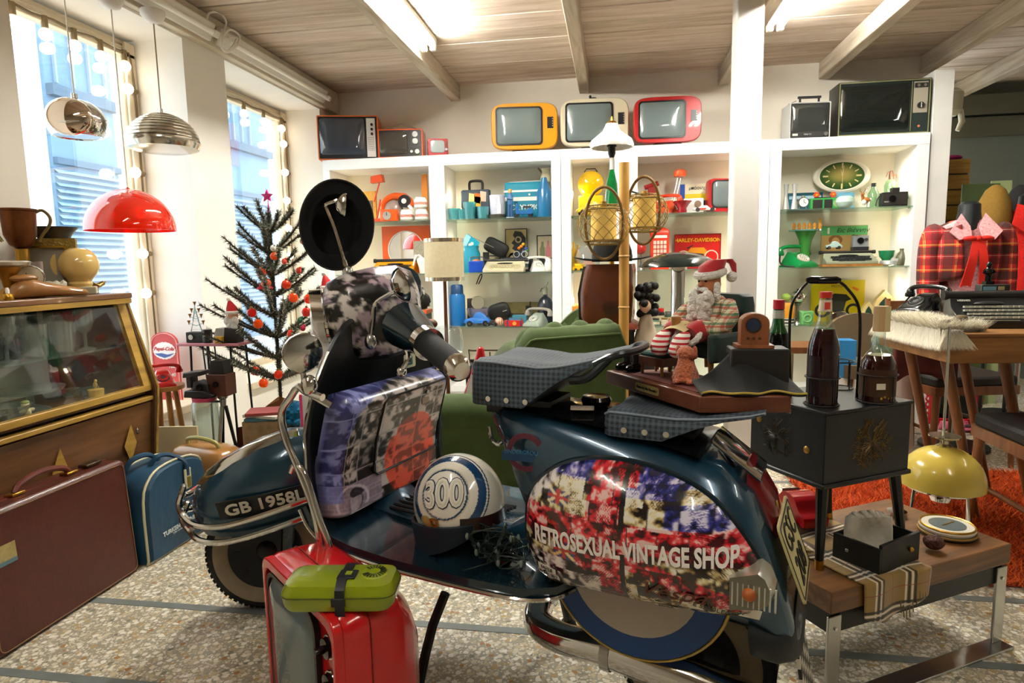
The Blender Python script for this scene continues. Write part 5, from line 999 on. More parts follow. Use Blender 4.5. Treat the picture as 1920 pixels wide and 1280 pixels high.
#  middle of the room
def along(P,d,px):
 a=math.radians(d);u=np.array([math.cos(a),math.sin(a),0]);P=np.array(P,float);lo,hi=0,3.0
 s0=proj(P)[0]-px
 for _ in range(50):
  m=(lo+hi)/2
  if(proj(P+u*m)[0]-px)*s0>0:lo=m
  else:hi=m
 return P+u*lo,lo
VEL=mat('#37491a',.85,sheen=.1,noise=.14,ns=25);VELP=mat('#425620',.8,sheen=.15)
VELP2=mat('#314216',.85,sheen=.1)
ayl=2.62;A=np.array(col(975,ayl,.6));B,aw=along(A,22,1172);atp=float(aty(1080,617,ayl+.12)[2])
ac=thing('velvet_armchair','green velvet tub armchair with scalloped back, seen from behind','armchair',(A[0],A[1],0),22)
def aprof(u):return atp+.012*u-.07*max(0,1-u/.14)**2-.05*max(0,(u-.95)/.05)**2
bk=obj('backrest',loft([[(aw*u,.0+.06*k*(1-.4*k),z)for k in(0,0)][:1]+[(aw*u,0,aprof(u)-.04),(aw*u,.02,aprof(u)),(aw*u,.07,aprof(u)+.008),(aw*u,.12,aprof(u)-.03),(aw*u,.12,.16),(aw*u,0,.16)]for u in[i/24 for i in range(25)]for z in(aprof(u)-.06,)]),VEL,ac,ang=60)
obj('piping',tube([(aw*u,-.003,aprof(u)-.035)for u in[i/20 for i in range(21)]]+[(aw,-.003,.2)],.005,6),VELP,ac)
for i in range(4):obj('back_channel',ell(aw/7.6,.05,.085,18,12,aw*(i+.5)/4,.085,atp-.058+.012*(i+.5)/4-.02*(i==0)),VEL,ac)
obj('seat',pillow(aw*.9,.50,.16,.3,aw/2,.36,.22),VEL,ac);obj('seat_base',rbox(aw*.96,.52,.14,.04,aw/2,.34,.10),VELP2,ac)
for x in(.04,aw-.04):obj('armrest',tube(smooth_path([(x,.08,atp-.13),(x,.25,atp-.12),(x,.42,atp-.16),(x,.52,atp-.20)],4),.055,14),VEL,ac);obj('arm_panel',box(.08,.44,.36,x,.30,.12),VEL,ac,bev=.02)
for x,y in((.06,.06),(aw-.06,.06),(.06,.54),(aw-.06,.54)):obj('leg',lathe([(.014,0),(.02,.10)],10).t(x,y,0),WN2,ac)
A2=np.array(col(792,2.30,.45));B2,w2=along(A2,8,1010);zt2=float(aty(860,748,2.32)[2])
ot=thing('velvet_ottoman','green velvet bolster-topped seat low behind the scooter glove box','ottoman',(A2[0],A2[1],0),8)
obj('bolster',tube([(0,.10,zt2-.09),(.01,.10,zt2-.085),(w2*.5,.10,zt2-.088),(w2,.10,zt2-.10)],[.05,.085,.088,.085],18),VEL,ot)
obj('side_panel',rbox(w2-.03,.20,zt2-.16,.03,w2/2,.12,.06),VEL,ot);obj('plinth',rbox(w2-.06,.17,.06,.02,w2/2,.12,0),WN2,ot)
q=col(1046,3.65,.8);wv=wd(120,3.65);ztb=float(aty(1085,574,3.65)[2])
tb2=thing('channel_back_chair','green channel-backed velvet chair with a cream cloth over its arm, against the shelving','armchair',(q[0],3.65,0),4)
obj('backrest',loft([[(x*wv/2+wv/2,0,z0),(x*wv/2+wv/2,.10,z0)]+[(x*wv/2+wv/2,.10,ztb-.12*x*x),(x*wv/2+wv/2,0,ztb-.12*x*x)]for x in[-1+i/8 for i in range(17)]for z0 in(.2,)]),VEL,tb2,ang=60)
for i in range(5):obj('back_channel',ell(wv/9.6,.04,.24,12,8,wv*(i+.5)/5,-.0,ztb-.27-.03*abs(i-2)),VELP2,tb2)
obj('seat',pillow(wv,.40,.16,.3,wv/2,-.2,.26),VEL,tb2);obj('seat_base',rbox(wv,.42,.2,.03,wv/2,-.2,.1),VELP2,tb2)
for x,y in((.05,-.36),(wv-.05,-.36),(.05,.05),(wv-.05,.05)):obj('leg',lathe([(.014,0),(.02,.12)],8).t(x,y,0),WN2,tb2)
solo('cream_cloth','cream cloth draped at the foot of the brown television','cloth',solid(grid(14,8,lambda u,v:(.16*u+.02*math.sin(v*7),.10*v,.05*math.sin(PI*u)*(1-.3*v)+.012*math.sin(u*16+v*5)),None),.004),mat('#d9cdb4',.9),(float(col(1060,3.55,.8)[0])+.1,3.50,float(aty(1060,617,3.5)[2])),ang=180)
YT=3.26;zb=float(aty(1140,612,YT)[2]);zt=float(aty(1140,495,YT)[2]);q=col(1140,YT,zb)
hst=thing('dark_plinth','dark plinth under the brown television','stand',(q[0]+.01,YT+.05,0));obj('cabinet_body',rbox(.24,.26,zb-.02,.01),mat('#1c1512',.5),hst);obj('stand_top',rbox(.25,.27,.02,.012,0,0,zb-.02),mat('#2a201a',.4),hst);obj('stand_door',box(.21,.012,zb-.12,0,-.132,.05),mat('#231b16',.5),hst)
BRT=mat('#552712',.22,coat=.4,noise=.1,ns=8);h=zt-zb
bt=thing('brown_television','brown plastic television standing on end beside the bamboo pole, speaker holes low on its side','television',(q[0],YT,zb),-6)
w=wd(95,YT)
obj('cabinet',loft([[(x*w/2*s_+dx,y*.13,z)for x,y in rrect(2,2,.35,4)]for z,s_,dx in((.0,.80,.01),(.02,.90,.005),(.10*h+.03,.98,0),(h*.55,1.0,0),(h*.9,.93,.012),(h,.86,.016))]),BRT,bt)
obj('front_panel',loft([[(-w/2*s_-.004+dx,y,z)for y in(-.10,.10)]+[(-w/2*s_+.035+dx,y*1.12,z)for y in(.10,-.10)]for z,s_,dx in((.03,.98,0),(h*.55,1.03,0),(h*.97,.93,.014))]),mat('#15110f',.2,coat=.4),bt)
obj('foot_flare',loft([[(x*w*.62*s_,y*.15*s_,z)for x,y in rrect(2,2,.4,4)]for z,s_ in((0,1.0),(.012,.98),(.03,.82))]),mat('#6d2b1a',.3,coat=.4),bt)
obj('speaker_hole',cat([cyl(.0032,.004,n=6).r('x',90).t(.01+.011*i-.02+.0055*(j%2),-.1335,.07+.010*j)for i in range(7)for j in range(8)if(i-3)**2+(j-3.5)**2<15]),BLACK,bt,kind='stuff')
obj('edge_strip',tube([(w*.46,-.1,.03),(w*.5,-.11,h*.5),(w*.44,-.1,h*.95)],.004,6),mat('#8a5a3a',.2,.6),bt)  # glossy lighter brown strip along the rounded cabinet edge
hb=thing('felt_hat','black felt hat sitting on top of the brown television','hat',(q[0]+.02,YT,zt+.001),5);hb.scale=(1.22,1.22,1.3)
obj('brim',solid(grid(40,5,lambda u,v:((.07+.075*v)*math.cos(2*PI*u)*1.1,(.06+.07*v)*math.sin(2*PI*u),.012+.014*v*v*abs(math.cos(2*PI*u))**2),None),.003),FELT,hb);obj('crown',lathe([(.078,.009),(.076,.05),(.066,.078),(.04,.088),(.001,.089)],30).s(1.06,.92,1),FELT,hb);obj('ribbon',lathe([(.0785,.012),(.0785,.034)],30,False).s(1.065,.925,1),mat('#141414',.4),hb)
YBm=3.06;p0=col(1170,YBm,1.0);zt_=float(aty(1173,305,YBm)[2]);BAM=wood('#9a6a24','#c8984a','z',5,.4,6)
bl=thing('bamboo_lamp','bamboo pole lamp carrying two wicker lanterns on hoops','floor lamp',(p0[0],YBm,0))
R_=wd(9,YBm);obj('pole',lathe([(R_,0)]+[(R_*(1.0 if i%2 else 1.0),z)for i,z in enumerate(np.linspace(.02,zt_,14))],12),BAM,bl)
for z in(.25,.52,.78,1.02,1.22):obj('bamboo_node',lathe([(R_*1.0,z-.006),(R_*1.14,z),(R_,z+.006)],12),BAM,bl)
obj('base',lathe([(.10,0),(.10,.015),(.03,.03),(.001,.03)],24),WN2,bl)
WICK=mat('#8a7030',.7);SHD=mat('#d9b256',.6,noise=.1,ns=14,em=.12,emc='#e0b860')
def lantern(px,yt,yb,rpx,Y,hx_,hy0,hy1,hr):
 c=np.array(col(px,Y,1.1));z1,z0=float(aty(px,yt,Y)[2]),float(aty(px,yb,Y)[2]);r_=wd(rpx,Y);o=c-np.array([p0[0],YBm,0]);x,y=o[0],o[1];H=z1-z0
 l=obj('lantern_shade',lathe([(r_*.50,z0+H*.10),(r_*.50,z1-H*.06)],24,False).t(x,y,0),SHD,bl)
 f=lambda k:r_*(.46+.58*math.sin(PI*min(1,max(0,.08+.84*k)))**.8)
 gs=[]
 for i in range(14):
  for s_ in(1,-1):gs.append(tube([(x+f(k)*math.cos(2*PI*i/14+s_*k*1.5),y+f(k)*math.sin(2*PI*i/14+s_*k*1.5),z0+H*k)for k in[j/9 for j in range(10)]],.0017,4))
 obj('wicker_mesh',cat(gs),WICK,l,kind='stuff')
 for z,k in((z0,0),(z0+H*.1,.1),(z1-H*.1,.9),(z1,1)):obj('wicker_hoop',tor(f(k),.004,24,6).t(x,y,z),WICK,l)
 h0,h1=float(aty(hx_,hy0,Y)[2]),float(aty(hx_,hy1,Y)[2]);rx_=wd(hr,Y);hxx=col(hx_,Y,1.1)[0]-p0[0]
 obj('cane_ring',tube([(hxx+rx_*math.cos(t),y-.04*math.sin(t)-.06,(h0+h1)/2+(h0-h1)/2*math.sin(t))for t in[2*PI*i/36 for i in range(36)]],.0065,8,True),mat('#7a5a24',.5),l)
 obj('bracket',bar((0,0,z1+.02),(x,y,z1),.004),BLACK,l);obj('lampholder',cyl(.014,.03,x,y,z1-.01,10),BRASS,l)
lantern(1132,386,458,46,2.94,1133,355,486,33);lantern(1208,366,434,40,3.16,1205,336,458,28)
YG=3.58;q=col(1147,YG,1.2);zs_=lambda y:float(aty(1147,y,YG)[2])
gl2=thing('green_glass_lamp','green glass floor lamp with white fluted glass shade','lamp',(q[0],YG,0));FL=wd(38,YG)
obj('stand_pole',lathe([(.11,0),(.11,.012),(.016,.03),(.014,zs_(395))],16),BRASS,gl2)
obj('glass_body',lathe([(.03,zs_(395)),(.036,zs_(375)),(.03,zs_(345)),(.012,zs_(318))],22).w(lambda x,y,z:(x*(1+.05*math.sin(9*math.atan2(y,x))),y*(1+.05*math.sin(9*math.atan2(y,x))),z)),mat('#0d7a3a',.08,tr=.5,coat=.5),gl2)
obj('glass_neck',lathe([(.012,zs_(318)),(.011,zs_(292))],12),mat('#d9d3cb',.15,.3),gl2);obj('lampholder',lathe([(.012,zs_(296)),(.020,zs_(288)),(.020,zs_(276)),(.026,zs_(275)),(.026,zs_(272)),(.018,zs_(270)),(.018,zs_(266))],16),BLACK,gl2)
sh_=lathe([(FL*r_,zs_(y))for r_,y in((.95,277),(1.0,271),(.93,263),(.66,254),(.42,246),(.30,236),(.27,232))],60,False).w(lambda x,y,z:(x*(1+.035*math.sin(14*math.atan2(y,x))),y*(1+.035*math.sin(14*math.atan2(y,x))),z))
obj('shade',solid(sh_,.002),mat('#f4f0e8',.3,noise=.04,ns=40),gl2);obj('brass_cap',lathe([(FL*.28,zs_(233)),(FL*.2,zs_(228)),(.006,zs_(226)),(.003,zs_(219)),(.001,zs_(217))],18),BRASS,gl2)
YD=3.30;q=col(834,YD,.9);zz=lambda y:float(aty(834,y,YD)[2]);rD=wd(36,YD,834)
dl_=thing('drum_lamp','cream drum shade floor lamp with silvered bands in front of the shelving','floor lamp',(q[0],YD,0))
obj('base',lathe([(.12,0),(.12,.012),(.012,.025),(.009,zz(500))],18),mat('#6a3d1c',.4),dl_);obj('shade',solid(lathe([(rD,zz(519)),(rD,zz(454))],36,False),.002),mat('#d9cba6',.8,noise=.05,ns=60,em=.10,emc='#e0cfa0'),dl_)
for a,b in((526,519),(454,447)):obj('silver_band',solid(lathe([(rD*1.004,zz(a)),(rD*1.004,zz(b))],36,False),.002),mat('#cfc6b2',.15,.9),dl_)
obj('bulb',ell(.03,z=zz(485)),mat('#fff4dc',.5),dl_)
YK=2.95;zk=float(aty(840,695,YK)[2]);x0,x1=col(772,YK,zk)[0],col(895,YK,zk)[0]
make('dark_side_table','dark wooden side table with raised rim behind the scooter grip','table',((x0+x1)/2,YK+.1,0),[('tabletop',box(x1-x0,.34,.02,z=zk-.02),mat('#2a2119',.4)),('rim',ring(rrect(x1-x0+.01,.35,.01,2),rrect(x1-x0-.02,.32,.008,2),.025,zk-.01),mat('#1d1712',.4))]+[('leg',box(.03,.03,zk-.02,sx*(x1-x0-.06)/2,sy*.14,0),mat('#2a2119',.4))for sx in(-1,1)for sy in(-1,1)])
q=col(842,YK+.02,zk);GV=glass('#f2f6f6',.02,.06);sg_=wd(30,YK);zg=lambda y:float(aty(842,y,YK+.02)[2])
gv=make('balloon_vase','large clear brandy-balloon glass with white sand in the bottom','vase',q,[('bowl',lathe([(sg_*.25,zg(690)-zk),(sg_*.8,zg(672)-zk),(sg_*1.0,zg(645)-zk),(sg_*.9,zg(620)-zk),(sg_*.8,zg(612)-zk)],28,False),GV),('sand',lathe([(sg_*.3,zg(686)-zk),(sg_*.78,zg(671)-zk),(sg_*.90,zg(660)-zk),(.001,zg(659)-zk)],24),mat('#e8e4da',.8)),('foot',lathe([(sg_*.6,.001),(sg_*.6,.006),(sg_*.12,.014),(sg_*.2,zg(690)-zk)],20),GV)])
q=col(815,YK-.04,zk)
make('brass_scale','small brass letter scale with several little columns on the dark table','scale',q,[('base',box(.10,.06,.012),BRASS)]+[('column',lathe([(.008,.012),(.005,.02),(.005,.075),(.009,.08),(.001,.088)],10).t(x,y,0),BRASS)for x,y in((-.03,0),(.0,.015),(.03,0))]+[('beam',box(.10,.008,.006,z=.078),BRASS),('pan',cyl(.022,.006,.045,0,.082,14),BRASS)])
q=col(775,2.75,.5);zh=float(aty(775,695,2.75)[2])
make('wooden_horse','brown wooden toy horse with red bridle standing behind the clutch lever','toy',(q[0],2.75,zk),[('body',ell(.035,.08,.045,14,10,0,0,.15),mat('#5a3a1e',.6)),('neck',tube([(0,-.05,.17),(0,-.085,.235),(0,-.095,.26)],[.032,.024,.022],10),mat('#5a3a1e',.6)),('head',ell(.019,.04,.022,12,8,0,-.125,.255),mat('#5a3a1e',.6)),('mane',solid(grid(6,2,lambda u,v:(0,-.045-.05*u+.02*v,.19+.08*u),None),.01),mat('#2a1a10',.8)),('bridle',tor(.021,.003,14,5).r('x',90).t(0,-.13,.254),mat('#b0201c',.5))]+[('leg',tube([(x,y,.13),(x,y,.0)],[.016,.011],8),mat('#4a2f18',.6))for x in(-.02,.02)for y in(-.05,.055)],rz=60)
solo('toy_crate','dark crate under the toy horse','crate',box(.16,.2,zk-.001),mat('#241c16',.6),(q[0],2.75,0),0,bev=.004)
A3=np.array(col(872,2.58,.4));zr0,zr1=float(aty(880,745,2.58)[2]),float(aty(900,652,2.58)[2])
rb=thing('red_vinyl_bag','shiny red and white vinyl bag leaning beside the green armchair','bag',(A3[0],2.58,0),12)
obj('body',loft([[(.0,-.03,.03),(.10,-.03,.03),(.10,.05,.03),(.0,.05,.03)],[(-.01,-.04,zr0),(.11,-.04,zr0),(.11,.05,zr0),(-.01,.05,zr0)],[(.03,-.02,(zr0+zr1)/2),(.10,-.02,(zr0+zr1)/2),(.10,.05,(zr0+zr1)/2),(.03,.05,(zr0+zr1)/2)],[(.06,.0,zr1),(.085,.0,zr1),(.085,.03,zr1),(.06,.03,zr1)]]),mat('#b3141c',.2,coat=.5),rb,bev=.01)
obj('white_panel',G([(.0,-.042,zr0+.01),(.05,-.042,zr0+.01),(.045,-.032,(zr0+zr1)/2-.01),(.03,-.031,(zr0+zr1)/2)],[(0,1,2,3)]).t(0,-.004,0),mat('#e9dedc',.4),rb,ang=0)
q=col(1085,2.2,.5);zd=float(aty(1085,757,2.2)[2])
make('felt_doll','orange-faced felt doll in a yellow pointed hood behind the scooter seat','doll',(q[0],2.2,zd-.04),[('face',ell(.042,.04,.042,18,12),mat('#dd8a1c',.7)),('hood',lathe([(.046,-.02),(.048,.01),(.038,.035),(.012,.065),(.001,.085)],18).s(1,1,1).r('y',-22).t(-.012,.012,.0),mat('#b3933a',.8))]+[('eye',ell(.006,.003,.007,8,6,x,-.039,.006),BLACK)for x in(-.012,.016)]+[('cheek',ell(.008,.003,.006,8,6,.004,-.040,-.012),mat('#c8402a',.7)),('body',lathe([(.06,.04-zd),(.06,-.2),(.03,-.06),(.02,-.03)],16),mat('#8a6a24',.8))],rz=20)
YM=2.75;xm=col(1272,YM,1.0)[0];zm=lambda y:float(aty(1272,y,YM)[2]);rM=wd(74,YM,1272)
sl_=thing('mushroom_lamp','black saucer shade lamp on a thick chrome column','lamp',(xm,YM,0))
obj('shade',solid(lathe([(.02,zm(474)),(rM*.4,zm(476)),(rM*.75,zm(484)),(rM*.95,zm(493)),(rM,zm(500))],40,False),.003),mat('#15211f',.12,coat=.5),sl_);obj('column',lathe([(.10,0),(.10,.02),(.028,.03),(.028,zm(500)),(.02,zm(481))],24),CHROME,sl_);obj('shade_lining',lathe([(.03,zm(484)),(rM*.93,zm(499))],36,False),mat('#dcd8cc',.6),sl_)
ZD=.742;c1,cl,cr_=[np.array(atz(x,y,ZD))for x,y in((1313,743),(1137,693),(1485,742))]
BT=float(aty(1315,775,c1[1])[2]);e1=cl-c1;e2=cr_-c1
a1=math.degrees(math.atan2(-e1[1],-e1[0]));L1=float(np.linalg.norm(e1));L2=float(np.linalg.norm(e2))
BW=wood('#4d2413','#6e3a20','x',6,.4,8)
db=thing('display_plinth','brown wooden display base with small brass plaque, resting on the rear saddle','display base',(0,0,0))
Pp=[c1,cr_,cr_+e1,cl];poly=[(float(p[0]),float(p[1]))for p in Pp]
obj('board',prism(poly,ZD-BT,BT),BW,db,bev=.003)
u1=e1/L1;nrm=np.array([-u1[1],u1[0],0]);nrm=nrm if nrm[1]<0 else-nrm;mpos=c1+e1*.50+nrm*.0015
pm2=Matrix(((-u1[0],0,nrm[0],0),(-u1[1],0,nrm[1],0),(0,1,0,0),(0,0,0,1)));pm2=Matrix.Translation((mpos[0],mpos[1],(ZD+BT)/2+.001))@pm2
pq=obj('plaque',rbox(.085,.017,.002,.005).mx(pm2),mat('#b7a56a',.35,.5),db);obj('plaque_lettering',text('Santa by the Fireside',.0085,.0006).t(0,0,.0025).mx(pm2),BLACK,pq)
for sx in(-.036,.036):obj('plaque_pin',cyl(.002,.003,sx,0,.001,8).mx(pm2),BRASS,pq)
obj('cloth_liner',prism([tuple(np.array(poly).mean(0)+(np.array(p)-np.array(poly).mean(0))*.78)for p in poly],.0012,ZD),mat('#5a2018',.8),db)
def dio(px,py,z=ZD):p=atz(px,py,z);return np.array([float(p[0]),float(p[1]),z])
DG=mat('#0f2a26',.9,sheen=.4,noise=.15,ns=60);sz=1.0
cpos=dio(1312,703);RZ=-50
dc=thing('miniature_armchair','dark green miniature armchair on the wooden base','doll furniture',(cpos[0]+.014,cpos[1]+.02,ZD),RZ);dc.scale=(1.1,)*3
obj('seat',rbox(.105,.10,.032,.01,0,0,.040),DG,dc,bev=.006);obj('backrest',loft([[(x*s_,y+.0,z)for x,y in rrect(.125,.035,.014,4)]for z,s_ in((.035,.96),(.08,1.0),(.14,1.0),(.158,.93),(.163,.75))]).t(0,.062,0),DG,dc)
for s_ in(-1,1):obj('armrest',rbox(.026,.115,.055,.010,s_*.064,.0,.035),DG,dc,bev=.006)
for x in(-.055,.055):
 for y in(-.045,.065):obj('leg',lathe([(.004,0),(.006,.04)],8).t(x,y,0),WD,dc)
PLD=stripes([(0,.22,'#b8412f',.75),(.30,.55,'#2f6a4a',.7),(.62,.68,'#e8d9a0',.8),(.8,.86,'#e9e2cf',.9)],'#c9c0a4',.85,.016,ax=(0,2),key='santaplaid')
STR=stripes([(0,.45,'#b81f28',1)],'#efe9df',.85,.0095,two=False,ax=(2,),key='sock')
SKIN=mat('#b9744c',.55);WOOL=mat('#f2ede3',.95,bump=.8,bs=260,noise=.08,ns=90);RDC=mat('#a5161c',.8,sheen=.3)
sa=thing('santa_doll','santa doll in plaid shirt and striped socks sitting in the miniature armchair','doll',(cpos[0]+.014,cpos[1]+.02,ZD+.002),RZ);sa.scale=(1.16,)*3
obj('torso',loft([[(x*w,y*d+dy_,z)for x,y in circ(1,18)]for z,w,d,dy_ in((.070,.040,.034,.012),(.085,.044,.038,.012),(.11,.043,.036,.014),(.135,.036,.028,.018),(.150,.018,.016,.02))]),PLD,sa)
obj('red_waistcoat',loft([[(x*w,y*d-.004+dy_,z)for x,y in circ(1,18)]for z,w,d,dy_ in((.068,.028,.033,.008),(.085,.032,.037,.008),(.11,.028,.034,.01),(.128,.014,.024,.013))]),RDC,sa)
for s_ in(-1,1):
 P=[(s_*.036,.018,.134),(s_*.056,.0,.112),(s_*.050,-.030,.092),(s_*.024,-.052,.094)]
 arm=obj('sleeve',tube(smooth_path(P,4),[.016]*3+[.0165]*4+[.015]*6,12),PLD,sa);hc=Vector((s_*.016,-.058,.096))
 hnd=obj('hand',ell(.0095,.009,.0075,12,8,*hc),SKIN,sa)
 for k in range(4):obj('finger',tube([(hc.x-s_*.004,hc.y-.006+.0035*k-.002,hc.z+.003),(hc.x-s_*.011,hc.y-.006+.0035*k-.002,hc.z+.001),(hc.x-s_*.012,hc.y-.005+.0035*k-.002,hc.z-.006)],.0022,6),SKIN,hnd)
 obj('thumb',tube([(hc.x,hc.y+.006,hc.z+.004),(hc.x-s_*.007,hc.y+.004,hc.z+.010)],.0024,6),SKIN,hnd)
 thigh=[(s_*.022,.0,.076),(s_*.028,-.045,.088),(s_*.026,-.066,.080)];obj('trouser_leg',tube(smooth_path(thigh,4),[.022,.022,.022,.021,.021,.021,.02,.02,.018],14),RDC,sa)
 sk=[(s_*.026,-.068,.080),(s_*.025,-.082,.068),(s_*.024,-.098,.052),(s_*.024,-.104,.045)]
 obj('fur_cuff',tor(.018,.006,16,8).r('x',50).t(s_*.026,-.068,.079),WOOL,sa)
 obj('striped_sock',loft([[(s_*.024+.0175*w*math.cos(t),-.10+.0155*w*math.sin(t)+dy_,z)for t in[2*PI*i/16 for i in range(16)]]for z,w,dy_ in((.041,.55,.004),(.045,.85,.002),(.055,1.0,0),(.07,1.0,.006),(.082,.8,.014),(.088,.4,.02))]),STR,sa)
obj('head',lathe([(.001,-.028),(.010,-.026),(.018,-.017),(.022,0),(.021,.012),(.015,.022),(.001,.027)],22).s(.95,1.0,1.05).t(0,.008,.172),SKIN,sa)
fc=obj('nose',ell(.0052,.006,.0052,10,8,0,-.016,.172),SKIN,sa)
for s_ in(-1,1):
 obj('eye',ell(.0034,.0018,.0026,10,6,s_*.008,-.0115,.179),mat('#2a1a12',.15),sa);obj('eyebrow',ell(.006,.003,.002,10,6,s_*.008,-.0125,.1845),WOOL,sa);obj('ear',ell(.003,.005,.007,8,6,s_*.0215,.01,.172),SKIN,sa);obj('moustache',ell(.010,.006,.005,12,8,s_*.008,-.0165,.1635).r('y',0),WOOL,sa)
obj('mouth',ell(.004,.002,.0015,8,6,0,-.0178,.1585),mat('#8a3a2c',.5),sa)
r_=random.Random(11);obj('beard',cat([ell(r2,r2,r2*1.15,9,7,x,y,z)for x,y,z,r2 in[((r_.random()-.5)*.05*(1-.45*k),-.012-.012*r_.random()-.004*k,(.154-.046*k),.0075+.004*r_.random())for k in[r_.random()for _ in range(46)]]]+[ell(.007,.007,.010,8,6,s_*.022,.004,z)for s_ in(-1,1)for z in(.150,.160,.168)]),WOOL,sa)
ht=obj('hat',loft([[(.0245*s_*math.cos(t)+dx_,.008+.0255*s_*math.sin(t)+dy_,z)for t in[2*PI*i/18 for i in range(18)]]for z,s_,dx_,dy_ in((.190,1.0,0,.002),(.206,.98,0,.005),(.219,.72,.006,.014),(.220,.45,.016,.028),(.211,.28,.022,.038),(.194,.14,.024,.042))]),RDC,sa)
obj('hat_fur',tor(.0245,.0075,24,8).r('x',12).t(0,.009,.193),WOOL,ht);obj('pompom',ell(.0105,n=14,m=10,x=.024,y=.042,z=.186),WOOL,ht)
obj('wooden_mug',lathe([(.008,0),(.0095,.02),(.008,.02),(.001,.004)],14).t(-.012,-.068,.093),WD,sa)
obj('story_paper',solid(grid(6,3,lambda u,v:(-.03+.055*u,-.085+.03*v,.088+.012*v+.006*math.sin(PI*u)),None),.0012),mat('#d3bf8a',.8),sa)
fp2=dio(1236,703);fs=make('miniature_footstool','miniature wooden footstool with green cushion under the striped feet','doll furniture',(fp2[0],fp2[1]+.012,ZD),[('frame',box(.075,.055,.020,z=.022),BW,{'bev':.001}),('cushion',rbox(.074,.054,.010,.008,z=.042),mat('#124038',.9),{'bev':.004})]+[('leg',lathe([(.003,0),(.004,.022)],8).t(x,y,0),WD)for x in(-.031,.031)for y in(-.021,.021)],rz=-50)
for i,(px,py)in enumerate(((1176,692),(1194,697))):
 b=dio(px,py);bo_=thing('miniature_boot',['tiny black boot standing at the corner of the wooden base','tiny black boot standing next to the footstool'][i],'boot',(b[0],b[1]+.004,ZD),-55)
 obj('foot',loft([[(w*math.cos(t),y,.003+h*(.5+.5*math.sin(t)))for t in[2*PI*k/12 for k in range(12)]]for y,w,h in((-.030,.006,.009),(-.024,.0105,.014),(-.010,.011,.016),(.006,.010,.018),(.010,.007,.014))]),GLOSSB,bo_);obj('shaft',lathe([(.0095,.012),(.010,.03),(.0115,.042),(.010,.042),(.001,.03)],14).t(0,0,0),mat('#121416',.35),bo_);obj('sole',rbox(.021,.044,.003,.008,0,-.01,0),RUBBER,bo_)
PE=mat('#c46a44',.95,bump=.9,bs=170,noise=.18,ns=60,sheen=.4);dp=dio(1288,722)
dg=thing('plush_dog','small orange plush dog sitting upright on the wooden base, back to the viewer','soft toy',(dp[0],dp[1]+.022,ZD),-20)
bump_=lambda g,a:g.w(lambda x,y,z:(x*(1+a*math.sin(z*900+x*700)),y*(1+a*math.cos(z*800+x*500)),z))
obj('body',bump_(lathe([(.020,.002),(.027,.008),(.026,.022),(.019,.040),(.0165,.05),(.015,.058)],30),.03),PE,dg);obj('head',bump_(ell(.019,.018,.015,26,18,0,-.002,.064),.03),PE,dg);obj('muzzle',bump_(ell(.011,.012,.008,16,10,.014,-.004,.059),.03),mat('#8a4630',.95),dg)
for s_ in(-1,1):obj('ear',ell(.006,.006,.013,12,8,s_*.017,.002,.067),PE,dg);obj('paw',ell(.008,.012,.006,12,8,s_*.014,-.022,.007),PE,dg)
obj('tail',tube([(-.018,.018,.008),(-.03,.026,.006),(-.036,.024,.008)],[.005,.0045,.003],8),PE,dg)
cp_=dio(1398,742);BLV=mat('#07090a',.95,sheen=.15)
def cl_(u,v):
 x=-.095+.19*u;h=.010+.075*math.exp(-((u-.55)/.32)**2)*(v**.8)+.006*math.sin(u*19)*(1-v);return(x,-.03+.085*v+.010*math.sin(u*11)*(1-v),h*(.25+.75*v)+.002)
ck=thing('velvet_cloak','black velvet doll cloak edged with gold braid, heaped on the wooden base','cloak',(cp_[0]+.01,cp_[1]+.028,ZD),6);obj('cloth',solid(grid(40,18,cl_),.004),BLV,ck,ang=180);obj('gold_braid',tube([(*cl_(i/50,0)[:2],cl_(i/50,0)[2]+.002)for i in range(51)],.0022,6),mat('#b7a24a',.5,.3),ck)
rp=dio(1412,668,ZD);ZR=float(aty(1410,650,cp_[1]+.085)[2]);rl=col(1412,cp_[1]+.085,ZR)
solo('miniature_chest','dark trunk behind the doll cloak, carrying the wooden radio','trunk',box(.11,.06,max(.01,ZR-ZD-.0005)),mat('#140f0c',.6),(rl[0]+.008,cp_[1]+.085,ZD),0,bev=.003)
hR=float(aty(1410,586,cp_[1]+.085)[2])-ZR;wR=wd(54,cp_[1]+.085,1412)
OAK=wood('#6a3a1e','#8f5630','z',10,.4,6)
make('toy_radio','brown arched wooden toy radio with round dark dial','radio',(rl[0],rl[1],ZR),[('case',up(prism([(-wR/2,0),(wR/2,0),(wR/2,hR*.72)]+[(wR/2*math.cos(t),hR*.72+hR*.28*math.sin(t))for t in[PI*i/10 for i in range(1,10)]]+[(-wR/2,hR*.72)],.035)).t(0,.018,0),OAK,{'bev':.002}),('plinth',box(wR*1.3,.048,.006),OAK),('dial',up(lathe([(wR*.26,0),(wR*.24,.003),(.001,.0035)],22)).t(-wR*.08,-.0175,hR*.66),mat('#14243c',.12,coat=.5)),('dial_ring',tor(wR*.27,.0013,24,6).r('x',90).t(-wR*.08,-.018,hR*.66),mat('#5a301a',.4))]+[('knob',up(cyl(.0028,.004,x,hR*.28,0,8)).t(0,-.0175,0),mat('#4a2814',.4))for x in(-.014,-.003,.008)],rz=0)
q=col(1200,3.2,.8);zw=float(aty(1200,600,3.2)[2]);r_=random.Random(3)
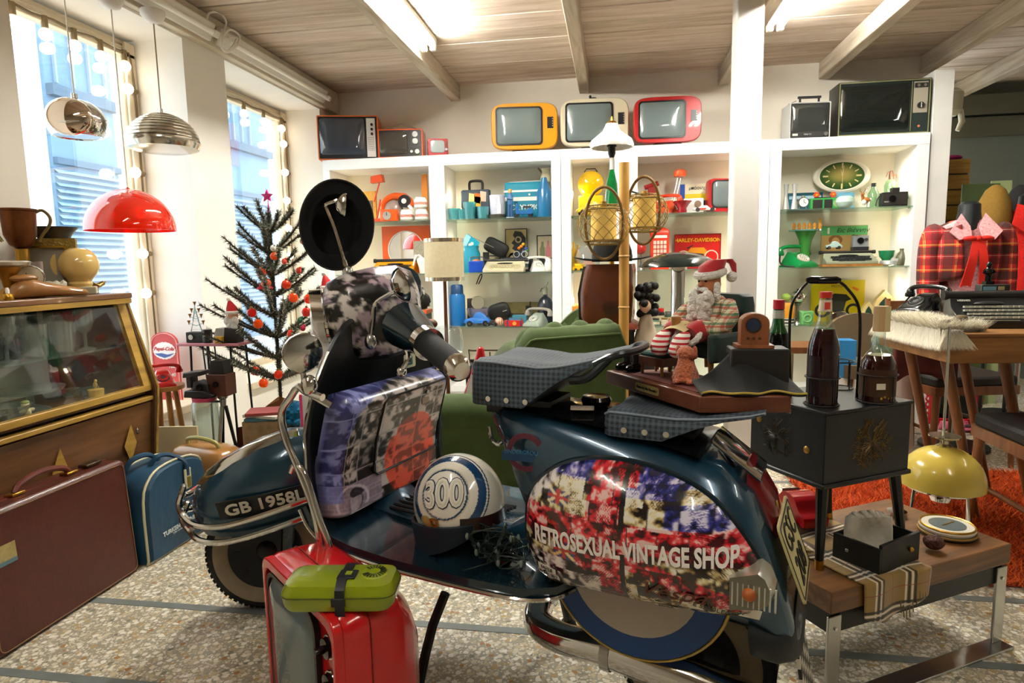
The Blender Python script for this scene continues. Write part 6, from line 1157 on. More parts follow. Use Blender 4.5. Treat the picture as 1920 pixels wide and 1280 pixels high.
make('curly_doll','doll with a mass of black curls standing beside the brown television','doll',(q[0]+.03,3.2,0),[('curls',cat([ell(.02,n=8,m=6,x=.045*r_.gauss(0,.5),y=.04*r_.gauss(0,.5),z=zw+.03+.14*r_.random())for _ in range(46)]),mat('#0e0d0c',.7)),('face',ell(.028,.026,.034,14,10,-.005,-.025,zw+.07),mat('#c8a080',.6)),('dress',lathe([(.07,zw-.14),(.05,zw-.06),(.025,zw+.03)],16),mat('#b9a890',.8)),('stand',box(.12,.12,zw-.14),mat('#2a221c',.6))])
#  goods on the white shelving (drawn in picture columns, scaled to metres)
T1,T2,T3,TT=1.3102,.9352,.5532,1.7525
def mk(name,label,cat_,px,z,Y,parts,rz=0,group=None,dz=0):
 u=wd(1,Y,px,z);L=col(px,Y,z)
 def sc(ps):return[(p[0],p[1].s(u),p[2],*([{**p[3],**({'bev':p[3]['bev']*u}if 'bev' in p[3]else{}),**({'sub':sc(p[3]['sub'])}if 'sub' in p[3]else{})}]if len(p)>3 else[]))for p in ps]
 return make(name,label,cat_,(L[0],Y,z+dz*u),sc(parts),rz,group)
m_=mat;P_=lambda c,**k:mat(c,k.pop('r',.35),**k)
UB=lambda poly,d,y=0:up(prism(poly,d)).t(0,y+d/2,0)
def disc(r,d=1,x=0,z=0,y=0,n=24):return cyl(r,d,n=n).r('x',90).t(x,y,z)
def tumb(r,h,k=.85):return lathe([(r*k*.9,0),(r*k,.6),(r,h),(r*.93,h),(r*k*.85,1.2),(.01,1)],18,False)
def frame_(w,h,c,pic,b=2,d=2):return[('frame',up(ring(rrect(w,h,.5,1),rrect(w-2*b,h-2*b,.4,1),d)).t(0,d/2,h/2),c),('picture',pic[0],pic[1])]
ORG,ORG2,RED_,BLU_,TEA_,YEL_=P_('#e2570e',coat=.4),P_('#d8460c',coat=.4),P_('#c01818',coat=.4),P_('#1c5f9c',coat=.3),P_('#0f7f98',coat=.2),P_('#e8b80a',coat=.3)
DARK=P_('#1a1817',r=.5);WHT=P_('#ece8df',coat=.3);SCR=mat('#6f7c7c',.1,coat=.6)
def tvbox(name,label,px,Y,W_,H_,D_,shell,front,scr,rz,extra):
 return mk(name,label,'television',px,TT,Y,[('cabinet',rbox(W_,D_,H_,2,0,D_/2,0),shell,{'bev':1.2}),('front_edge',up(ring(rrect(W_,H_,2),rrect(W_-4,H_-4,1.5),2)).t(0,.5,H_/2),shell),('front_panel',box(W_-4,2,H_-4,0,-.2,2),front)]+[('screen',loft([rr3(scr[0],scr[1],5,-1.6,scr[3],scr[2]),rr3(scr[0]*.94,scr[1]*.93,5,-3.2,scr[3],scr[2]),rr3(scr[0]*.6,scr[1]*.6,5,-4,scr[3],scr[2])]),scr[4])]+extra,rz)
tvbox('wooden_television','large orange-brown cased television with white control strip, on the shelving nearest the windows',655,4.44,106,76,55,P_('#cf6426',noise=.1,ns=10),P_('#17181c'),(78,62,-10,40,mat('#3c4450',.08,coat=.8)),14,[('control_strip',box(15,1.5,66,40,-1.6,5),WHT),('grille',cat([box(1,1,1,35+2.4*i,-2.6,16+3*j)for i in range(5)for j in range(8)]),DARK,{'kind':'stuff'})]+[('knob',disc(2.2,3,42,60-8*i,-2),DARK)for i in range(3)])
tvbox('orange_television','orange plastic television with dark front, standing second along the shelf top',752,4.45,80,50,45,ORG,P_('#2a2522'),(50,38,-12,26,mat('#46423c',.08,coat=.8)),9,[('dial_plate',box(16,1,26,27,-1.4,20),P_('#3b3632')),('knob',disc(5,3,27,40,-2),STEEL),('knob',disc(5,3,27,28,-2),STEEL),('knob',disc(4,3,30,10,-2),WHT),('knob',disc(2.4,3,20,10,-2),WHT),('handle',tube([(-30,8,50),(0,8,60),(34,8,50)],.6,6),STEEL)])
tvbox('mini_television','tiny red television, smallest on the shelf top',822,4.46,36,31,40,P_('#a31d22'),P_('#b3252a'),(26,22,-1,17,mat('#aab4b4',.15,coat=.5)),18,[('knob',disc(2.5,3,14.6,12,-1),STEEL),('speaker_strip',box(2.5,1,18,15,-1.3,8),P_('#6b4a2a'))])
def tvround(name,label,px,Y,W_,H_,shell,rz,cx=0):
 rr=lambda w,h,y,p=.5:[(w/2*math.copysign(abs(math.cos(t))**p,math.cos(t)),y,H_/2+h/2*math.copysign(abs(math.sin(t))**p,math.sin(t)))for t in[2*PI*i/40 for i in range(40)]]
 S=W_*.66;T_=H_*.76
 pr=[('cabinet',loft([rr(W_*.97,H_*.97,-1,.38),rr(W_,H_,3,.38),rr(W_*1.0,H_*.99,12,.38),rr(W_*.9,H_*.86,30,.45),rr(W_*.55,H_*.55,48,.6),rr(W_*.5,H_*.5,56,.6)]),shell),('screen_rim',up(ring(rrect(S+5,T_+5,7,6),rrect(S-1,T_-1,6,6),3)).t(-W_*.08,.5,H_*.5),P_('#141414')),('screen',loft([rr3(S,T_,6,-1.5,H_*.5,-W_*.08),rr3(S*.95,T_*.94,6,-3.4,H_*.5,-W_*.08),rr3(S*.6,T_*.6,5,-5.4,H_*.5,-W_*.08),rr3(S*.2,T_*.2,2,-6,H_*.5,-W_*.08)]),SCR,{'ang':60}),('foot',rbox(W_*.42,30,5,8,2,22,-4.2),P_('#221c18')),('control_panel',box(W_*.09,2,H_*.24,W_*.385,-1,H_*.44),P_('#17171a'))]+[('button',box(1.6,1.5,1.6,W_*.42,-2.5,H_*(.48+.05*i)),P_('#b9b39a'))for i in range(4)]
 return mk(name,label,'television',px,TT,Y,pr,rz,dz=5)
tvround('yellow_television','yellow rounded portable television on the shelf top',984,4.46,124,84,P_('#e39a0c',coat=.4),7)
t=tvround('cream_television','cream rounded portable television behind the white glass lampshade',1115,4.46,128,88,P_('#ddd2b4',coat=.4),5)
tvround('red_television','red rounded portable television on the shelf top beside the pillar',1251,4.44,128,86,P_('#b41a1c',coat=.4),2)
mk('lizard_figure','small dark lizard figure on the cream television','figurine',1112,TT,4.52,[('body',ell(7,2,2,10,6,0,0,95),DARK),('head',ell(2.5,2,3.5,8,6,-5,0,98),DARK)])
tvbox('small_black_television','small silver-edged black portable television with a carrying handle',1517,4.44,78,70,50,P_('#b7b8b4',r=.3),P_('#1c1d1e'),(72,52,0,40,mat('#2c302f',.06,coat=.9)),4,[('control_bar',box(70,1.2,9,0,-1.4,4),P_('#2d2e2e')),('knob',disc(4,3,30,8,-2),STEEL),('badge',box(10,1,4,-28,-2.2,6),P_('#c9c7bf')),('handle',cat([box(44,5,4,2,12,80),box(3,4,12,-16,12,70),box(3,4,12,20,12,70)]),DARK),('lettering',up(text('MINI TV',4,.2)).t(-4,-2.4,8),P_('#c9c7bf')),('aerial',bar((-36,20,72),(-20,20,78),.5),STEEL),('base',box(70,40,6,0,22,-5.8),DARK)])
tvbox('large_black_television','large black console television with gold-edged control panel',1654,4.43,172,106,60,P_('#1a1715',r=.4),P_('#16201e'),(128,88,-17,53,mat('#0d1413',.05,coat=.9)),0,[('gold_edge',up(ring(rrect(170,104,1,1),rrect(166,100,1,1),1.2)).t(0,-.6,53),P_('#9a9a6a',metal=.5)),('gold_line',box(1,1.2,96,51,-1.3,5),P_('#9a9a6a',metal=.5)),('control_panel',box(26,1.2,60,67,-1.4,40),P_('#9c9484')),('knob_strip',box(24,1.2,9,67,-2.4,88),P_('#20201e')),('knob',disc(3,3,61,92,-3),STEEL),('knob',disc(3,3,73,92,-3),STEEL),('knob',disc(6,4,67,54,-2.4),P_('#1b1c1c')),('knob_cross',box(2,1.5,10,67,-6.6,49),STEEL),('indicator',disc(2.2,1.5,66,14,-1.6),P_('#c96a4a')),('lower_panel',box(26,1.2,34,67,-1.4,4),P_('#152422'))])
mk('yellow_book','yellow boxed book behind the bowler hat in the orange bay','book',695,T1,4.60,[('cover',box(26,5,56),P_('#d99a1c',noise=.15,ns=40)),('picture',box(14,1,22,0,-3,18),P_('#6a5a34',noise=.4,ns=60))],rz=-8)
mk('orange_desk_lamp','orange angle-poise desk lamp with square shade in the orange bay','lamp',711,T1,4.50,[('base',rbox(22,16,6,3),ORG2,{'bev':.8}),('lower_arm',bar((-4,0,6),(4,0,40),1.6),ORG2),('upper_arm',bar((-8,0,36),(4,0,70),1.4),ORG2),('shade',prism([(-11,68),(12,70),(10,83),(-10,80)],14).r('x',90).t(0,7,0),ORG2,{'bev':.6})])
mk('hooded_hair_dryer','orange plastic hooded hair dryer with black and white dial','hair dryer',746,T1,4.56,[('housing',tube([(-26*math.cos(t),0,22+24*math.sin(t))for t in[-.3+i*.22 for i in range(9)]]+[(14,0,44),(22,0,38),(26,0,26)],[7]*12,10).s(1,1.4,1),ORG),('hood',ell(18,12,20,18,12,-6,-2,20),mat('#b9a296',.15,tr=.4)),('motor_ring',disc(11,8,17,36,-4),P_('#17161a')),('motor_hub',disc(4.5,9,17,36,-4.5),WHT),('nozzle',tube([(18,-9,34),(28,-9,24),(32,-9,10)],[2.5,3.5,4.5],8),WHT)])
mk('orange_alarm_clock','small orange alarm clock with a grey dial','clock',731,T1,4.46,[('case',rbox(33,16,21,5),ORG,{'bev':1.5}),('dial',disc(7.5,2,-2,10,-8),P_('#a59c92')),('hand',box(1,.8,6,-2,-10.4,10),DARK)])
JF=lambda h:[('jar',lathe([(9,0),(12,3),(12.5,h*.5),(11,h*.86),(9.5,h),(.1,h)],20),WHT),('flower_band',lathe([(12.4,h*.36),(12.8,h*.45),(12.4,h*.6)],20,False),mat('#d08a7a',.4,noise=.6,ns=180)),('lid',lathe([(9,h),(9.5,h+1.5),(.1,h+2)],18),P_('#e9e0d2'))]
for i,(px,h,dz,lb)in enumerate(((763,19,0,'white flowered jar beside the orange alarm clock'),(791,19,0,'white flowered jar at the bottom of the stack'),(790,19,21.2,'white flowered jar on top of the stack'))):mk('flowered_jar',lb,'jar',px,T1,4.47,JF(h),group='white flowered jars in the orange bay',dz=dz)
mk('orange_poster','orange art card leaning against the upright in the orange bay','card',797,T1,4.62,[('card',UB([(-7,0),(8,0),(8,84),(-4,84)],2),P_('#e38a1e')),('print',UB([(-5,4),(6,4),(6,40),(0,46),(-4,20)],.6,-1.5),P_('#9a9a8a',noise=.5,ns=90))],rz=-25)
mk('orange_mirror','square orange plastic mirror with a round glass','mirror',764,T2,4.60,[('frame',up(ring([(x*1.0,y)for x,y in[(44*max(-1,min(1,1.5*math.cos(t))),42*max(-1,min(1,1.5*math.sin(t))))for t in[2*PI*i/48 for i in range(48)]]],circ(33,48),5)).t(0,2,42),ORG),('mirror_glass',disc(33.5,2,0,42,1,48),mat('#f2f2f0',.02,1)),('rim',tor(33,1,40,6).r('x',90).t(0,-2.6,42),WHT)])
def typewriter(name,label,px,z,Y,W_,D_,H_,body,keys,rz=0,base=None,dz=0,roller=DARK,wide=None):
 n=11;kp=[('key',rbox(W_*.058,W_*.05,H_*.06,.6,(i-(n-1)/2)*W_*.07+(j%2)*W_*.025,-D_*.40+j*D_*.105,H_*.30+j*H_*.10),keys,{'ang':0})for j in range(4)for i in range(n)]
 pr=[('body',loft([[(-W_/2,-D_/2,0),(W_/2,-D_/2,0),(W_/2,-D_/2,H_*.22),(-W_/2,-D_/2,H_*.22)],[(-W_/2,0,0),(W_/2,0,0),(W_/2,0,H_*.62),(-W_/2,0,H_*.62)],[(-W_*.47,D_*.15,0),(W_*.47,D_*.15,0),(W_*.47,D_*.15,H_*.9),(-W_*.47,D_*.15,H_*.9)],[(-W_*.46,D_/2,0),(W_*.46,D_/2,0),(W_*.46,D_/2,H_*.8),(-W_*.46,D_/2,H_*.8)]]),body,{'bev':1.0}),('roller',tube([(-W_*.5,D_*.22,H_*.98),(W_*.5,D_*.22,H_*.98)],H_*.13,12),roller),('type_basket',ell(W_*.2,D_*.10,H_*.08,14,6,0,D_*.02,H_*.72),DARK)]+[('roller_knob',tube([(s*W_*.5,D_*.22,H_*.98),(s*W_*.55,D_*.22,H_*.98)],H_*.16,12),DARK)for s in(-1,1)]+kp+[('space_bar',box(W_*.5,D_*.06,1.2,0,-D_*.46,H_*.24),keys)]+(base or[])
 return mk(name,label,'typewriter',px,z,Y,pr,rz,dz=dz)
typewriter('yellow_typewriter','golden-yellow portable typewriter under the orange mirror',741,T2,4.49,78,50,24,P_('#e0940c',coat=.3),P_('#2a2622'))
mk('postcard','small landscape postcard propped on the orange mirror','card',789,T2,4.52,[('card',UB([(-12,26),(14,26),(14,58),(-12,58)],1),mat('#9a917c',.6,noise=.4,ns=120)),('easel',box(3,8,26),P_('#d8a01c'))])
mk('mannequin_hand','white mannequin hand standing on its wrist beside the cream lamp','mannequin hand',789,T2,4.46,[('palm',loft([[(x*w+dx,y*d,z)for x,y in circ(1,14)]for z,w,d,dx in((0,7,5,5),(10,7,5,4),(20,8.5,4.5,2),(28,8,4,0))]),WHT)]+[('finger',tube([(x,-1,26),(x-3-k,-3,33),(x-7-k,-5,l)],[2.2,2,1.4],8),WHT)for k,(x,l)in enumerate(((-5,14),(-2,20),(2,27),(5,32)))]+[('thumb',tube([(7,-2,14),(11,-4,22),(10,-5,28)],[2.4,2.2,1.6],8),WHT)])
mk('orange_folder','orange folder lying on dark books low in the orange bay','folder',783,T3,4.50,[('folder',box(40,40,7,0,0,24).r('y',6),ORG)]);mk('book_pile','dark books piled under the orange folder','books',783,T3,4.52,[('book',box(42,42,8,0,0,8*i),P_(c))for i,c in enumerate(('#3b3a38','#5a5648','#2c2a2c'))])
mk('blue_satchel','dark blue school satchel with black handle and bright stickers','bag',894,T1,4.58,[('body',rbox(52,18,54,4),P_('#26323e',r=.5),{'bev':2}),('flap',box(52,2,30,0,-9.5,22),P_('#2b3946',r=.5),{'bev':1}),('handle',tube(smooth_path([(-12,0,54),(-12,0,66),(-8,0,70),(8,0,70),(12,0,66),(12,0,54)],4),2.4,8),DARK)]+[('sticker',UB([(x-6,z),(x+5,z-1),(x+6,z+16),(x-5,z+18)],.6,-10.8),P_(c))for x,z,c in((-6,30,'#e8d08a'),(4,30,'#e0701c'),(15,33,'#e0b9a0'),(5,24,'#e3b02a'))])
TQ=glass('#8fdfe4',.04,.2)
for i,(px,h)in enumerate(((852,20),(881,31),(906,22),(866,18))):solo('turquoise_tumbler',['turquoise plastic tumbler nearest the shelf spot light','tall turquoise tumbler in front of the satchel','turquoise tumbler beside the frosted glass','short turquoise tumbler between the others'][i],'tumbler',tumb(12,h).s(wd(1,4.46)),TQ,col(px,4.46+.02*(i==3),T1))
mk('frosted_glass','tall frosted glass with milk bottle print on dark coaster','glass',933,T1,4.48,[('glass',lathe([(13,4),(14.5,42),(13.5,42),(12,6),(.1,5)],22,False),mat('#c3c6d6',.2,noise=.1,ns=20)),('coaster',cyl(16,7,n=22),mat('#2a2a1a',.6,noise=.4,ns=90)),('bottle_print',UB([(2,8),(9,8),(9,22),(7,30),(7,38),(4,38),(4,30),(2,22)],.6,-14.6),WHT)])
mk('blue_figurine','small figure in blue overalls with fair hair','figurine',957,T1,4.45,[('legs',cat([bar((-3,0,0),(-2.5,0,26),2.6),bar((3,0,0),(2.5,0,26),2.6)]),P_('#2b4e78')),('torso',loft([[(x*w,y*w*.6,z)for x,y in circ(1,12)]for z,w in((24,5),(32,5.5),(40,6),(44,3))]),P_('#3a6390')),('head',ell(3.6,3.6,4.2,12,8,0,0,48),P_('#d0a070')),('hair',ell(3.9,3.9,3,10,6,0,.6,50),P_('#c99a3a')),('arms',bar((-6,-3,36),(6,-4,34),1.8),P_('#3a6390')),('base',box(14,8,1.5),P_('#b8bcc0'))])
mk('toy_scooter','small blue toy motor scooter in front of the cool bag','toy',983,T1,4.46,[('body',prism([(-16,6),(14,6),(18,12),(10,18),(2,12),(-10,12),(-12,26),(-16,26)],7).r('x',90).t(0,3.5,0),BLU_,{'bev':.8}),('seat',box(14,6,3,6,0,18),DARK),('handlebar',bar((-14,-7,27),(-14,7,27),.9),DARK)]+[('wheel',disc(5,3,x,5,1.5),DARK)for x in(-14,12)],rz=20)
mk('cool_bag','teal cool bag with two white stripes and white lettering','bag',987,T1,4.60,[('body',rbox(78,26,66,6),TEA_,{'bev':4}),('stripe',box(79,27,3.5,0,0,48),WHT),('stripe',box(79,27,7,0,0,32),WHT),('lettering',up(text('OLYMPIC',13,.3,bold=.25)).t(0,-13.4,20),WHT),('stud',disc(1.8,2,8,43,-13),WHT),('strap',tube([(-38,0,50),(-30,0,67),(30,0,68),(38,0,50)],1.2,6),WHT)])
mk('blue_bottle','tall blue metal bottle in front of the cool bag','bottle',1021,T1,4.47,[('body',lathe([(13,0),(14,2),(14,46),(10,54),(6,66),(4.6,72),(.1,72)],24),P_('#0f5f8c',coat=.4))])
mk('cream_jug','cream pouring jug standing on the cool bag','jug',1024,T1,4.60,[('jug',lathe([(8,66.2),(10,72),(7,84),(8,90),(6,90),(.1,74)],18),P_('#d9cda6')),('spout',bar((-6,0,82),(-14,0,92),1.6),P_('#6a5a40'))])
mk('turquoise_jug','turquoise jug with a white-flowered card tucked in its mouth','jug',884,T2,4.52,[('jug',lathe([(15,0),(17,6),(17,34),(14,42),(15,48),(13,48),(.1,10)],22),P_('#1690ac',coat=.3)),('handle',tube(smooth_path([(-15,0,36),(-24,0,32),(-24,0,12),(-15,0,8)],5),2.6,8),P_('#1690ac')),('card',UB([(-20,44),(4,30),(18,54),(-4,70)],1.2,-4),P_('#17a2bb')),('card_edge',UB([(-20,48),(-10,42),(2,64),(-6,70)],1.4,-5),P_('#9fd8e2')),('flower',cat([disc(3,1,x,z,-6,10)for x,z in((0,50),(4,45),(-2,44),(4,52))]),WHT)])
mk('black_pouch','black zipped pouch propped over the turquoise jug','pouch',908,T2,4.64,[('body',pillow(46,12,28,.25,0,0,36).r('y',28),DARK),('zip',tube([(-16,-7,62),(20,-7,44)],.6,5),P_('#8a8880')),('prop',box(10,8,36,4,0,0),DARK)])
mk('small_photo_frame','small black photo frame behind the blue basket','picture frame',926,T2,4.66,frame_(26,30,DARK,(UB([(-10,4),(10,4),(10,27),(-10,27)],1),mat('#b5a88a',.6,noise=.3,ns=80))))
mk('white_duck_figure','small white and yellow duck figurine in front of the small frame','figurine',926,T2,4.56,[('body',ell(8,6,7,14,10,0,0,10),WHT),('head',ell(4.5,4.5,4.5,12,8,-4,-2,20),YEL_),('beak',lathe([(2,0),(.2,4)],8).r('x',90).t(-5,-6,20),ORG),('scarf',tor(4,1.4,14,6).t(-2,-1,16),TEA_),('base',cyl(8,3.5,n=16),WHT)])
mk('blue_basket','bright blue wire-handled basket beside the cream typewriter','basket',894,T2,4.45,[('basket',rbox(27,22,21,4),P_('#0c3fa6'),{'bev':1.5}),('wire_handle',tube(smooth_path([(-12,0,20),(-10,0,28),(10,0,28),(16,0,24),(22,0,20)],4),.9,6),STEEL),('contents',ell(8,7,4,12,6,0,0,21),P_('#a8623a'))])
typewriter('cream_typewriter','cream portable typewriter with cream keys in the blue bay',947,T2,4.46,76,46,22,P_('#c8bf9f'),P_('#e3d8ae'))
mk('poster_portrait','black-framed tan and black poster of a profile face','picture frame',969,T2,4.69,[('frame',up(ring(rrect(41,56,.5,1),rrect(38,53,.4,1),2)).t(0,1,50),DARK),('poster',UB([(-19,23),(19,23),(19,77),(-19,77)],1),P_('#c3ad74',r=.6)),('profile',UB([(-18,24),(-10,34),(-4,24),(16,24),(18,60),(10,72),(-2,74),(-6,66),(-2,60),(-9,52),(-4,48),(-8,42),(0,36)],.6,-1),P_('#2c2a28',r=.6)),('eye_ring',up(ring(circ(6,20),circ(3.6,20),.5)).t(4,-1.6,58),P_('#b5a274')),('prop',box(30,4,22.5,0,0,0),DARK)])
mk('navy_box','dark navy slipcase box holding a row of pale books','box',971,T2,4.60,[('case',box(54,24,26),P_('#161d2b',r=.5),{'bev':.6}),('book',box(30,3,9,6,-12.5,14),P_('#d3ccc0')),('book',box(30,3,6,6,-12.5,8),P_('#5b8a9a')),('book',box(30,3,4,6,-12.5,4),P_('#c9bca8'))])
mk('flower_bicycle','tiny wire bicycle carrying orange flowers on the navy box','ornament',978,T2,4.57,[('frame',cat([bar((-8,0,32),(8,0,36),.7),bar((-2,0,30),(4,0,40),.7)]),P_('#5a6a8a'))]+[('wheel',tor(5.4,.7,18,5).r('x',90).t(x,0,32),P_('#c8ccd0'))for x in(-9,6)]+[('flower',ell(3,3,3,8,6,x,0,z),P_(c))for x,z,c in((0,46,'#e08a14'),(4,50,'#e2b01c'),(-4,43,'#d8701c'),(9,42,'#3a5ab0'),(12,39,'#4a7a3a'))])
mk('family_photo','black-framed colour photograph of two people','picture frame',1022,T2,4.69,[('frame',up(ring(rrect(30,44,.5,1),rrect(26,40,.4,1),2)).t(0,1,44),DARK),('photograph',UB([(-13,24),(13,24),(13,64),(-13,64)],1),P_('#c9b494',r=.6)),('person_print',UB([(-9,26),(0,26),(0,42),(-2,46),(-2,54),(-6,54),(-7,46),(-9,42)],.5,-1),P_('#7a7a5a')),('person_print',UB([(2,26),(11,26),(11,42),(8,46),(8,56),(5,56),(4,46),(2,42)],.5,-1),P_('#c07078')),('prop',box(20,4,23,0,0,0),DARK)])
t=phone('white_telephone','white rotary telephone in the blue bay',col(1009,4.5,T2),15,'#e6e2da','#d9d6cc','#e6e2da',s=.72)
mk('milk_jug','small cream porcelain jug beside the white telephone','jug',1028,T2,4.43,[('jug',lathe([(5,0),(7,3),(7,14),(5,20),(6,24),(5,24),(.1,4)],16),WHT)])
mk('blue_thermos','tall blue vacuum flask with dark blue cup','flask',859,T3,4.47,[('body',lathe([(13,0),(14,2),(14,54),(12,58),(.1,58)],24),P_('#1468a8',coat=.3)),('cup',lathe([(11.5,57),(11,72),(9,75),(.1,75)],22),P_('#16406a')),('handle',tube(smooth_path([(-13,0,52),(-17,0,48),(-17,0,24),(-13,0,18)],4),1.6,6),P_('#16406a'))])
mk('strap_pouch','dark brown pouch with a wrist strap leaning on a glass vase','pouch',887,T3,4.62,[('body',pillow(32,10,36,.2,0,0,40).r('y',-32).t(-16,0,8),P_('#241a18',r=.5)),('strap',tube(smooth_path([(8,0,72),(14,0,86),(18,0,90),(18,0,84),(12,0,72)],4),1.1,6),DARK),('prop',box(12,8,46,-4,3,0),P_('#241a18'))])
mk('lilac_glass_bowl','pale lilac frilled glass bowl behind the blue toy car','bowl',899,T3,4.56,[('bowl',lathe([(8,0),(10,3),(20,18),(22,30),(20,30),(8,6),(.1,5)],30,False).w(lambda x,y,z:(x*(1+.06*math.sin(8*math.atan2(y,x))*z/30),y*(1+.06*math.sin(8*math.atan2(y,x))*z/30),z)),glass('#b9b2c4',.05,.35)),('disc_clock',disc(12,3,-2,40,2),mat('#a59f86',.4)),('disc_stand',box(4,3,30,-2,0,0),P_('#8a8470'))])
def beetle(name,label,px,z,Y,L,body,rz=0,dz=0):
 k=L/50;pts=[(-25,6),(-24,12),(-16,15),(-9,17),(-4,25),(4,27),(11,24),(19,16),(25,11),(25,6)];S=smooth_path([(x,y,0)for x,y in pts],4)
 pr=[('body',loft([[(x,-d*10,6+(zz-6)*s_)for x,zz,_ in S]for d,s_ in((1,.86),(.9,.97),(0,1.0),(-.9,.97),(-1,.86))],True,True,True).s(k),body,{'ang':50})]+[('wheel',disc(5.2,3,x,5.2,-8.2).s(k),DARK,{'sub':[('hubcap',disc(2.6,.8,x,5.2,-11).s(k),STEEL)]})for x in(-15,15)]+[('wheel',disc(5.2,3,x,5.2,11).s(k),DARK)for x in(-15,15)]+[('window',UB([(-5,18.5),(1,18.5),(1,24),(-2,24)],.5,-9.6).s(k),P_('#15202c',r=.1)),('window',UB([(2.5,18.5),(12,18.5),(8,23.5),(2.5,24.3)],.5,-9.6).s(k),P_('#15202c',r=.1)),('mudguard',cat([tor(6.4,1.6,14,6,.2,PI-.2).r('x',90).t(x,-9.6,5.2)for x in(-15,15)]).s(k),body),('bumper',cat([box(1.5,20,1.6,-25.6,0,7),box(1.5,20,1.6,25.4,0,7)]).s(k),STEEL)]
 return mk(name,label,'toy car',px,z,Y,pr,rz,dz=dz)
beetle('toy_car','blue toy beetle car in front of the lilac bowl',896,T3,4.45,48,P_('#2f74c4',coat=.4),8)
beetle('black_toy_car','tiny black toy car beside the blue one',922,T3,4.43,22,P_('#121212',coat=.4),-10)
mk('black_camera_case','black leather camera case tilted behind the striped ball','case',943,T3,4.58,[('body',pillow(42,16,34,.3,0,0,6).r('y',-16),P_('#141412',r=.5)),('badge',box(8,1,1.6,12,-8.4,22).r('y',-16),P_('#a8a8a0'))])
mk('striped_ball','small orange and white striped ball','ball',936,T3,4.45,[('ball',ell(8,n=20,m=14,z=8),stripes([(0,.45,'#e8dccb',1)],'#d87a3a',.4,.012,two=False,ax=(0,),key='ball'))])
mk('red_tin','flat red tin with gold emblem and blue ends','tin',964,T3,4.44,[('tin',rbox(33,18,11,1),P_('#c0261c'),{'bev':.6}),('band',box(3,18.4,11.2,-11,0,0),P_('#5a3a6a')),('band',box(3,18.4,11.2,14,0,0),P_('#5a3a6a')),('emblem',disc(3.6,1,2,5.5,-9),P_('#d9a04a')),('pencil_tin',box(22,10,4,2,0,11.2),P_('#4a7a96'))])
mk('teal_box','teal and brown picture tin beside the grey telephone','tin',975,T3,4.54,[('tin',rbox(26,16,18,1),P_('#3c7f96'),{'bev':.6}),('cover_print',box(14,1,10,-1,-8.4,4),mat('#8a7a4a',.5,noise=.4,ns=90))])
mk('postcard_box','long yellowed postcard box at the back of the blue bay','box',978,T3,4.68,[('box',box(64,10,20,0,0,18),mat('#8a7c4c',.6,noise=.15,ns=30)),('label',box(10,1,8,14,-5.6,24),P_('#3b352a')),('support',box(60,8,18),P_('#54493a'))])
mk('steel_lighter','chrome table lighter behind the grey telephone','lighter',992,T3,4.56,[('body',rbox(13,10,26,3,0,0,0),STEEL,{'bev':1}),('top',box(8,8,8,1,0,26),DARK),('lever',bar((2,0,34),(3,0,42),1.2),DARK)])
phone('grey_telephone','pale grey-green rotary telephone on the lowest shelf of the blue bay',col(1005,4.47,T3),-22,'#9aa595','#8a8f80','#a39a8e',s=.84)
mk('dark_siphon','dark blue glass soda siphon at the end of the blue bay','siphon',1023,T3,4.58,[('bottle',lathe([(13,0),(15,3),(15,36),(11,46),(4,52),(4,56),(.1,56)],22),P_('#161b28',coat=.6)),('head',lathe([(4.4,55),(4.6,66),(2,70),(.1,70)],12),P_('#a8a48a',metal=.8)),('spout',tube(smooth_path([(0,0,64),(-6,0,66),(-9,0,60)],4),1.4,6),P_('#a8a48a',metal=.8)),('lever',tube([(0,0,68),(5,0,78)],1.2,6),P_('#a8a48a',metal=.8))])
mk('wire_magazine_rack','brown wire-framed canvas rack on the floor below the blue bay','rack',928,.002,4.25,[('canvas',box(76,30,60,0,0,30),mat('#7a6c50',.8)),('frame',tube(smooth_path([(-42,-16,0),(-42,-16,100),(-36,-16,108),(36,-16,108),(42,-16,100),(42,-16,0)],3),1.4,6),P_('#3c2c18')),('post',bar((-4,-16,60),(-4,-16,106),1.4),P_('#3c2c18'))])
mk('hazard_lamp','yellow road hazard lamp with round lens','lamp',1108,T1,4.56,[('lens',lathe([(23,-6),(24,-2),(24,4),(18,9),(.1,11)],32).r('x',90).t(0,2,60),mat('#f0c400',.1,tr=.3,coat=.5)),('battery_case',rbox(46,22,38,4),P_('#e8bc08',coat=.3),{'bev':2}),('handle',tube([(-12,0,82),(-8,0,88),(8,0,88),(12,0,82)],1.2,6),P_('#4a3a10')),('neck',box(18,12,10,0,0,34),YEL_)])
beetle('yellow_toy_car','yellow toy car in front of the hazard lamp',1106,T1,4.44,50,YEL_,15)
for i,(px,h,c)in enumerate(((1076,54,'#d8a818'),(1083,48,'#c8962a'))):mk('yellow_bottle',['slim yellow bottle by the side of the yellow bay','slim amber bottle beside the glass globe vase'][i],'bottle',px,T2,4.5,[('bottle',lathe([(4,0),(4.4,2),(4.4,h*.7),(2,h*.8),(2,h),(.1,h)],14),P_(c))])
mk('glass_globe_vase','clear ribbed glass globe vase in the yellow bay','vase',1102,T2,4.48,[('globe',lathe([(8,0),(20,8),(26,24),(20,40),(12,46),(13,48)],26,False),glass('#e9ebee',.04,.12)),('fruit',ell(12,10,9,14,8,2,0,12),P_('#c88a6a'))])
mk('yellow_toy_train','yellow toy locomotive low in the yellow bay','toy',1092,T2,4.43,[('body',box(36,10,6,0,0,2),YEL_),('boiler',tube([(-14,0,10),(4,0,10)],4,10),YEL_)]+[('wheel',disc(2.6,1.5,x,2.6,-5),DARK)for x in(-12,-2,8)])
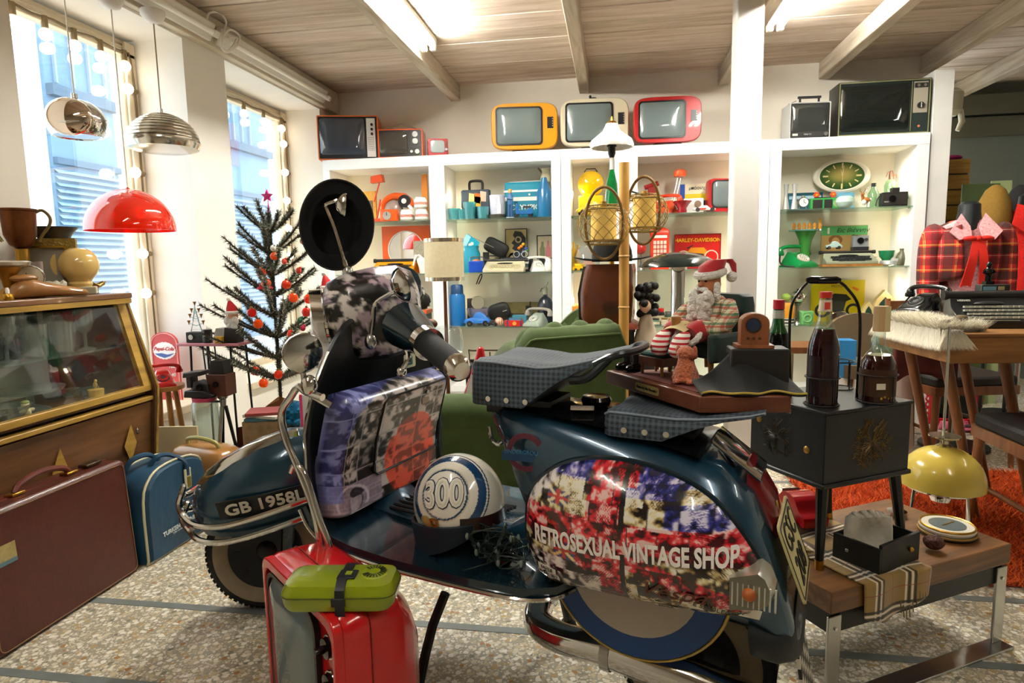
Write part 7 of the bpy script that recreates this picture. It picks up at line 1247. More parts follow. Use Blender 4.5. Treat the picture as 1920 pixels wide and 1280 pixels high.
mk('orange_glow_lamp','small orange glass lamp on the lowest shelf of the yellow bay','lamp',1083,T3,4.5,[('shade',lathe([(9,14),(12,22),(10,36),(4,40),(.1,40)],18),mat('#e0781a',.3,em=.5)),('base',lathe([(10,0),(9,4),(4,8),(8,14),(.1,14)],16),BRASS)])
mk('red_toy_pistol','red plastic water pistol propped at the back of the red bay','toy',1222,T1,4.62,[('barrel',tube([(-14,0,52),(12,0,60)],[4.5,5],10),P_('#8f1d1a')),('grip',prism([(-6,24),(8,26),(8,56),(-8,52)],7).r('x',90).t(0,3.5,0),P_('#8f1d1a'),{'bev':1}),('stand',box(12,10,24,2,0,0),P_('#7a1c18'))])
phone('orange_red_telephone','orange-red rotary telephone with black dial in the red bay',col(1244,4.52,T1),-35,'#d23a16','#1b1b1b',s=.9)
mk('round_desk_lamp','orange-red desk lamp with round head on two thin rods','lamp',1263,T1,4.56,[('base',lathe([(12,0),(13,4),(10,8),(.1,9)],20),P_('#cf3c14')),('rod',cat([bar((-6,0,8),(8,0,72),.7),bar((0,0,8),(13,0,70),.7)]),STEEL),('head',lathe([(11,0),(12,3),(11.5,10),(8,13),(.1,13)],20).t(11,0,70),P_('#d8501c',coat=.3))])
mk('art_book','large art book with blue spine and yellow and black bands, titled in Greek','book',1308,T1,4.66,[('spine',box(9,6,58,-29,0,0),P_('#1d3f8c')),('cover',box(54,5,58,3,0,0),P_('#d3c8a8')),('yellow_band',box(54,.8,12,3,-2.9,27),P_('#d3b41a')),('black_band',box(54,.8,14,3,-2.9,12),P_('#1a1a18')),('title',up(text('μπάουχαους',8.6,.2,bold=.08)).t(8,-3,50),DARK)],rz=-6)
mk('white_radio','white transistor radio with a round brown dial','radio',1300,T1,4.53,[('case',rbox(37,11,28,2),WHT,{'bev':1}),('dial',disc(6.5,2,8,17,-5.4),P_('#7a6250')),('grille',cat([box(1,.8,1,-14+2.6*i,-5.8,5+2.6*j)for i in range(6)for j in range(8)]),P_('#9a968c'),{'kind':'stuff'})],rz=-8)
mk('red_crystal_bowl','ruby-red frilled glass bowl in the red bay','bowl',1279,T1,4.44,[('bowl',lathe([(8,0),(9,2),(8,8),(12,16),(17,22),(15,22),(9,12),(.1,10)],36).w(lambda x,y,z:(x*(1+.10*math.sin(9*math.atan2(y,x))*(z>8)),y*(1+.10*math.sin(9*math.atan2(y,x))*(z>8)),z)),mat('#a8101c',.08,tr=.35,coat=.5))])
mk('white_race_car','low white toy racing car in front of the small red television','toy car',1320,T1,4.43,[('body',prism([(-21,3),(21,3),(21,6),(10,7),(4,12),(-6,12),(-12,8),(-21,7)],14).r('x',90).t(0,7,0),WHT,{'bev':1}),('stripe',UB([(-16,4),(0,4),(4,7),(-14,7)],.6,-7.3),P_('#c0241c'))]+[('wheel',disc(4,2.5,x,4,-6.5),DARK)for x in(-14,14)],rz=6)
mk('small_red_television','small red television inside the red bay, half behind the pillar','television',1352,T1,4.56,[('cabinet',loft([rr3(58,62,8,-20,31),rr3(60,64,10,-14,32),rr3(60,64,10,4,32),rr3(48,50,10,22,32)]),P_('#ad1519',coat=.4)),('screen',loft([rr3(46,48,8,-20.6,34,-2),rr3(42,44,8,-22.5,34,-2),rr3(20,20,6,-24,34,-2)]),mat('#6a7474',.1,coat=.6)),('screen_rim',up(ring(rrect(50,52,9),rrect(45,47,8),2)).t(-2,-19.5,34),DARK)],rz=12)
for i,(px,dz,h)in enumerate(((1410,0,60),(1419,0,56))):mk('red_glass_vase',['tall red glass vase just past the pillar','red and amber glass vase against the upright'][i],'vase',px,T1,4.47+.05*i,[('vase',lathe([(7,0),(9,4),(10,30),(9,h),(8,h),(8,8),(.1,5)],20),mat(['#c01018','#b8361c'][i],.06,tr=.4,coat=.5))])
mk('phone_box_model','red model telephone box','model',1236,T2,4.54,[('body',box(34,26,66),P_('#cf3418')),('roof',loft([[(x*s_,y*s_,z)for x,y in rrect(36,28,3)]for z,s_ in((66,1),(70,1),(76,.8),(79,.4))]),P_('#cf3418')),('glazing',box(24,.8,48,0,-13.2,6),P_('#e0c8b4'))]+[('glazing_bar',box(1.2,1,48,x,-13.8,6),P_('#b82c14'))for x in(-6,0,6)]+[('glazing_bar',box(24,1,1.2,0,-13.8,6+8*j),P_('#b82c14'))for j in range(1,6)]+[('sign',box(26,.8,5,0,-13.4,59),P_('#e8dccb'))])
mk('motorcycle_sign','red enamel motorcycle sign with yellow lettering','sign',1307,T2,4.68,[('plate',box(87,2,66),P_('#c01812')),('rim',up(ring(rrect(87,66,1),rrect(83,62,1),2.6)).t(0,.4,33),P_('#8f120e')),('lettering',up(text('HARLEY-DAVIDSON',9.6,.3,bold=.3)).t(0,-1.4,54),P_('#e8b41a')),('frame_print',UB([(-22,28),(-12,40),(12,40),(20,30),(8,24),(-4,22)],.5,-1.3),P_('#d98a1a')),('engine_print',UB([(-10,16),(8,16),(12,28),(-8,30)],.5,-1.7),P_('#2a2420'))]+[('wheel_print',up(ring(circ(13,28),circ(11,28),.5)).t(x,-1.2,22),P_('#d9cbb4'))for x in(-26,26)]+[('handlebar_print',UB([(-20,40),(-8,46),(-8,44),(-19,37)],.5,-1.6),DARK)])
mk('scent_flask','small glass scent bottle in front of the motorcycle sign','bottle',1283,T2,4.47,[('bottle',rbox(11,8,22,2),glass('#f0ead8',.04,.2)),('cap',box(6,6,7,0,0,22),STEEL),('label',box(7,.6,8,0,-4.4,6),P_('#8ab0c0'))])
mk('red_apple_timer','red ball-shaped timer beside the phone box','timer',1200,T2,4.5,[('ball',ell(11,n=20,m=14,z=40),P_('#c22216',coat=.4)),('stand',lathe([(9,0),(8,3),(2,6),(2,30),(.1,30)],14),STEEL)])
mk('white_soap_dish','white porcelain cup at the pillar side of the sign','cup',1354,T2,4.5,[('cup',lathe([(8,0),(10,4),(11,18),(10,18),(.1,5)],18),WHT)])
mk('kitchen_tool','chrome can opener standing against the upright past the pillar','kitchen tool',1411,T2,4.5,[('arm',bar((-6,0,4),(6,0,60),2),P_('#cfc4ba',metal=.6)),('head',ell(4,2,7,10,8,6,0,60),P_('#cfc4ba',metal=.6)),('foot',box(16,8,4,-4,0,0),P_('#8a7a70',metal=.6))])
JL=[(1207,20,8,'#8a5a34','#4a3a2c','squat brown jar nearest the brown television'),(1220,26,7,'#2a2a2c','#a8211c','black jar with a red lid in the red bay'),(1236,30,10,'#201d1c','#c01c1a','dark coffee jar with wide red lid'),(1253,24,7,'#3a4a3c','#6a6a60','greenish dark jar behind the santa doll'),(1266,28,6,'#b8a890','#c01c1a','pale spice jar with red cap'),(1278,28,6,'#a8503a','#c8c0b0','red-brown spice jar with pale cap'),(1288,22,6,'#c01c1a','#e8e0d0','red spice tin with white cap'),(1213,16,7,'#c9bba0','#b89a5a','small cream pot in front of the jars'),(1229,14,8,'#5a7a6a','#3a3a34','small green cup in front of the coffee jar'),(1246,15,7,'#d0c4b0','#8a6a40','small white cup in front of the greenish jar'),(1259,14,6,'#7a3a24','#b88a3a','small brown pot beside the white cup')]
for i,(px,h,r_,c,c2,lb)in enumerate(JL):mk('kitchen_jar',lb,'jar',px,T3,4.56 if i<7 else 4.44,[('jar',lathe([(r_*.8,0),(r_,2),(r_,h*.72),(r_*.7,h*.8),(.1,h*.8)],16),P_(c,coat=.4)),('lid',lathe([(r_*.86,h*.78),(r_*.9,h*.82),(r_*.9,h),(.1,h)],16),P_(c2)),('label',lathe([(r_*1.02,h*.2),(r_*1.02,h*.55)],16,False),P_('#c9bd9c'))],group='jars and cups on the lowest red shelf')
for i,px in enumerate((1406,1414)):mk('striped_book',['red and cream striped slim book leaning past the pillar','second striped slim book leaning on the upright'][i],'book',px,T3,4.52,[('cover',box(4,18,66).r('y',14),P_('#d9cdb0')),('stripe',box(4.4,18.4,60).s(.5,1.01,1).r('y',14).t(-1,0,2),P_('#a8181c'))])
for i,px in enumerate((1473,1489)):mk('silver_vase',['slim waisted silver vase at the end of the green shelf','slim waisted silver vase next to the alarm clock'][i],'vase',px,T1,4.44,[('vase',lathe([(7,0),(7,1),(3,26),(3,30),(5,49),(4,49),(2,30),(.1,28)],18),P_('#c9cbc8',r=.3,metal=.6))])
mk('alarm_clock','small silver alarm clock with white dial','clock',1505,T1,4.45,[('case',disc(10,9,0,13,4),STEEL),('dial',disc(8.5,1,0,13,-5.2),P_('#d8dad4')),('hand',cat([bar((0,-6.6,13),(0,-6.6,19),.5),bar((0,-6.6,13),(4,-6.6,11),.5)]),DARK),('bell',ell(4,3,3,10,6,0,0,24),STEEL),('foot',cat([bar((-5,0,5),(-7,0,0),1),bar((5,0,5),(7,0,0),1)]),STEEL)])
mk('teal_tray','teal picture tray leaning at the back of the green bay','tray',1508,T1,4.66,[('tray',up(ring(rrect(66,36,2),rrect(60,30,1),3)).t(0,1,18),P_('#134a56')),('picture',box(62,1.4,32,0,0,2),P_('#1c5f70')),('pale_band',box(60,.8,6,0,-1,24),P_('#a8c4d2'))])
mk('green_cassette_radio','green radio cassette player with twin black speakers','radio',1546,T1,4.54,[('case',rbox(58,16,22,4),P_('#3a9a4a'),{'bev':1}),('speaker',box(18,2,17,-16,-8.4,2),DARK),('speaker',box(15,2,17,4,-8.4,2),DARK),('dial',disc(7,2,20,11,-7.6),P_('#8fa870')),('button',box(30,4,2,-6,-3,22),DARK)])
for i,px in enumerate((1530,1561)):mk('flower_pick',['orange flower ornament on a stem over the radio speakers','orange flower ornament on a stem beside the pale blue box'][i],'ornament',px,T1,4.60,[('stem',bar((0,0,0),(0,0,26),.7),P_('#3a6a2c'))]+[('petal',ell(2.6,1.4,2.6,8,6,4*math.cos(a),0,30+4*math.sin(a)),P_('#d84c1a'))for a in[PI/3*k for k in range(6)]]+[('centre',ell(2.2,1.8,2.2,8,6,0,-1,30),P_('#e8b41a'))])
mk('pale_blue_box','pale blue carton behind the milk-glass bowl','box',1577,T1,4.66,[('carton',box(42,14,34),P_('#6aa8c4'),{'bev':.4})])
mk('milk_glass_bowl','pale mint milk-glass bowl','bowl',1584,T1,4.43,[('bowl',lathe([(8,0),(13,3),(17.5,11),(16,19),(10,23),(9,22),(.1,20)],28),P_('#bcd6cc',coat=.5))])
ov=[('rim',up(loft([[(54*s_*math.cos(t),33*s_*math.sin(t),z)for t in[2*PI*i/56 for i in range(56)]]for s_,z in((.97,-3),(1.0,0),(.97,3),(.86,5),(.78,3))])).t(0,0,35),P_('#e2dac8',coat=.3)),('dial',up(loft([[(41.5*s_*math.cos(t),27*s_*math.sin(t),z)for t in[2*PI*i/56 for i in range(56)]]for s_,z in((1,2.6),(1,3.6))])).t(0,0,35),None)]
md=bpy.data.materials.new('clock_dial');md.use_nodes=True;t_=NT(md);tc=t_.a('TexCoord');gd=t_.a('TexGradient',gradient_type='SPHERICAL');mp=t_.a('Mapping');mp.inputs['Scale'].default_value=(6.3,6.3,9.6);mp.inputs['Location'].default_value=(0,0,-1.28);t_.k(tc.outputs['Object'],mp.inputs[0]);t_.k(mp.outputs[0],gd.inputs[0]);t_.k(t_.ramp(gd.outputs['Fac'],[(0,'#173a1c'),(.35,'#3f5a24'),(.9,'#b5a05c')]),t_.n['Principled BSDF'].inputs[0]);t_.n['Principled BSDF'].inputs['Roughness'].default_value=.25
ov[1]=(ov[1][0],ov[1][1],md)
PALE=P_('#d9c690')
for k in range(12):a=PI*k/6;ov.append(('hour_mark',UB(rrect(2 if k%3 else 3,8 if k%3 else 10,.4,1),.6).r('y',math.degrees(a)).t(31*math.sin(a),-4,35+20*math.cos(a)),PALE))
ov+=[('hour_hand',UB([(-1,0),(1,0),(.3,13),(-.3,13)],.5).r('y',-14).t(0,-4.8,35),PALE),('minute_hand',UB([(-.8,0),(.8,0),(.3,20),(-.3,20)],.5).r('y',8).t(0,-5.4,35),PALE),('second_hand',UB([(-.3,-16),(.3,-16),(.3,18),(-.3,18)],.4).t(0,-6,35),PALE),('foot',box(30,12,3.5,0,6,0),P_('#d9d0bc')),('maker_line',box(14,.4,1,0,-4,22),DARK)]
mk('oval_clock','cream oval clock with green dial and gold hour marks in the green bay','clock',1575,T1,4.67,ov,dz=32);mk('clock_plinth','cream block lifting the oval clock','block',1575,T1,4.68,[('block',box(36,14,31.6),P_('#d9cfba'))])
mk('deer_figurine','brown and white deer figurine with gold antlers','figurine',1623,T1,4.45,[('body',ell(9,5,6,14,10,0,0,14),P_('#a8682c')),('neck',tube([(-5,0,17),(-8,-2,24)],[3.6,2.6],10),P_('#a8682c')),('head',ell(3.2,4,3.4,12,8,-8,-4,26),P_('#a8682c')),('chest',ell(5,4,6,12,8,-4,-2,10),WHT),('antlers',cat([tube([(-8+s*1.5,-3,29),(-8+s*5,-3,33),(-8+s*4,-3,37)],.7,5)for s in(-1,1)]),GOLD)]+[('leg',bar((x,y,11),(x,y,0),1.5),WHT)for x in(-5,5)for y in(-2.5,2.5)])
mk('green_glass_bottle','clear green glass bottle with a black stopper','bottle',1636,T1,4.58,[('bottle',lathe([(10,0),(11,3),(10,30),(5,38),(4,44)],20,False),glass('#b9d8b4',.04,.25)),('stopper',cyl(4.5,7,0,0,43,12),DARK),('wire',tube([(-8,0,20),(-14,0,34),(-8,0,46),(0,0,48)],.5,5),STEEL)])
mk('soda_siphon','pale green glass soda siphon with a brown head','siphon',1668,T1,4.62,[('bottle',lathe([(11,0),(12,3),(12,46),(9,54),(4,58),(.1,58)],22),glass('#bfe0b8',.04,.3)),('head',lathe([(4.5,57),(4.5,66),(3,74),(.1,75)],12),P_('#7a5a48',metal=.5)),('lever',tube([(0,0,74),(-7,0,70),(-9,0,62)],1.3,6),P_('#7a5a48',metal=.5)),('spout',tube([(2,0,66),(9,0,66),(11,0,60)],1.4,6),P_('#7a5a48',metal=.5))])
mk('black_instant_camera','boxy black instant camera with a strap','camera',1674,T1,4.46,[('body',rbox(46,26,28,2),P_('#181716',r=.5),{'bev':1}),('front',box(44,2,20,-1,-13.6,4),P_('#2a2724')),('lens',disc(6,4,-6,15,-14),GLOSSB),('viewfinder',rbox(15,12,9,2,2,0,28),P_('#201f1d')),('strap',tube(smooth_path([(-23,0,24),(-30,-6,16),(-34,-8,2)],4),1.2,6),DARK),('nameplate',box(8,.6,2,-16,-15,8),P_('#9a9a92'))],rz=-6)
mk('green_wrist_watch','large toy wrist watch with orange strap and green dial standing upright','watch',1706,T1,4.50,[('strap',UB(rrect(10,62,3),4).t(0,0,31),P_('#d8702a')),('dial',disc(6,3,0,20,-2),P_('#1f7a5a')),('watch_case',tor(6.4,1.4,20,6).r('x',90).t(0,-3.6,20),P_('#2f8f6a'))])
mk('green_glass_stand','tall flared green glass cake stand with a glass top','stand',1508,T2,4.54,[('stem',lathe([(12,0),(12,2),(9,10),(9,34),(12,52),(20,70),(17,70),(.1,40)],24),mat('#4fa84a',.1,tr=.35,coat=.4)),('top',cyl(31,2.5,0,0,70.2,32),glass('#8fd0c0',.04,.3))])
for i in range(6):mk('egg_cup',['orange egg cup at the outer edge of the glass stand','second orange egg cup from the outer edge of the stand','third orange egg cup from the outer edge of the stand','fourth orange egg cup from the outer edge of the stand','fifth orange egg cup, next to the patterned one','orange egg cup at the record-sleeve side of the stand'][i],'egg cup',1486+9.6*i,T2,4.54,[('cup',lathe([(2.6,0),(3.2,1.5),(2.4,3),(3.6,7),(3,11),(1.5,13),(.1,13.4)],14),P_('#d98a2a',coat=.3))],group='orange egg cups on the glass stand',dz=73)
mk('patterned_pepper_pot','brown patterned pepper pot rising behind the egg cups','pepper pot',1534,T2,4.545,[('pot',lathe([(3,0),(3.6,4),(3,14),(3.4,18),(2,22),(.1,23)],14),mat('#a8762a',.4,noise=.5,ns=200))],dz=73)
phone('green_telephone','bright green rotary telephone with a black cord',col(1497,4.47,T2),25,'#0c7a3c','#b8b49c','#0c7a3c',s=.98)
mk('record_sleeve','green and tan record sleeve with handwritten title and a portrait','record',1580,T2,4.68,[('sleeve',box(86,2,80,0,0,0),P_('#b8945c')),('green_band',box(86,1,18,0,-1.2,61),P_('#5aa868')),('white_label',box(4,.6,12,-30,-1.8,64),WHT),('title',up(text('Εις Βιέννην',11,.2).w(lambda x,y,z:(x+y*.35,y,z))).t(16,-1.9,70),DARK),('title',up(text('Θα',9,.2)).t(20,-1.9,58),DARK),('hair_print',UB(circ(13,20,10),.5).t(-16,-1.4,52),P_('#8a5a34')),('face_print',UB(circ(8,20,11),.5).t(-16,-2,46),P_('#c9955c'))])
mk('grey_instant_camera','grey instant camera with round lens standing on the green typewriter case','camera',1610,T2,4.62,[('body',rbox(29,14,24,2,0,0,36),P_('#8a9094'),{'bev':1}),('base',box(29,15,9,0,0,29),P_('#25262a')),('lens',disc(6,4,-2,50,-7),GLOSSB),('flash',disc(3,3,9,52,-7),P_('#3a3c40')),('riser',box(24,12,29),P_('#4a4438'))])
typewriter('green_typewriter','grey-green portable typewriter with black keys on a wooden board',1590,T2,4.46,96,44,24,P_('#8f947c'),P_('#22262a'),base=[('board',box(112,50,4.4,0,0,-4.6),WD)],dz=4.8)
beetle('mint_toy_car','pale mint toy beetle car parked on the green typewriter',1561,T2,4.53,30,P_('#a9c4bc',coat=.3),-4,dz=34)
mk('brass_bird','small brass bird beside the typewriter','ornament',1637,T2,4.46,[('body',ell(4,4,7,12,8,0,0,9),BRASS),('head',ell(2.6,2.6,2.6,10,6,1,0,17),BRASS),('beak',bar((3,0,17),(6,0,18),.7),BRASS),('foot',cyl(4,2.5,n=12),BRASS)])
mk('green_glass_dish','emerald green glass dish behind the crystal ashtray','dish',1661,T2,4.58,[('dish',lathe([(7,0),(8,2),(8,12),(13,18),(15,30),(13,30),(9,18),(.1,14)],24),mat('#1f8f5c',.08,tr=.35,coat=.4))])
mk('crystal_ashtray','clear crystal ashtray holding a matchbox','ashtray',1665,T2,4.44,[('tray',lathe([(12,0),(16,3),(15,10),(12,11),(9,4),(.1,3)],12),mat('#dfe4e2',.06,tr=.4,metal=.2)),('matchbox',box(9,5,8,9,0,10).r('y',15),P_('#c9c9c2'))])
mk('olive_vase','small olive pottery vase with narrow neck','vase',1690,T2,4.52,[('vase',lathe([(8,0),(10,3),(12,14),(8,24),(4,29),(5,34),(4,34),(.1,28)],22),P_('#5a5844',noise=.2,ns=60))])
mk('paper_fan','cream folded paper fan at the end of the green shelf','fan',1707,T2,4.5,[('blade',UB([(-1,0),(1,0),(1.5+s*2,26),(-1.5+s*2,26)],.6,-s*1.2).r('y',s*5),P_('#d3cda4'))for s in range(-2,3)])
mk('yellow_motorbike_sign','yellow tin sign with a black motorcycle','sign',1568,T3,4.69,[('plate',box(100,2,82),P_('#c9b40e')),('lettering',up(text('MOTO',7,.2)).t(-2,-1.4,70),P_('#5a4a10')),('tank_print',UB([(-22,46),(-6,56),(16,54),(26,44),(10,38),(-12,38)],.5,-1.3),P_('#23261c')),('engine_print',UB([(-14,22),(12,22),(16,40),(-12,42)],.5,-1.6),P_('#3a3c34'))]+[('wheel_print',up(ring(circ(14,26),circ(9,26),.5)).t(x,-1.2,22),P_('#26282c'))for x in(-28,30)]+[('red_flash',UB([(28,70),(40,64),(36,60),(26,66)],.5,-1.3),P_('#c8701a'))])
mk('coffee_grinder','orange coffee grinder with striped black base','grinder',1476,T3,4.47,[('body',lathe([(13,14),(14,18),(12,40),(10,44),(.1,44)],20),P_('#c98a1c')),('base',lathe([(12,0),(13,2),(12,14),(.1,14)],20),stripes([(0,.5,'#d9d4c4',1)],'#1c1c1a',.5,.02,two=False,ax=(2,),key='grind')),('green_knob',ell(9,9,8,14,10,-4,0,54),P_('#8fae4a'))])
mk('chrome_teapot','round chrome teapot on a tall foot','teapot',1494,T3,4.50,[('pot',ell(14,14,13,22,14,0,0,54),CHROME),('spout',tube([(10,0,52),(18,0,58),(20,0,63)],[3,2,1.4],8),CHROME),('foot',lathe([(11,0),(10,3),(4,8),(4,36),(9,42),(.1,42)],16),STEEL),('lid_knob',ell(2.4,n=8,m=6,z=68),DARK)])
mk('green_tile_jug','carved green pottery beaker','beaker',1511,T3,4.45,[('beaker',rbox(24,20,28,5),P_('#5f9a5a',noise=.2,ns=90),{'bev':2}),('relief',tor(7,1.4,18,6).r('x',90).t(0,-10.4,14),P_('#7ab074'))])
mk('chrome_toaster','small domed chrome toaster in front of the yellow sign','toaster',1570,T3,4.52,[('body',up(prism([(-18,0),(18,0),(18,14)]+[(18*math.cos(t),14+12*math.sin(t))for t in[PI*i/10 for i in range(1,10)]]+[(-18,14)],22)).t(0,11,0),CHROME,{'bev':1}),('slot',box(26,3,1,0,0,25.6),DARK),('window',up(ring(circ(9,18),circ(7,18),1)).t(4,-11.2,13),P_('#3a3a34'))])
for i,px in enumerate((1577,1611)):mk('yellow_dish',['shallow yellow glass dish in front of the toaster','amber glass ashtray below the arched clock'][i],'dish',px,T3,4.43,[('dish',lathe([(14,0),(18,2),(19,8),(17,8),(13,3),(.1,2.4)],20),mat(['#c9b41a','#9a8414'][i],.15,tr=.2,coat=.4))])
def arch(w,h,d,y=0):return up(prism([(-w/2,0),(w/2,0),(w/2,h*.5),(w*.36,h*.74),(0,h),(-w*.36,h*.74),(-w/2,h*.5)],d)).t(0,y+d/2,0)
mk('gothic_mantel_mirror','cream three-arched gothic mantel piece with dark green recesses','ornament',1655,T3,4.60,[('centre_arch',arch(42,66,14),P_('#e0c98a'),{'sub':[('recess',arch(28,48,2,-7).t(0,0,4),P_('#173a2c'))]}),('side_arch',arch(24,44,12).t(-30,0,0),P_('#e0c98a'),{'sub':[('recess',arch(13,30,2,-6).t(-30,0,4),P_('#173a2c'))]}),('side_arch',arch(24,44,12).t(30,0,0),P_('#e0c98a'),{'sub':[('recess',arch(13,30,2,-6).t(30,0,4),P_('#173a2c'))]})])
for i,(px,c,h)in enumerate(((1694,'#d3b81a',12),(1704,'#a86a24',28),(1684,'#2a3a5a',10))):mk('small_pot',['small yellow pot beside the gothic arches','small amber glass beside the yellow pot','small blue pot under the side arch'][i],'pot',px,T3,4.47,[('pot',lathe([(5,0),(6,2),(6,h*.7),(5,h),(.1,h)],16),P_(c))])
#  the right-hand side
ZB=.272;BA_=30.5;ub=np.array([math.cos(math.radians(BA_)),math.sin(math.radians(BA_)),0]);vb=np.array([-ub[1],ub[0],0])
n0=np.array(atz(1560,1112,ZB));_,bl_=along(n0,BA_,1897);bd=.34;WAL=wood('#4a2d14','#7a5128','x',7,.4,12)
bn=thing('low_bench','low walnut bench with flat chrome U-shaped leg frames','bench',tuple(n0-np.array([0,0,ZB])),BA_)
def O(n,g,m,par=None,**k):return obj(n,g,m,par or bn,**k)
O('bench_top',bb(0,bl_,0,bd,ZB-.052,ZB),WAL,bev=.003);O('black_rail',bb(.012,bl_-.012,.012,bd-.012,ZB-.105,ZB-.052),BLACK)
for y in(.004,bd-.012):O('leg_frame',cat([bb(.0,.038,y,y+.008,.008,ZB-.06),bb(bl_-.038,bl_,y,y+.008,.008,ZB-.06),bb(.0,bl_,y-.03,y+.02,0,.008)]),STEEL,bev=.002)
for x in(.02,bl_-.02):O('leg_bolt',disc(.004,.003,x,ZB-.09,.004,8),CHROME)
f0=np.array(atz(1536,1072,ZB));zk0,zk1=float(aty(1530,918,f0[1])[2]),float(aty(1530,772,f0[1])[2])
_,wR_=along(f0,BA_,1693);_,wL_=along(f0,BA_+90,1402);wL_=min(wL_,.26)
ch=thing('lacquer_chest','black lacquered chest on tapered legs painted with gold flowers, standing on the bench','chest',(f0[0],f0[1],0),BA_);LQ=mat('#080908',.42,coat=.08);GP=mat('#6a4e1a',.45,.3)
O('chest_body',bb(0,wR_,0,wL_,zk0+.008,zk1-.008),LQ,ch,bev=.002);O('base_moulding',bb(-.006,wR_+.006,-.006,wL_+.006,zk0,zk0+.012),LQ,ch,bev=.004);O('chest_top',bb(-.005,wR_+.005,-.005,wL_+.005,zk1-.008,zk1),LQ,ch,bev=.003)
hz_=(zk0+zk1)/2
def flower(R_,n,seed):
 r_=random.Random(seed);gs=[]
 for i in range(n):
  a=2*PI*i/n+r_.uniform(-.15,.15);L_=R_*r_.uniform(.55,1.0);b=a+r_.uniform(-.7,.7);c=(L_*math.cos(a),L_*math.sin(a),0);d=(L_*.6*math.cos(b),L_*.6*math.sin(b),0)
  gs.append(tube(smooth_path([(R_*.08*math.cos(a),R_*.08*math.sin(a),0),d,c,(c[0]+.012*math.cos(b),c[1]+.012*math.sin(b),0)],3),.0007,3))
  gs.append(tube([(c[0]+.008*math.cos(t),c[1]+.006*math.sin(t+a),0)for t in[k*.9 for k in range(7)]],.0006,3,True))
 return cat(gs+[tor(R_*.1,.0007,10,3)])
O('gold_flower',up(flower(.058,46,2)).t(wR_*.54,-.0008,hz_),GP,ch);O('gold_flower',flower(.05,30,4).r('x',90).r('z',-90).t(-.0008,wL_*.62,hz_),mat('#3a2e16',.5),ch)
for y,z in((.05,hz_-.01),(wL_-.03,hz_+.03)):O('brass_stud',ell(.003,.009,.009,12,8,-.001,y,z),BRASS,ch)
O('scuffed_patch',bb(-.0012,.0,.10,.20,zk1-.026,zk1-.016),mat('#8a7248',.6),ch)
for x,y,dx in((.012,.012,0),(wR_-.03,.012,.045),(wR_-.03,wL_-.02,.02),(.012,wL_-.02,0)):lg=O('leg',tube([(x,y,zk0),(x+dx,y,ZB)],[.014,.009],8),LQ,ch);O('brass_foot',tube([(x+dx*.85,y,ZB+.022),(x+dx,y,ZB)],.0105,8),BRASS,lg)
def bott(name,label,px,py,prof,gm,lq,cap,extra=()):
 p=atz(px,py,zk1);t=thing(name,label,'bottle',(float(p[0]),float(p[1]),zk1+.0005),10);S=wd(1,float(p[1]),px,zk1)
 obj('glass',lathe([(np.interp(lq[0],[z for _,z in prof],[r for r,_ in prof])*S,lq[0]*S)]+[(r*S,z*S)for r,z in prof if z>lq[0]],28,False),gm,t)
 if lq:h,m=lq;obj('drink',lathe([(.1*S,1.5*S)]+[(r*S,z*S)for r,z in prof if z<h]+[(np.interp(h,[z for _,z in prof],[r for r,_ in prof])*S*.998,h*S),(.05*S,h*S)],26),m,t)
 for n,g,m in list(cap)+list(extra):obj(n,g.s(S),m,t)
 return p,S
RW=mat('#23080a',.08,coat=.6);CG=glass('#eef2ec',.02,.04);BPROF=[(26,0),(29,3),(29,110),(27,125),(20,148),(13,168),(10.5,190),(10.5,222),(.1,222)]
p1,S1=bott('vermouth_bottle','tall clear bottle of dark vermouth with red foil cap inside the carrier handle',1540,758,BPROF,CG,(152,RW),[('foil_cap',cyl(11.5,12,0,0,212,16),mat('#b8281e',.35)),('neck_label',lathe([(12.5,186),(11.4,208)],18,False),mat('#d9c9b0',.5)),('neck_seal',rbox(11,1,14,.4,-2,-11.6,190),mat('#c83a24',.5))],[('side_label',lathe([(29.4,20),(29.4,100)],28,False).w(lambda x,y,z:(x,abs(y)+.2 if x>20 else y*.98,z)),mat('#1c0a0a',.4))])
bott('cognac_bottle','round-shouldered bottle of amber cognac with tax-paper neck seal',1643,752,[(30,0),(33,3),(33,60),(32,78),(22,98),(13,108),(10.5,128),(10.5,176),(.1,176)],CG,(95,mat('#2a0a06',.06,coat=.6)),[('cork_wrap',lathe([(14,142),(13.5,192),(.1,193)],8),mat('#b5966a',.6)),('tax_seal',rbox(11,1,50,.3,6,-14,142),mat('#cbb98a',.6))],[('label',lathe([(33.5,14),(33.5,68)],26,False).w(lambda x,y,z:(x,y,z)),mat('#3a200c',.45)),('barcode',rbox(18,1,12,.3,-12,-33,30),mat('#cfc6b0',.5)),('gold_print',cat([ell(3,1.2,3,8,6,-10+7*i,-33+.3*i*i,12+3*(i%2))for i in range(4)]),GOLD)])
bott('green_vermouth_bottle','green glass bottle with red cap and white neck label beside the toy radio',1455,735,[(22,0),(24,3),(24,92),(20,112),(12,132),(9.5,150),(9.5,178),(.1,178)],mat('#0d5a22',.05,tr=.4,coat=.5),(118,mat('#0a0807',.1)),[('foil_cap',cyl(10.5,18,0,0,164,16),mat('#b0202c',.35)),('neck_label',lathe([(11,146),(10.4,162)],18,False),mat('#c9c5b4',.5))],[('label',rbox(22,1,60,.4,10,-24.5,20),mat('#d3c69a',.5)),('label_letter',up(text('M',16,.3,bold=.6)).t(10,-25.4,66),mat('#c02a1e',.5))])
wc=thing('bottle_carrier','black wire bottle carrier with wooden hand grip on the chest','bottle carrier',(0,0,0));WB=mat('#1b1512',.4,.4)
pc=(np.array(atz(1468,752,zk1))+np.array(atz(1668,742,zk1)))/2
def at_(px,py):return tuple(aty(px,py,pc[1]))
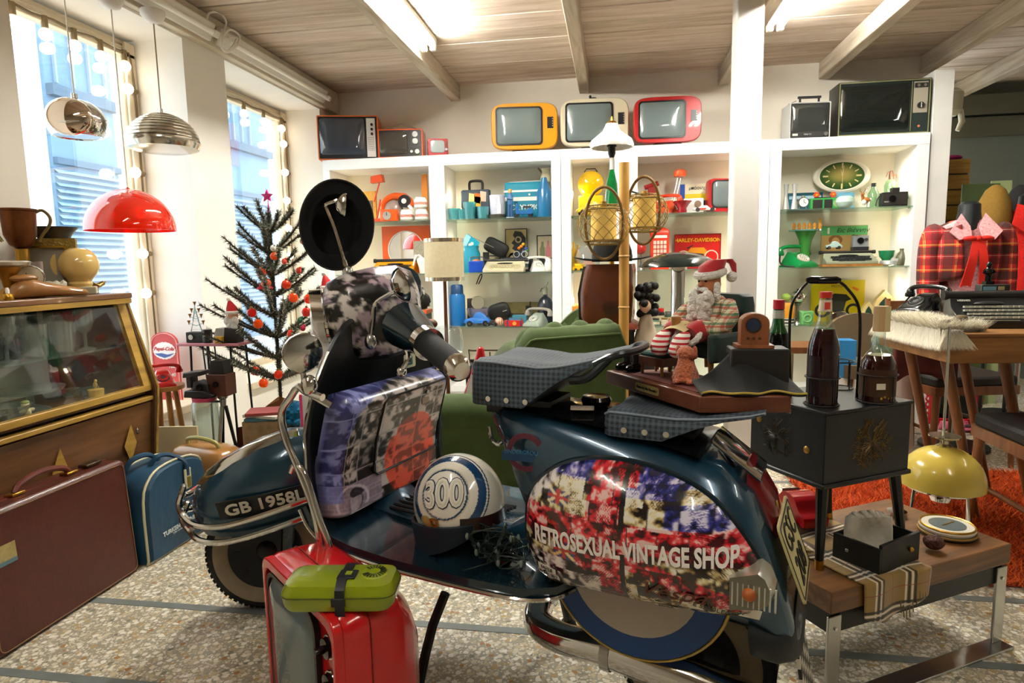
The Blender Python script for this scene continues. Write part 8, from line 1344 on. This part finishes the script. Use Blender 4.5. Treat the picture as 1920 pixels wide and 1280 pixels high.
obj('handle_wire',tube(smooth_path([at_(1482,752),at_(1480,640),at_(1484,575),at_(1500,545),at_(1516,527)],5)+smooth_path([at_(1572,527),at_(1588,540),at_(1610,575),at_(1612,640),at_(1606,752)],5),.0035,8),WB,wc);obj('hand_grip',tube([at_(1512,526),at_(1520,525),at_(1568,525),at_(1576,526)],[.006,.0095,.0095,.006],12),GLOSSB,wc)
for px,py,r_ in((1540,758,32),(1643,752,36),(1455,735,27),(1570,728,28)):
 p=np.array(atz(px,py,zk1));S=wd(1,float(p[1]),px,zk1)
 for h in(1,55):obj('wire_ring',tor(r_*S,.0018,24,5).t(p[0],p[1],zk1+.0015+h*S),WB,wc)
 for k in range(4):a=k*PI/2+.5;obj('wire_upright',bar((p[0]+r_*S*math.cos(a),p[1]+r_*S*math.sin(a),zk1+.001),(p[0]+r_*S*math.cos(a),p[1]+r_*S*math.sin(a),zk1+55*S),.0016,5),WB,wc)
def onb(px,py,z=ZB):p=atz(px,py,z);return np.array([float(p[0]),float(p[1]),z])
g0=onb(1645,1078);_,dw=along(g0,38,1716);_,dl2=along(g0,142,1544);hb_=.062
dr=thing('small_black_box','small black drawer pulled out and set on the bench under the chest','drawer',(g0[0],g0[1],ZB+.003),38)
for nm,g in(('front_panel',bb(0,dw,-.008,0,0,hb_*1.12)),('side_panel',bb(-.008,0,-.008,dl2*.9,0,hb_)),('side_panel',bb(dw,dw+.006,0,dl2*.9,0,hb_)),('back_panel',bb(0,dw,dl2*.9-.006,dl2*.9,0,hb_)),('bottom',bb(0,dw,0,dl2*.9,0,.005))):obj(nm,g,mat('#12130f',.5),dr,bev=.001)
obj('brass_knob',ell(.006,n=12,m=8,x=dw*.72,y=-.012,z=hb_*.6),BRASS,dr);obj('side_stud',ell(.003,.005,.005,10,6,-.009,.07,hb_*.5),STEEL,dr)
solo('quilted_pouch','white quilted fabric pouch stuffed in the black drawer','pouch',solid(grid(30,24,lambda u,v:((u-.5)*.10,.02*math.sin(PI*u)*math.sin(PI*v)-.02+.012*v,.10*v+.003*abs(math.sin(u*16+v*12))*abs(math.sin(u*16-v*12))*2),None),.02),mat('#d6cfbe',.8),(g0[0]+.005,g0[1]+.07,ZB+.012),12,ang=180)
SCF=stripes([(.12,.17,'#d9d0bc',1),(.19,.25,'#16130f',.9),(.27,.32,'#d9d0bc',1),(.34,.40,'#16130f',.9),(.74,.76,'#8a2a20',.8)],'#8f7136',.9,.105,ax=(0,1,2),key='scarf',sheen=.3)
s0=onb(1720,1050);sf=thing('check_scarf','camel check scarf with black, white and red stripes hanging over the bench edge','scarf',(n0[0],n0[1],ZB),BA_)
def scf(u,v):
 x=.095+.20*u+.05*(1-v)*(u-.5);y=.30-.40*v;z=.003+.0015*math.sin(u*13+v*6)
 if y<0:z=.003+y*(1.05-.6*abs(u-.35));y=-.006-.006*math.sin(u*9)
 return(x,y,z)
obj('cloth',solid(grid(36,44,scf),.002),SCF,sf,ang=180);obj('cloth_fold',solid(grid(20,20,lambda u,v:(.01+.12*u,.16+.16*v,.004+.008*math.sin(u*7+v*4)**2),None),.002),SCF,sf,ang=180)
for i in range(9):obj('fringe',bar((.20+.01*i,-.012,-.055-.02*math.sin(i*.7)),(.202+.01*i,-.014,-.085-.02*math.sin(i*.7)),.0012,4),mat('#6a5a3a',.9),sf)
def bpt(x,y):return tuple(n0+ub*x+vb*y+np.array([0,0,.0]))
rp_=onb(1485,985);beetle_loc=(rp_[0]+.02,rp_[1]+.02)
rc=thing('red_toy_car','large red plastic toy car on the far end of the bench, behind the number plate','toy car',(beetle_loc[0],beetle_loc[1],ZB+.002),-75)
for nm,g,m in(('body',loft([[(x,d*.038*w_,z)for x,z,_ in smooth_path([(-.08,.02,0),(-.08,.045,0),(-.05,.055,0),(-.02,.085,0),(.03,.085,0),(.06,.055,0),(.085,.045,0),(.085,.02,0)],3)]for d,w_ in((-1,.9),(-.8,1.0),(.8,1.0),(1,.9))]),mat('#a0141a',.2,coat=.5)),('rear_window',box(.003,.05,.022,-.04,0,.062).r('y',0),mat('#5a5a52',.2)),('tail_light',box(.004,.012,.01,-.081,.02,.038),mat('#c98a2a',.3)),('bumper',box(.008,.07,.012,-.084,0,.02),mat('#7d1016',.4))):obj(nm,g,m,rc)
for x in(-.05,.05):
 for y in(-.036,.036):obj('wheel',disc(.02,.014,x,.02,y-.007,16),DARK,rc)
for i,(px,py,c,lb)in enumerate(((1512,942,'#c81e78','small pink plastic ball beside the red toy car'),(1517,958,'#b5a41a','small yellow plastic toy beside the red toy car'))):q=onb(px,py+22);solo('plastic_toy',lb,'toy',ell(.012,n=14,m=10,z=.012),mat(c,.3),(q[0]+.03,q[1]+.02*i,ZB+.003))
q=onb(1775,1000);ck_=make('brass_rimmed_clock','round white-faced clock with gold rim lying flat on a roped black tray','clock',(q[0],q[1],ZB),[('tray',lathe([(.062,0),(.066,.006),(.062,.014),(.001,.014)],36),BLACK),('rope',tor(.065,.003,40,6).t(0,0,.010),mat('#8a6a24',.6)),('case',lathe([(.062,.014),(.064,.02),(.060,.026),(.001,.025)],36),mat('#cfc9b8',.3)),('gold_rim',tor(.061,.0028,40,8).t(0,0,.026),GOLD),('face',cyl(.042,.0014,0,0,.0255,32),mat('#5f6a6a',.15)),('hand',box(.05,.003,.001,.004,0,.0275).r('z',35),GOLD)])
q=onb(1750,1032);solo('rough_stone','rough reddish-brown mineral stone on the scarf','stone',ell(.024,.02,.018,16,12).w(lambda x,y,z:tuple(np.array((x,y,z+.016))*(1+.22*(vn(x*90+5,y*90+z*60+5)-.5)))),mat('#4a2418',.7,noise=.5,ns=120,bump=.6,bs=150),(q[0],q[1],ZB+.006),ang=25)
q=onb(1672,972);make('chrome_ashtray','small chrome lidded ashtray behind the drawer','ashtray',(q[0]+.02,q[1]+.02,ZB),[('bowl',lathe([(.02,0),(.026,.006),(.026,.016),(.001,.016)],20),CHROME),('knob',ell(.005,z=.02,n=10,m=6),CHROME)])
lz=lambda py:float(aty(1766,py,2.1)[2]);lp=col(1766,2.1,.3);rL=wd(75,2.1,1766,.3)
yl=thing('yellow_dome_lamp','pale yellow dome lamp on chrome feet with a long chrome rod, behind the bench','lamp',(lp[0],2.1,0));YD_=mat('#c9b04c',.2,coat=.5);z0,z1=lz(908),lz(838)
obj('dome',solid(lathe([(.02,z1)]+[(rL*math.sin(PI/2*k/12),z0+(z1-z0)*math.cos(PI/2*k/12)**.85)for k in range(2,13)],44,False),.003),YD_,yl);obj('chrome_ring',tor(rL*.86,.005,36,8).t(0,0,z0-.006),CHROME,yl)
obj('top_disc',lathe([(.018,z1-.002),(.024,z1+.006),(.012,z1+.012),(.012,z1+.022),(.044,z1+.034),(.044,z1+.038),(.001,z1+.038)],24),mat('#c9c3a4',.15,.9),yl);rt=aty(1781,612,2.02)
obj('rod',tube([(-.004,0,z1+.036),(rt[0]-lp[0],rt[1]-2.1,rt[2])],.004,8),STEEL,yl);obj('bulb_cup',lathe([(.03,z0-.05),(.034,z0-.03),(.02,z0+.0),(.001,z0)],18),CHROME,yl)
for a in(.4,1.9,3.5,5.0):obj('curved_foot',tube(smooth_path([(rL*.86*math.cos(a),rL*.86*math.sin(a),z0-.006),(rL*.98*math.cos(a),rL*.98*math.sin(a),z0*.6),(rL*.9*math.cos(a),rL*.9*math.sin(a),.012),(rL*.7*math.cos(a),rL*.7*math.sin(a),.03)],4),.0045,6),CHROME,yl)
def shag(n,x0,x1,y0,y1,h,seed,c0,c1,z=.004,w=.003,lean=.8,fz=None):
 r_=np.random.RandomState(seed);x,y=r_.uniform(x0,x1,n),r_.uniform(y0,y1,n);a=r_.uniform(0,6.28,n);l=h*r_.uniform(.6,1.2,n);zz=np.full(n,z)if fz is None else np.array([fz(p,q)for p,q in zip(x,y)])
 b=r_.uniform(0,6.28,n);v=np.zeros((n,3,3));v[:,0]=np.c_[x-np.cos(b)*w,y-np.sin(b)*w,zz];v[:,1]=np.c_[x+np.cos(b)*w,y+np.sin(b)*w,zz];v[:,2]=np.c_[x+l*lean*np.cos(a),y+l*lean*np.sin(a),zz+l*.75]
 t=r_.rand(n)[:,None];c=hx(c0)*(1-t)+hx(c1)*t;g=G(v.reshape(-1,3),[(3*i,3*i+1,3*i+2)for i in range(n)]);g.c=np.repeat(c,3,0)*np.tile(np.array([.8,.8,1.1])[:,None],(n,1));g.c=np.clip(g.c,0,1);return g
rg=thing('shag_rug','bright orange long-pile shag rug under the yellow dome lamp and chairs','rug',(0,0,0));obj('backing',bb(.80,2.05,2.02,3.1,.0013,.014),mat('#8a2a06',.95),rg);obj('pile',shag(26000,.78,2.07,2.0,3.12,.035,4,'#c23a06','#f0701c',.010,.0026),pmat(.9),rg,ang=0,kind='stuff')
dz_=.735;d0=np.array(atz(1783,626,dz_));TK=wood('#5a3216','#80502a','z',6,.4,8);DW=wood('#6a431e','#936634','x',6,.45,10);dk=thing('writing_desk','light walnut writing desk with splayed legs, typewriter and fur throw on top','desk',(d0[0],d0[1],0),4)
d1,dd_=along(d0,100,1664);dd_=min(max(dd_,.5),.62);tkn=dz_-float(aty(1783,682,d0[1])[2])
O('desk_top',bb(0,.95,0,dd_,dz_-.014,dz_),DW,dk,bev=.003);O('drawer_box',bb(.004,.945,.004,dd_-.004,dz_-tkn,dz_-.014),DW,dk,bev=.003);O('drawer_gap',bb(.30,.303,.002,.004,dz_-tkn+.004,dz_-.018),BLACK,dk)
for x in(.10,.30,.62,.86):
 for y in(.20,dd_-.05):O('leg',tube([(x,y,dz_-tkn),(x+.15,y,0)],[.020,.013],10),TK,dk)
def ond(px,py):p=atz(px,py,dz_);return(float(p[0]),float(p[1]),dz_)
fu0=ond(1730,597);fu=thing('fur_throw','long-haired cream fur throw hanging over the desk corner','throw',(d0[0],d0[1],dz_),4)
def fz(x,y):return.004 if x>-.006 else.004-min(.05,abs(x+.006)*1.0)
obj('hide',solid(grid(10,10,lambda u,v:(-.012+.13*u,.06+(dd_-.10)*v,.003 if u>.06 else-.03),None),.003),mat('#d8cfb8',.95),fu)
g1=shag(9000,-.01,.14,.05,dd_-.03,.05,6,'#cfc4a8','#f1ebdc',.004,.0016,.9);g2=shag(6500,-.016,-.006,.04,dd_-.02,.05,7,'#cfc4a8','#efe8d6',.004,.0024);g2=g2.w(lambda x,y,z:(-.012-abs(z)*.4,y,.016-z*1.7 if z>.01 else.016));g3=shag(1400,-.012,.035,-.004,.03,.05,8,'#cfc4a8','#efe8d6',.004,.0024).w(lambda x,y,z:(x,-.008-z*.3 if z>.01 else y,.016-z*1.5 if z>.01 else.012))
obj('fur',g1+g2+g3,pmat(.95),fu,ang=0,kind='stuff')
q=ond(1747,594);phone('black_telephone','shiny black bakelite telephone on the fur throw',(q[0],q[1]+.10,dz_+.012),-62,'#0b0c0d','#1b1b1b',s=.82)
q=ond(1852,618);T_=typewriter('black_typewriter','black portable typewriter with maker lettering on the desk',1852,dz_,q[1]+.11,146,84,66,mat('#16191c',.35,coat=.2),mat('#a7a798',.3));S=wd(1,q[1]+.11,1852,dz_)
obj('lettering',text('HERMES',7*S,.0004,bold=.0002).r('x',44).t(-46*S,5*S,54*S),mat('#c9c9c0',.4),T_)
for nm,lb,ct,px,py,pr in(('cherub_figurine','dark bronze cherub figurine at the desk corner','figurine',1772,592,[('body',lathe([(.016,0),(.014,.01),(.018,.03),(.012,.045),(.001,.05)],14),mat('#2a2116',.4,.6)),('head',ell(.009,n=12,m=8,z=.055),mat('#2a2116',.4,.6)),('wing',ell(.004,.014,.018,8,6,.012,.006,.042),mat('#3a2e1c',.4,.6))]),('wooden_clog','worn wooden clog lying on the desk edge','clog',1772,620,[('clog',loft([[(x,w*math.cos(t),.002+h*(.5+.5*math.sin(t)))for t in[2*PI*i/12 for i in range(12)]]for x,w,h in((-.05,.008,.01),(-.04,.016,.016),(0,.018,.016),(.03,.02,.03),(.05,.016,.028),(.058,.006,.014))]),mat('#4f4226',.6,noise=.3,ns=60))]),('feather_bundle','white feather bundle in front of the typewriter','feathers',1828,615,[('feather',shag(260,-.04,.04,-.012,.02,.035,9,'#c9c2ac','#ece6d6',.001,.0018),pmat(.9),{'ang':0})]),('pale_green_vase','pale green vase between the telephone and the typewriter','vase',1788,585,[('vase',lathe([(.02,0),(.028,.02),(.024,.05),(.035,.075),(.033,.075),(.001,.02)],20),mat('#b9c79a',.3,coat=.3)),('leaves',cat([ell(.014,.004,.02,8,6,.014*math.cos(a),.014*math.sin(a),.08)for a in(0,1.5,3,4.6)]),mat('#8fb487',.6))])):
 q=ond(px,py);make(nm,lb,ct,(q[0]+(.03 if nm=='wooden_clog' else 0),q[1]+.012,dz_+(.0 if px>1780 else.022)),pr,rz=25)
q=ond(1858,585);Yk=min(q[1]+.2,d0[1]+dd_-.07);zz_=lambda py:float(aty(1858,py,Yk)[2]);make('desk_radio','small black desk radio with pale blue display behind the typewriter','radio',(col(1858,Yk,.8)[0],Yk,dz_),[('case',box(.10,.05,zz_(533)-dz_),mat('#17181a',.4),{'bev':.003}),('display',box(.045,.002,.015,-.022,-.026,zz_(533)-dz_-.022),mat('#6f9fb8',.2)),('label',box(.022,.002,.014,.018,-.026,zz_(533)-dz_-.021),mat('#a89c74',.5))])
make('black_statuette','black standing boy statuette on the desk radio','statuette',(col(1853,Yk,.9)[0],Yk,zz_(533)+.0005),[('plinth',box(.03,.03,.012),GLOSSB),('legs',cat([bar((-.006,0,.012),(-.005,0,.035),.006),bar((.006,0,.012),(.005,0,.035),.006)]),GLOSSB),('torso',ell(.015,.011,.02,14,10,0,0,.048),GLOSSB),('arms',cat([tube([(-.013,0,.058),(-.02,-.004,.045),(-.008,-.012,.042)],.004,6),tube([(.013,0,.058),(.02,-.004,.045),(.008,-.012,.042)],.004,6)]),GLOSSB),('head',ell(.010,.010,.012,12,8,0,0,.076),GLOSSB)])
SEAT=mat('#14120f',.6)
def chair(name,label,x,y,rz,sz,w,jacket=False):
 t=thing(name,label,'chair',(x,y,0),rz);obj('seat',rbox(w,w*.95,.05,.02,0,0,sz-.05),SEAT,t,bev=.012);obj('seat_frame',ring(rrect(w+.01,w*.95+.01,.01,2),rrect(w-.05,w*.9-.05,.01,2),.04,sz-.085),TK,t)
 for sx in(-1,1):obj('leg',tube([(sx*w*.45,-w*.43,sz-.05),(sx*w*.49,-w*.46,0)],[.018,.012],10),TK,t);obj('rear_post',tube([(sx*w*.45,w*.47,0),(sx*w*.45,w*.45,sz),(sx*w*.45,w*.54,sz+.34)],[.013,.018,.013],10),TK,t);obj('stretcher',bar((sx*w*.47,-w*.44,sz*.42),(sx*w*.45,w*.46,sz*.42),.009),TK,t)
 obj('back_rail',loft([[(x_,w*.53-.03*math.cos(x_*4)+d,z)for d,z in((0,sz+.22),(.018,sz+.22),(.018,sz+.33),(0,sz+.33))]for x_ in np.linspace(-w*.46,w*.46,9)]),TK,t,ang=50);return t
chair('dining_chair','wooden chair with dark seat tucked under the desk',1.62,3.35,12,.44,.40);chair('dining_chair','wooden chair with charcoal seat at the edge nearest the viewer',1.49,2.26,180,.44,.42)
solo('maroon_jacket','maroon jacket thrown over the chair beneath the desk','jacket',solid(grid(16,12,lambda u,v:(-.22+.30*u,-.16+.02*math.sin(u*9),.16*(1-v)+.02*math.sin(u*7+v*5)-.03),None),.02),mat('#4a1c18',.9,noise=.2,ns=20),(1.46,3.29,.475),8,ang=180)
rm_=atz(1785,800,.0);mr=thing('red_baroque_mirror','ornate red plastic framed mirror standing on the floor under the desk','mirror',(float(rm_[0]),float(rm_[1]),0),-4);mw,mh=wd(76,float(rm_[1])),.24;RB=mat('#b0131c',.25,coat=.4)
obj('frame',up(ring(rrect(mw,mh,.02),rrect(mw*.66,mh*.66,.01),.02)).t(0,.01,mh/2+.01),RB,mr,bev=.004);obj('mirror_glass',box(mw*.68,.004,mh*.68,0,.006,mh*.16+.01),mat('#1a1d1c',.05,.8),mr)
for i in range(26):a=2*PI*i/26;obj('scroll',tor(.016,.006,12,6).r('x',90).t(mw*.5*max(-1,min(1,1.3*math.cos(a))),.0,mh/2+.01+mh*.47*max(-1,min(1,1.3*math.sin(a)))),RB,mr)
for i in range(2):make('pink_shoe',['pink ballet shoe in front of the red mirror','pink ballet shoe tipped against the other one'][i],'shoe',(float(rm_[0])+.0+.07*i,float(rm_[1])-.10+.03*i,0),[('sole',loft([[(x,w*math.cos(t),.004+h*(.5+.5*math.sin(t)))for t in[2*PI*k/14 for k in range(14)]]for x,w,h in((-.11,.01,.02),(-.10,.03,.05),(-.04,.035,.045),(0,.03,.02),(.06,.028,.03),(.10,.02,.045),(.11,.008,.03))]),mat('#c05a78',.4)),('bow',cat([ell(.014,.006,.010,10,6,-.05,s*.012,.05)for s in(-1,1)]),mat('#c85a7a',.5)),('lining',ell(.05,.02,.008,14,6,.04,0,.036),mat('#3a1c24',.7))],rz=-15+30*i)
for nm,lb,ct,px,py,Y,pr in(('white_storage_box','white carton on the floor under the green bay','box',1655,700,4.18,[('carton',box(.55,.26,.34),WHT,{'bev':.003})]),('blue_carton','blue and white carton behind the vermouth bottle','box',1575,690,3.6,[('carton',box(.12,.1,.56),mat('#2a7ab0',.5)),('band',box(.122,.102,.16,z=.2),WHT)]),('glass_demijohn','pale green glass demijohn beyond the cognac bottle','demijohn',1668,700,3.3,[('flask',lathe([(.05,.5),(.085,.54),(.09,.60),(.05,.67),(.02,.70),(.022,.74)],24,False),glass('#bfe3cf',.03,.15)),('cradle',lathe([(.12,0),(.12,.02),(.09,.49),(.001,.49)],20),mat('#cfc8b8',.7))]),('red_brown_stool','red-brown wooden stool behind the chest','stool',1505,700,3.4,[('top',rbox(.26,.26,.03,.02,z=.53),TK),('leg',bar((-.1,-.1,.53),(-.12,-.12,0),.016),TK),('leg',bar((.1,-.1,.53),(.12,-.12,0),.016),TK),('leg',bar((-.1,.1,.53),(-.12,.12,0),.016),TK),('leg',bar((.1,.1,.53),(.12,.12,0),.016),TK)]),('olive_armchair','olive round-backed chair beyond the bottles','chair',1612,680,3.85,[('backrest',loft([[(.2*math.cos(t),.05*math.sin(t)*0+d,.42+.26*math.sin(t)**.5 if math.sin(t)>0 else.42)for t in[PI*i/14 for i in range(15)]]for d in(0,.04)]),mat('#5a4a34',.7)),('seat',rbox(.38,.36,.07,.06,0,-.16,.36),mat('#5a4a34',.7))]+[('leg',bar((x,y,.36),(x*1.1,y,0),.014),WN2)for x in(-.15,.15)for y in(-.3,0)])):
 make(nm,lb,ct,(col(px,Y,.4)[0],Y,0),pr)
YMn=3.55;mz=lambda px,py,Y=YMn:float(aty(px,py,Y)[2])
TAR=stripes([(.0,.30,'#101512',.72),(.36,.38,'#d8a02a',.8),(.40,.415,'#e0c070',.8),(.58,.84,'#4a0c12',.65),(.92,.935,'#c9b8a0',.7)],'#b81216',.9,.125,ax=(0,2),key='tartan');BLO=mat('#c98f92',.9,noise=.35,ns=90);RDB=mat('#c81c0c',.7);KN=mat('#b81408',.95,noise=.15,ns=130,bump=.5,bs=160)
def torso(name,label,px,Y,w,ztop_,jm,blouse):
 c=col(px,Y,1.0);t=thing(name,label,'mannequin',(c[0],Y,0),-6);zt=ztop_;L=lambda z,a,b,n=28,o=0:[(a*w*math.cos(q),b*w*math.sin(q)+o,z)for q in[2*PI*i/n for i in range(n)]]
 obj('stand',tube([(0,0,.03),(0,0,zt-.50)],.014,8),STEEL,t);obj('stand_base',lathe([(.16,0),(.16,.015),(.02,.03),(.001,.03)],24),BLACK,t)
 obj('neck',loft([L(zt-.16,.26,.22),L(zt-.10,.19,.20),L(zt-.05,.165,.18),L(zt-.015,.16,.17),L(zt,.10,.11)]),mat('#14181b',.3),t)
 obj('bust',loft([L(zt-.56,.36,.24),L(zt-.42,.32,.22),L(zt-.22,.42,.26),L(zt-.12,.40,.20),L(zt-.09,.20,.18)]),BLO if blouse else jm,t)
 def pan(s_):return solid(grid(8,14,lambda u,v:(s_*w*(.50-(.30+.08*v)*u),-w*(.10+.17*math.sin(PI*.5*u)+.05*math.sin(PI*v)),zt-.115-.33*v*(1 if not blouse else.78)-.03*(1-u)),None),.008)
 if blouse:
  for s_ in(-1,1):obj('jacket_front',pan(s_),jm,t,ang=180);obj('collar_wing',solid(G([(s_*.018,-.075,zt-.125),(s_*.052,-.05,zt-.06),(s_*.112,-.095,zt-.15),(s_*.075,-.115,zt-.19),(s_*.022,-.11,zt-.175)],[(0,1,2,3,4)]if s_<0 else[(4,3,2,1,0)]),.006),BLO,t);obj('bow_loop',ell(.034,.016,.013,14,8,s_*.034,-.125,zt-.185),RDB,t);obj('bow_tail',solid(grid(3,8,lambda u,v:(s_*(.012+.028*v)+(u-.5)*(.03+.018*v),-.125-.012*math.sin(v*4),zt-.19-.22*v-.02*abs(u-.5)),None),.005),RDB,t)
  obj('bow_knot',ell(.014,n=10,m=8,y=-.13,z=zt-.185),RDB,t);obj('jacket_back',loft([L(zt-.42,.40,.25,o=.02),L(zt-.22,.47,.27,o=.025),L(zt-.12,.46,.2,o=.03),L(zt-.09,.22,.16,o=.03)],False,False),jm,t)
 else:
  for s_ in(-1,1):obj('lapel',solid(G([(s_*.02,-.11,zt-.09),(s_*.10,-.09,zt-.06),(s_*.13,-.12,zt-.17),(s_*.015,-.14,zt-.26)],[(0,1,2,3)]if s_<0 else[(3,2,1,0)]),.008),jm,t)
  for z in(.28,.36,.44):obj('button',disc(.01,.006,.0,zt-z,-.125),mat('#d8d0c4',.4),t)
 for s_ in(-1,1):obj('sleeve',tube(smooth_path([(s_*w*.40,.0,zt-.13),(s_*w*.54,.0,zt-.20),(s_*w*.58,-.01,zt-.38),(s_*w*.55,-.03,zt-.55)],4),[.045,.058,.060,.058,.056,.055,.054,.053,.052,.05,.05,.05,.05],14),jm,t)
 return c
torso('tartan_jacket_mannequin','black dress form in a red tartan jacket, pink blouse and red bow',1812,YMn,.29,mz(1812,378),TAR,True);torso('red_coat_mannequin','dress form in a bright red wool coat at the picture edge',1925,3.95,.34,mz(1925,362,3.95),KN,False)
for nm,lb,px,y0,y1,Y,r_,m in(('olive_hat','tall olive knitted hat on a stand behind the tartan jacket',1858,430,346,3.95,.085,mat('#6a4e10',.9,noise=.12,ns=90)),('black_hat','black wool hat on a stand behind the red coat',1905,425,346,4.3,.085,mat('#0d0d0e',.95))):
 c=col(px,Y,1.0);z0,z1=mz(px,y0,Y),mz(px,y1,Y);make(nm,lb,'hat',(c[0],Y,0),[('cap',lathe([(r_,z0),(r_*1.05,z0+.05),(r_*.9,z0+(z1-z0)*.6),(r_*.55,z1-.03),(r_*.2,z1-.004),(.001,z1)],26),m),('stand',tube([(0,0,.02),(0,0,z0+.02)],.01,8),BLACK),('stand_base',cyl(.12,.02,n=20),BLACK)])
c=col(1803,4.9,1.2);z0,z1=mz(1794,412,4.9),mz(1794,298,4.9)
make('wooden_crate','yellow wooden crate on end beside the white panel','crate',(c[0]-.085,4.9,0),[('slat',box(.16,.14,(z1-z0)/4-.012,0,0,z0+(z1-z0)*k/4),wood('#8a6420','#b58a3a','x',6,.6))for k in range(4)]+[('post',box(.14,.12,z1-.01),mat('#4a3a1c',.8)),('pink_cloth',ell(.06,.05,.02,12,8,0,0,z1+.008),mat('#a02a6a',.8))])
for i,(px,w,c_,y0)in enumerate(((1832,.22,'#3c4a24',345),(1875,.12,'#8f9a6a',338))):c=col(px,4.6,1.1);make('painted_board',['dark green board behind the olive hat','pale green board behind the olive hat'][i],'board',(c[0],4.6+.03*i,0),[('panel',box(w,.012,mz(px,y0,4.6)),mat(c_,.8))])
c=col(1800,4.85,1.9);make('wall_fan','cream wall-mounted fan unit high beside the white panel','fan',(c[0],5.0,mz(1800,190,5.0)),[('housing',lathe([(.04,-.09),(.075,-.06),(.08,.05),(.05,.075),(.001,.078)],22).s(1,1,1.1),mat('#bdb8a0',.4)),('drain_arm',tube([(.06,-.02,-.06),(.075,-.02,-.14),(.05,-.02,-.20)],[.018,.02,.014],10),mat('#c9c4ac',.4)),('bracket',box(.05,.56,.05,0,.33,-.02),mat('#8a8674',.5))])
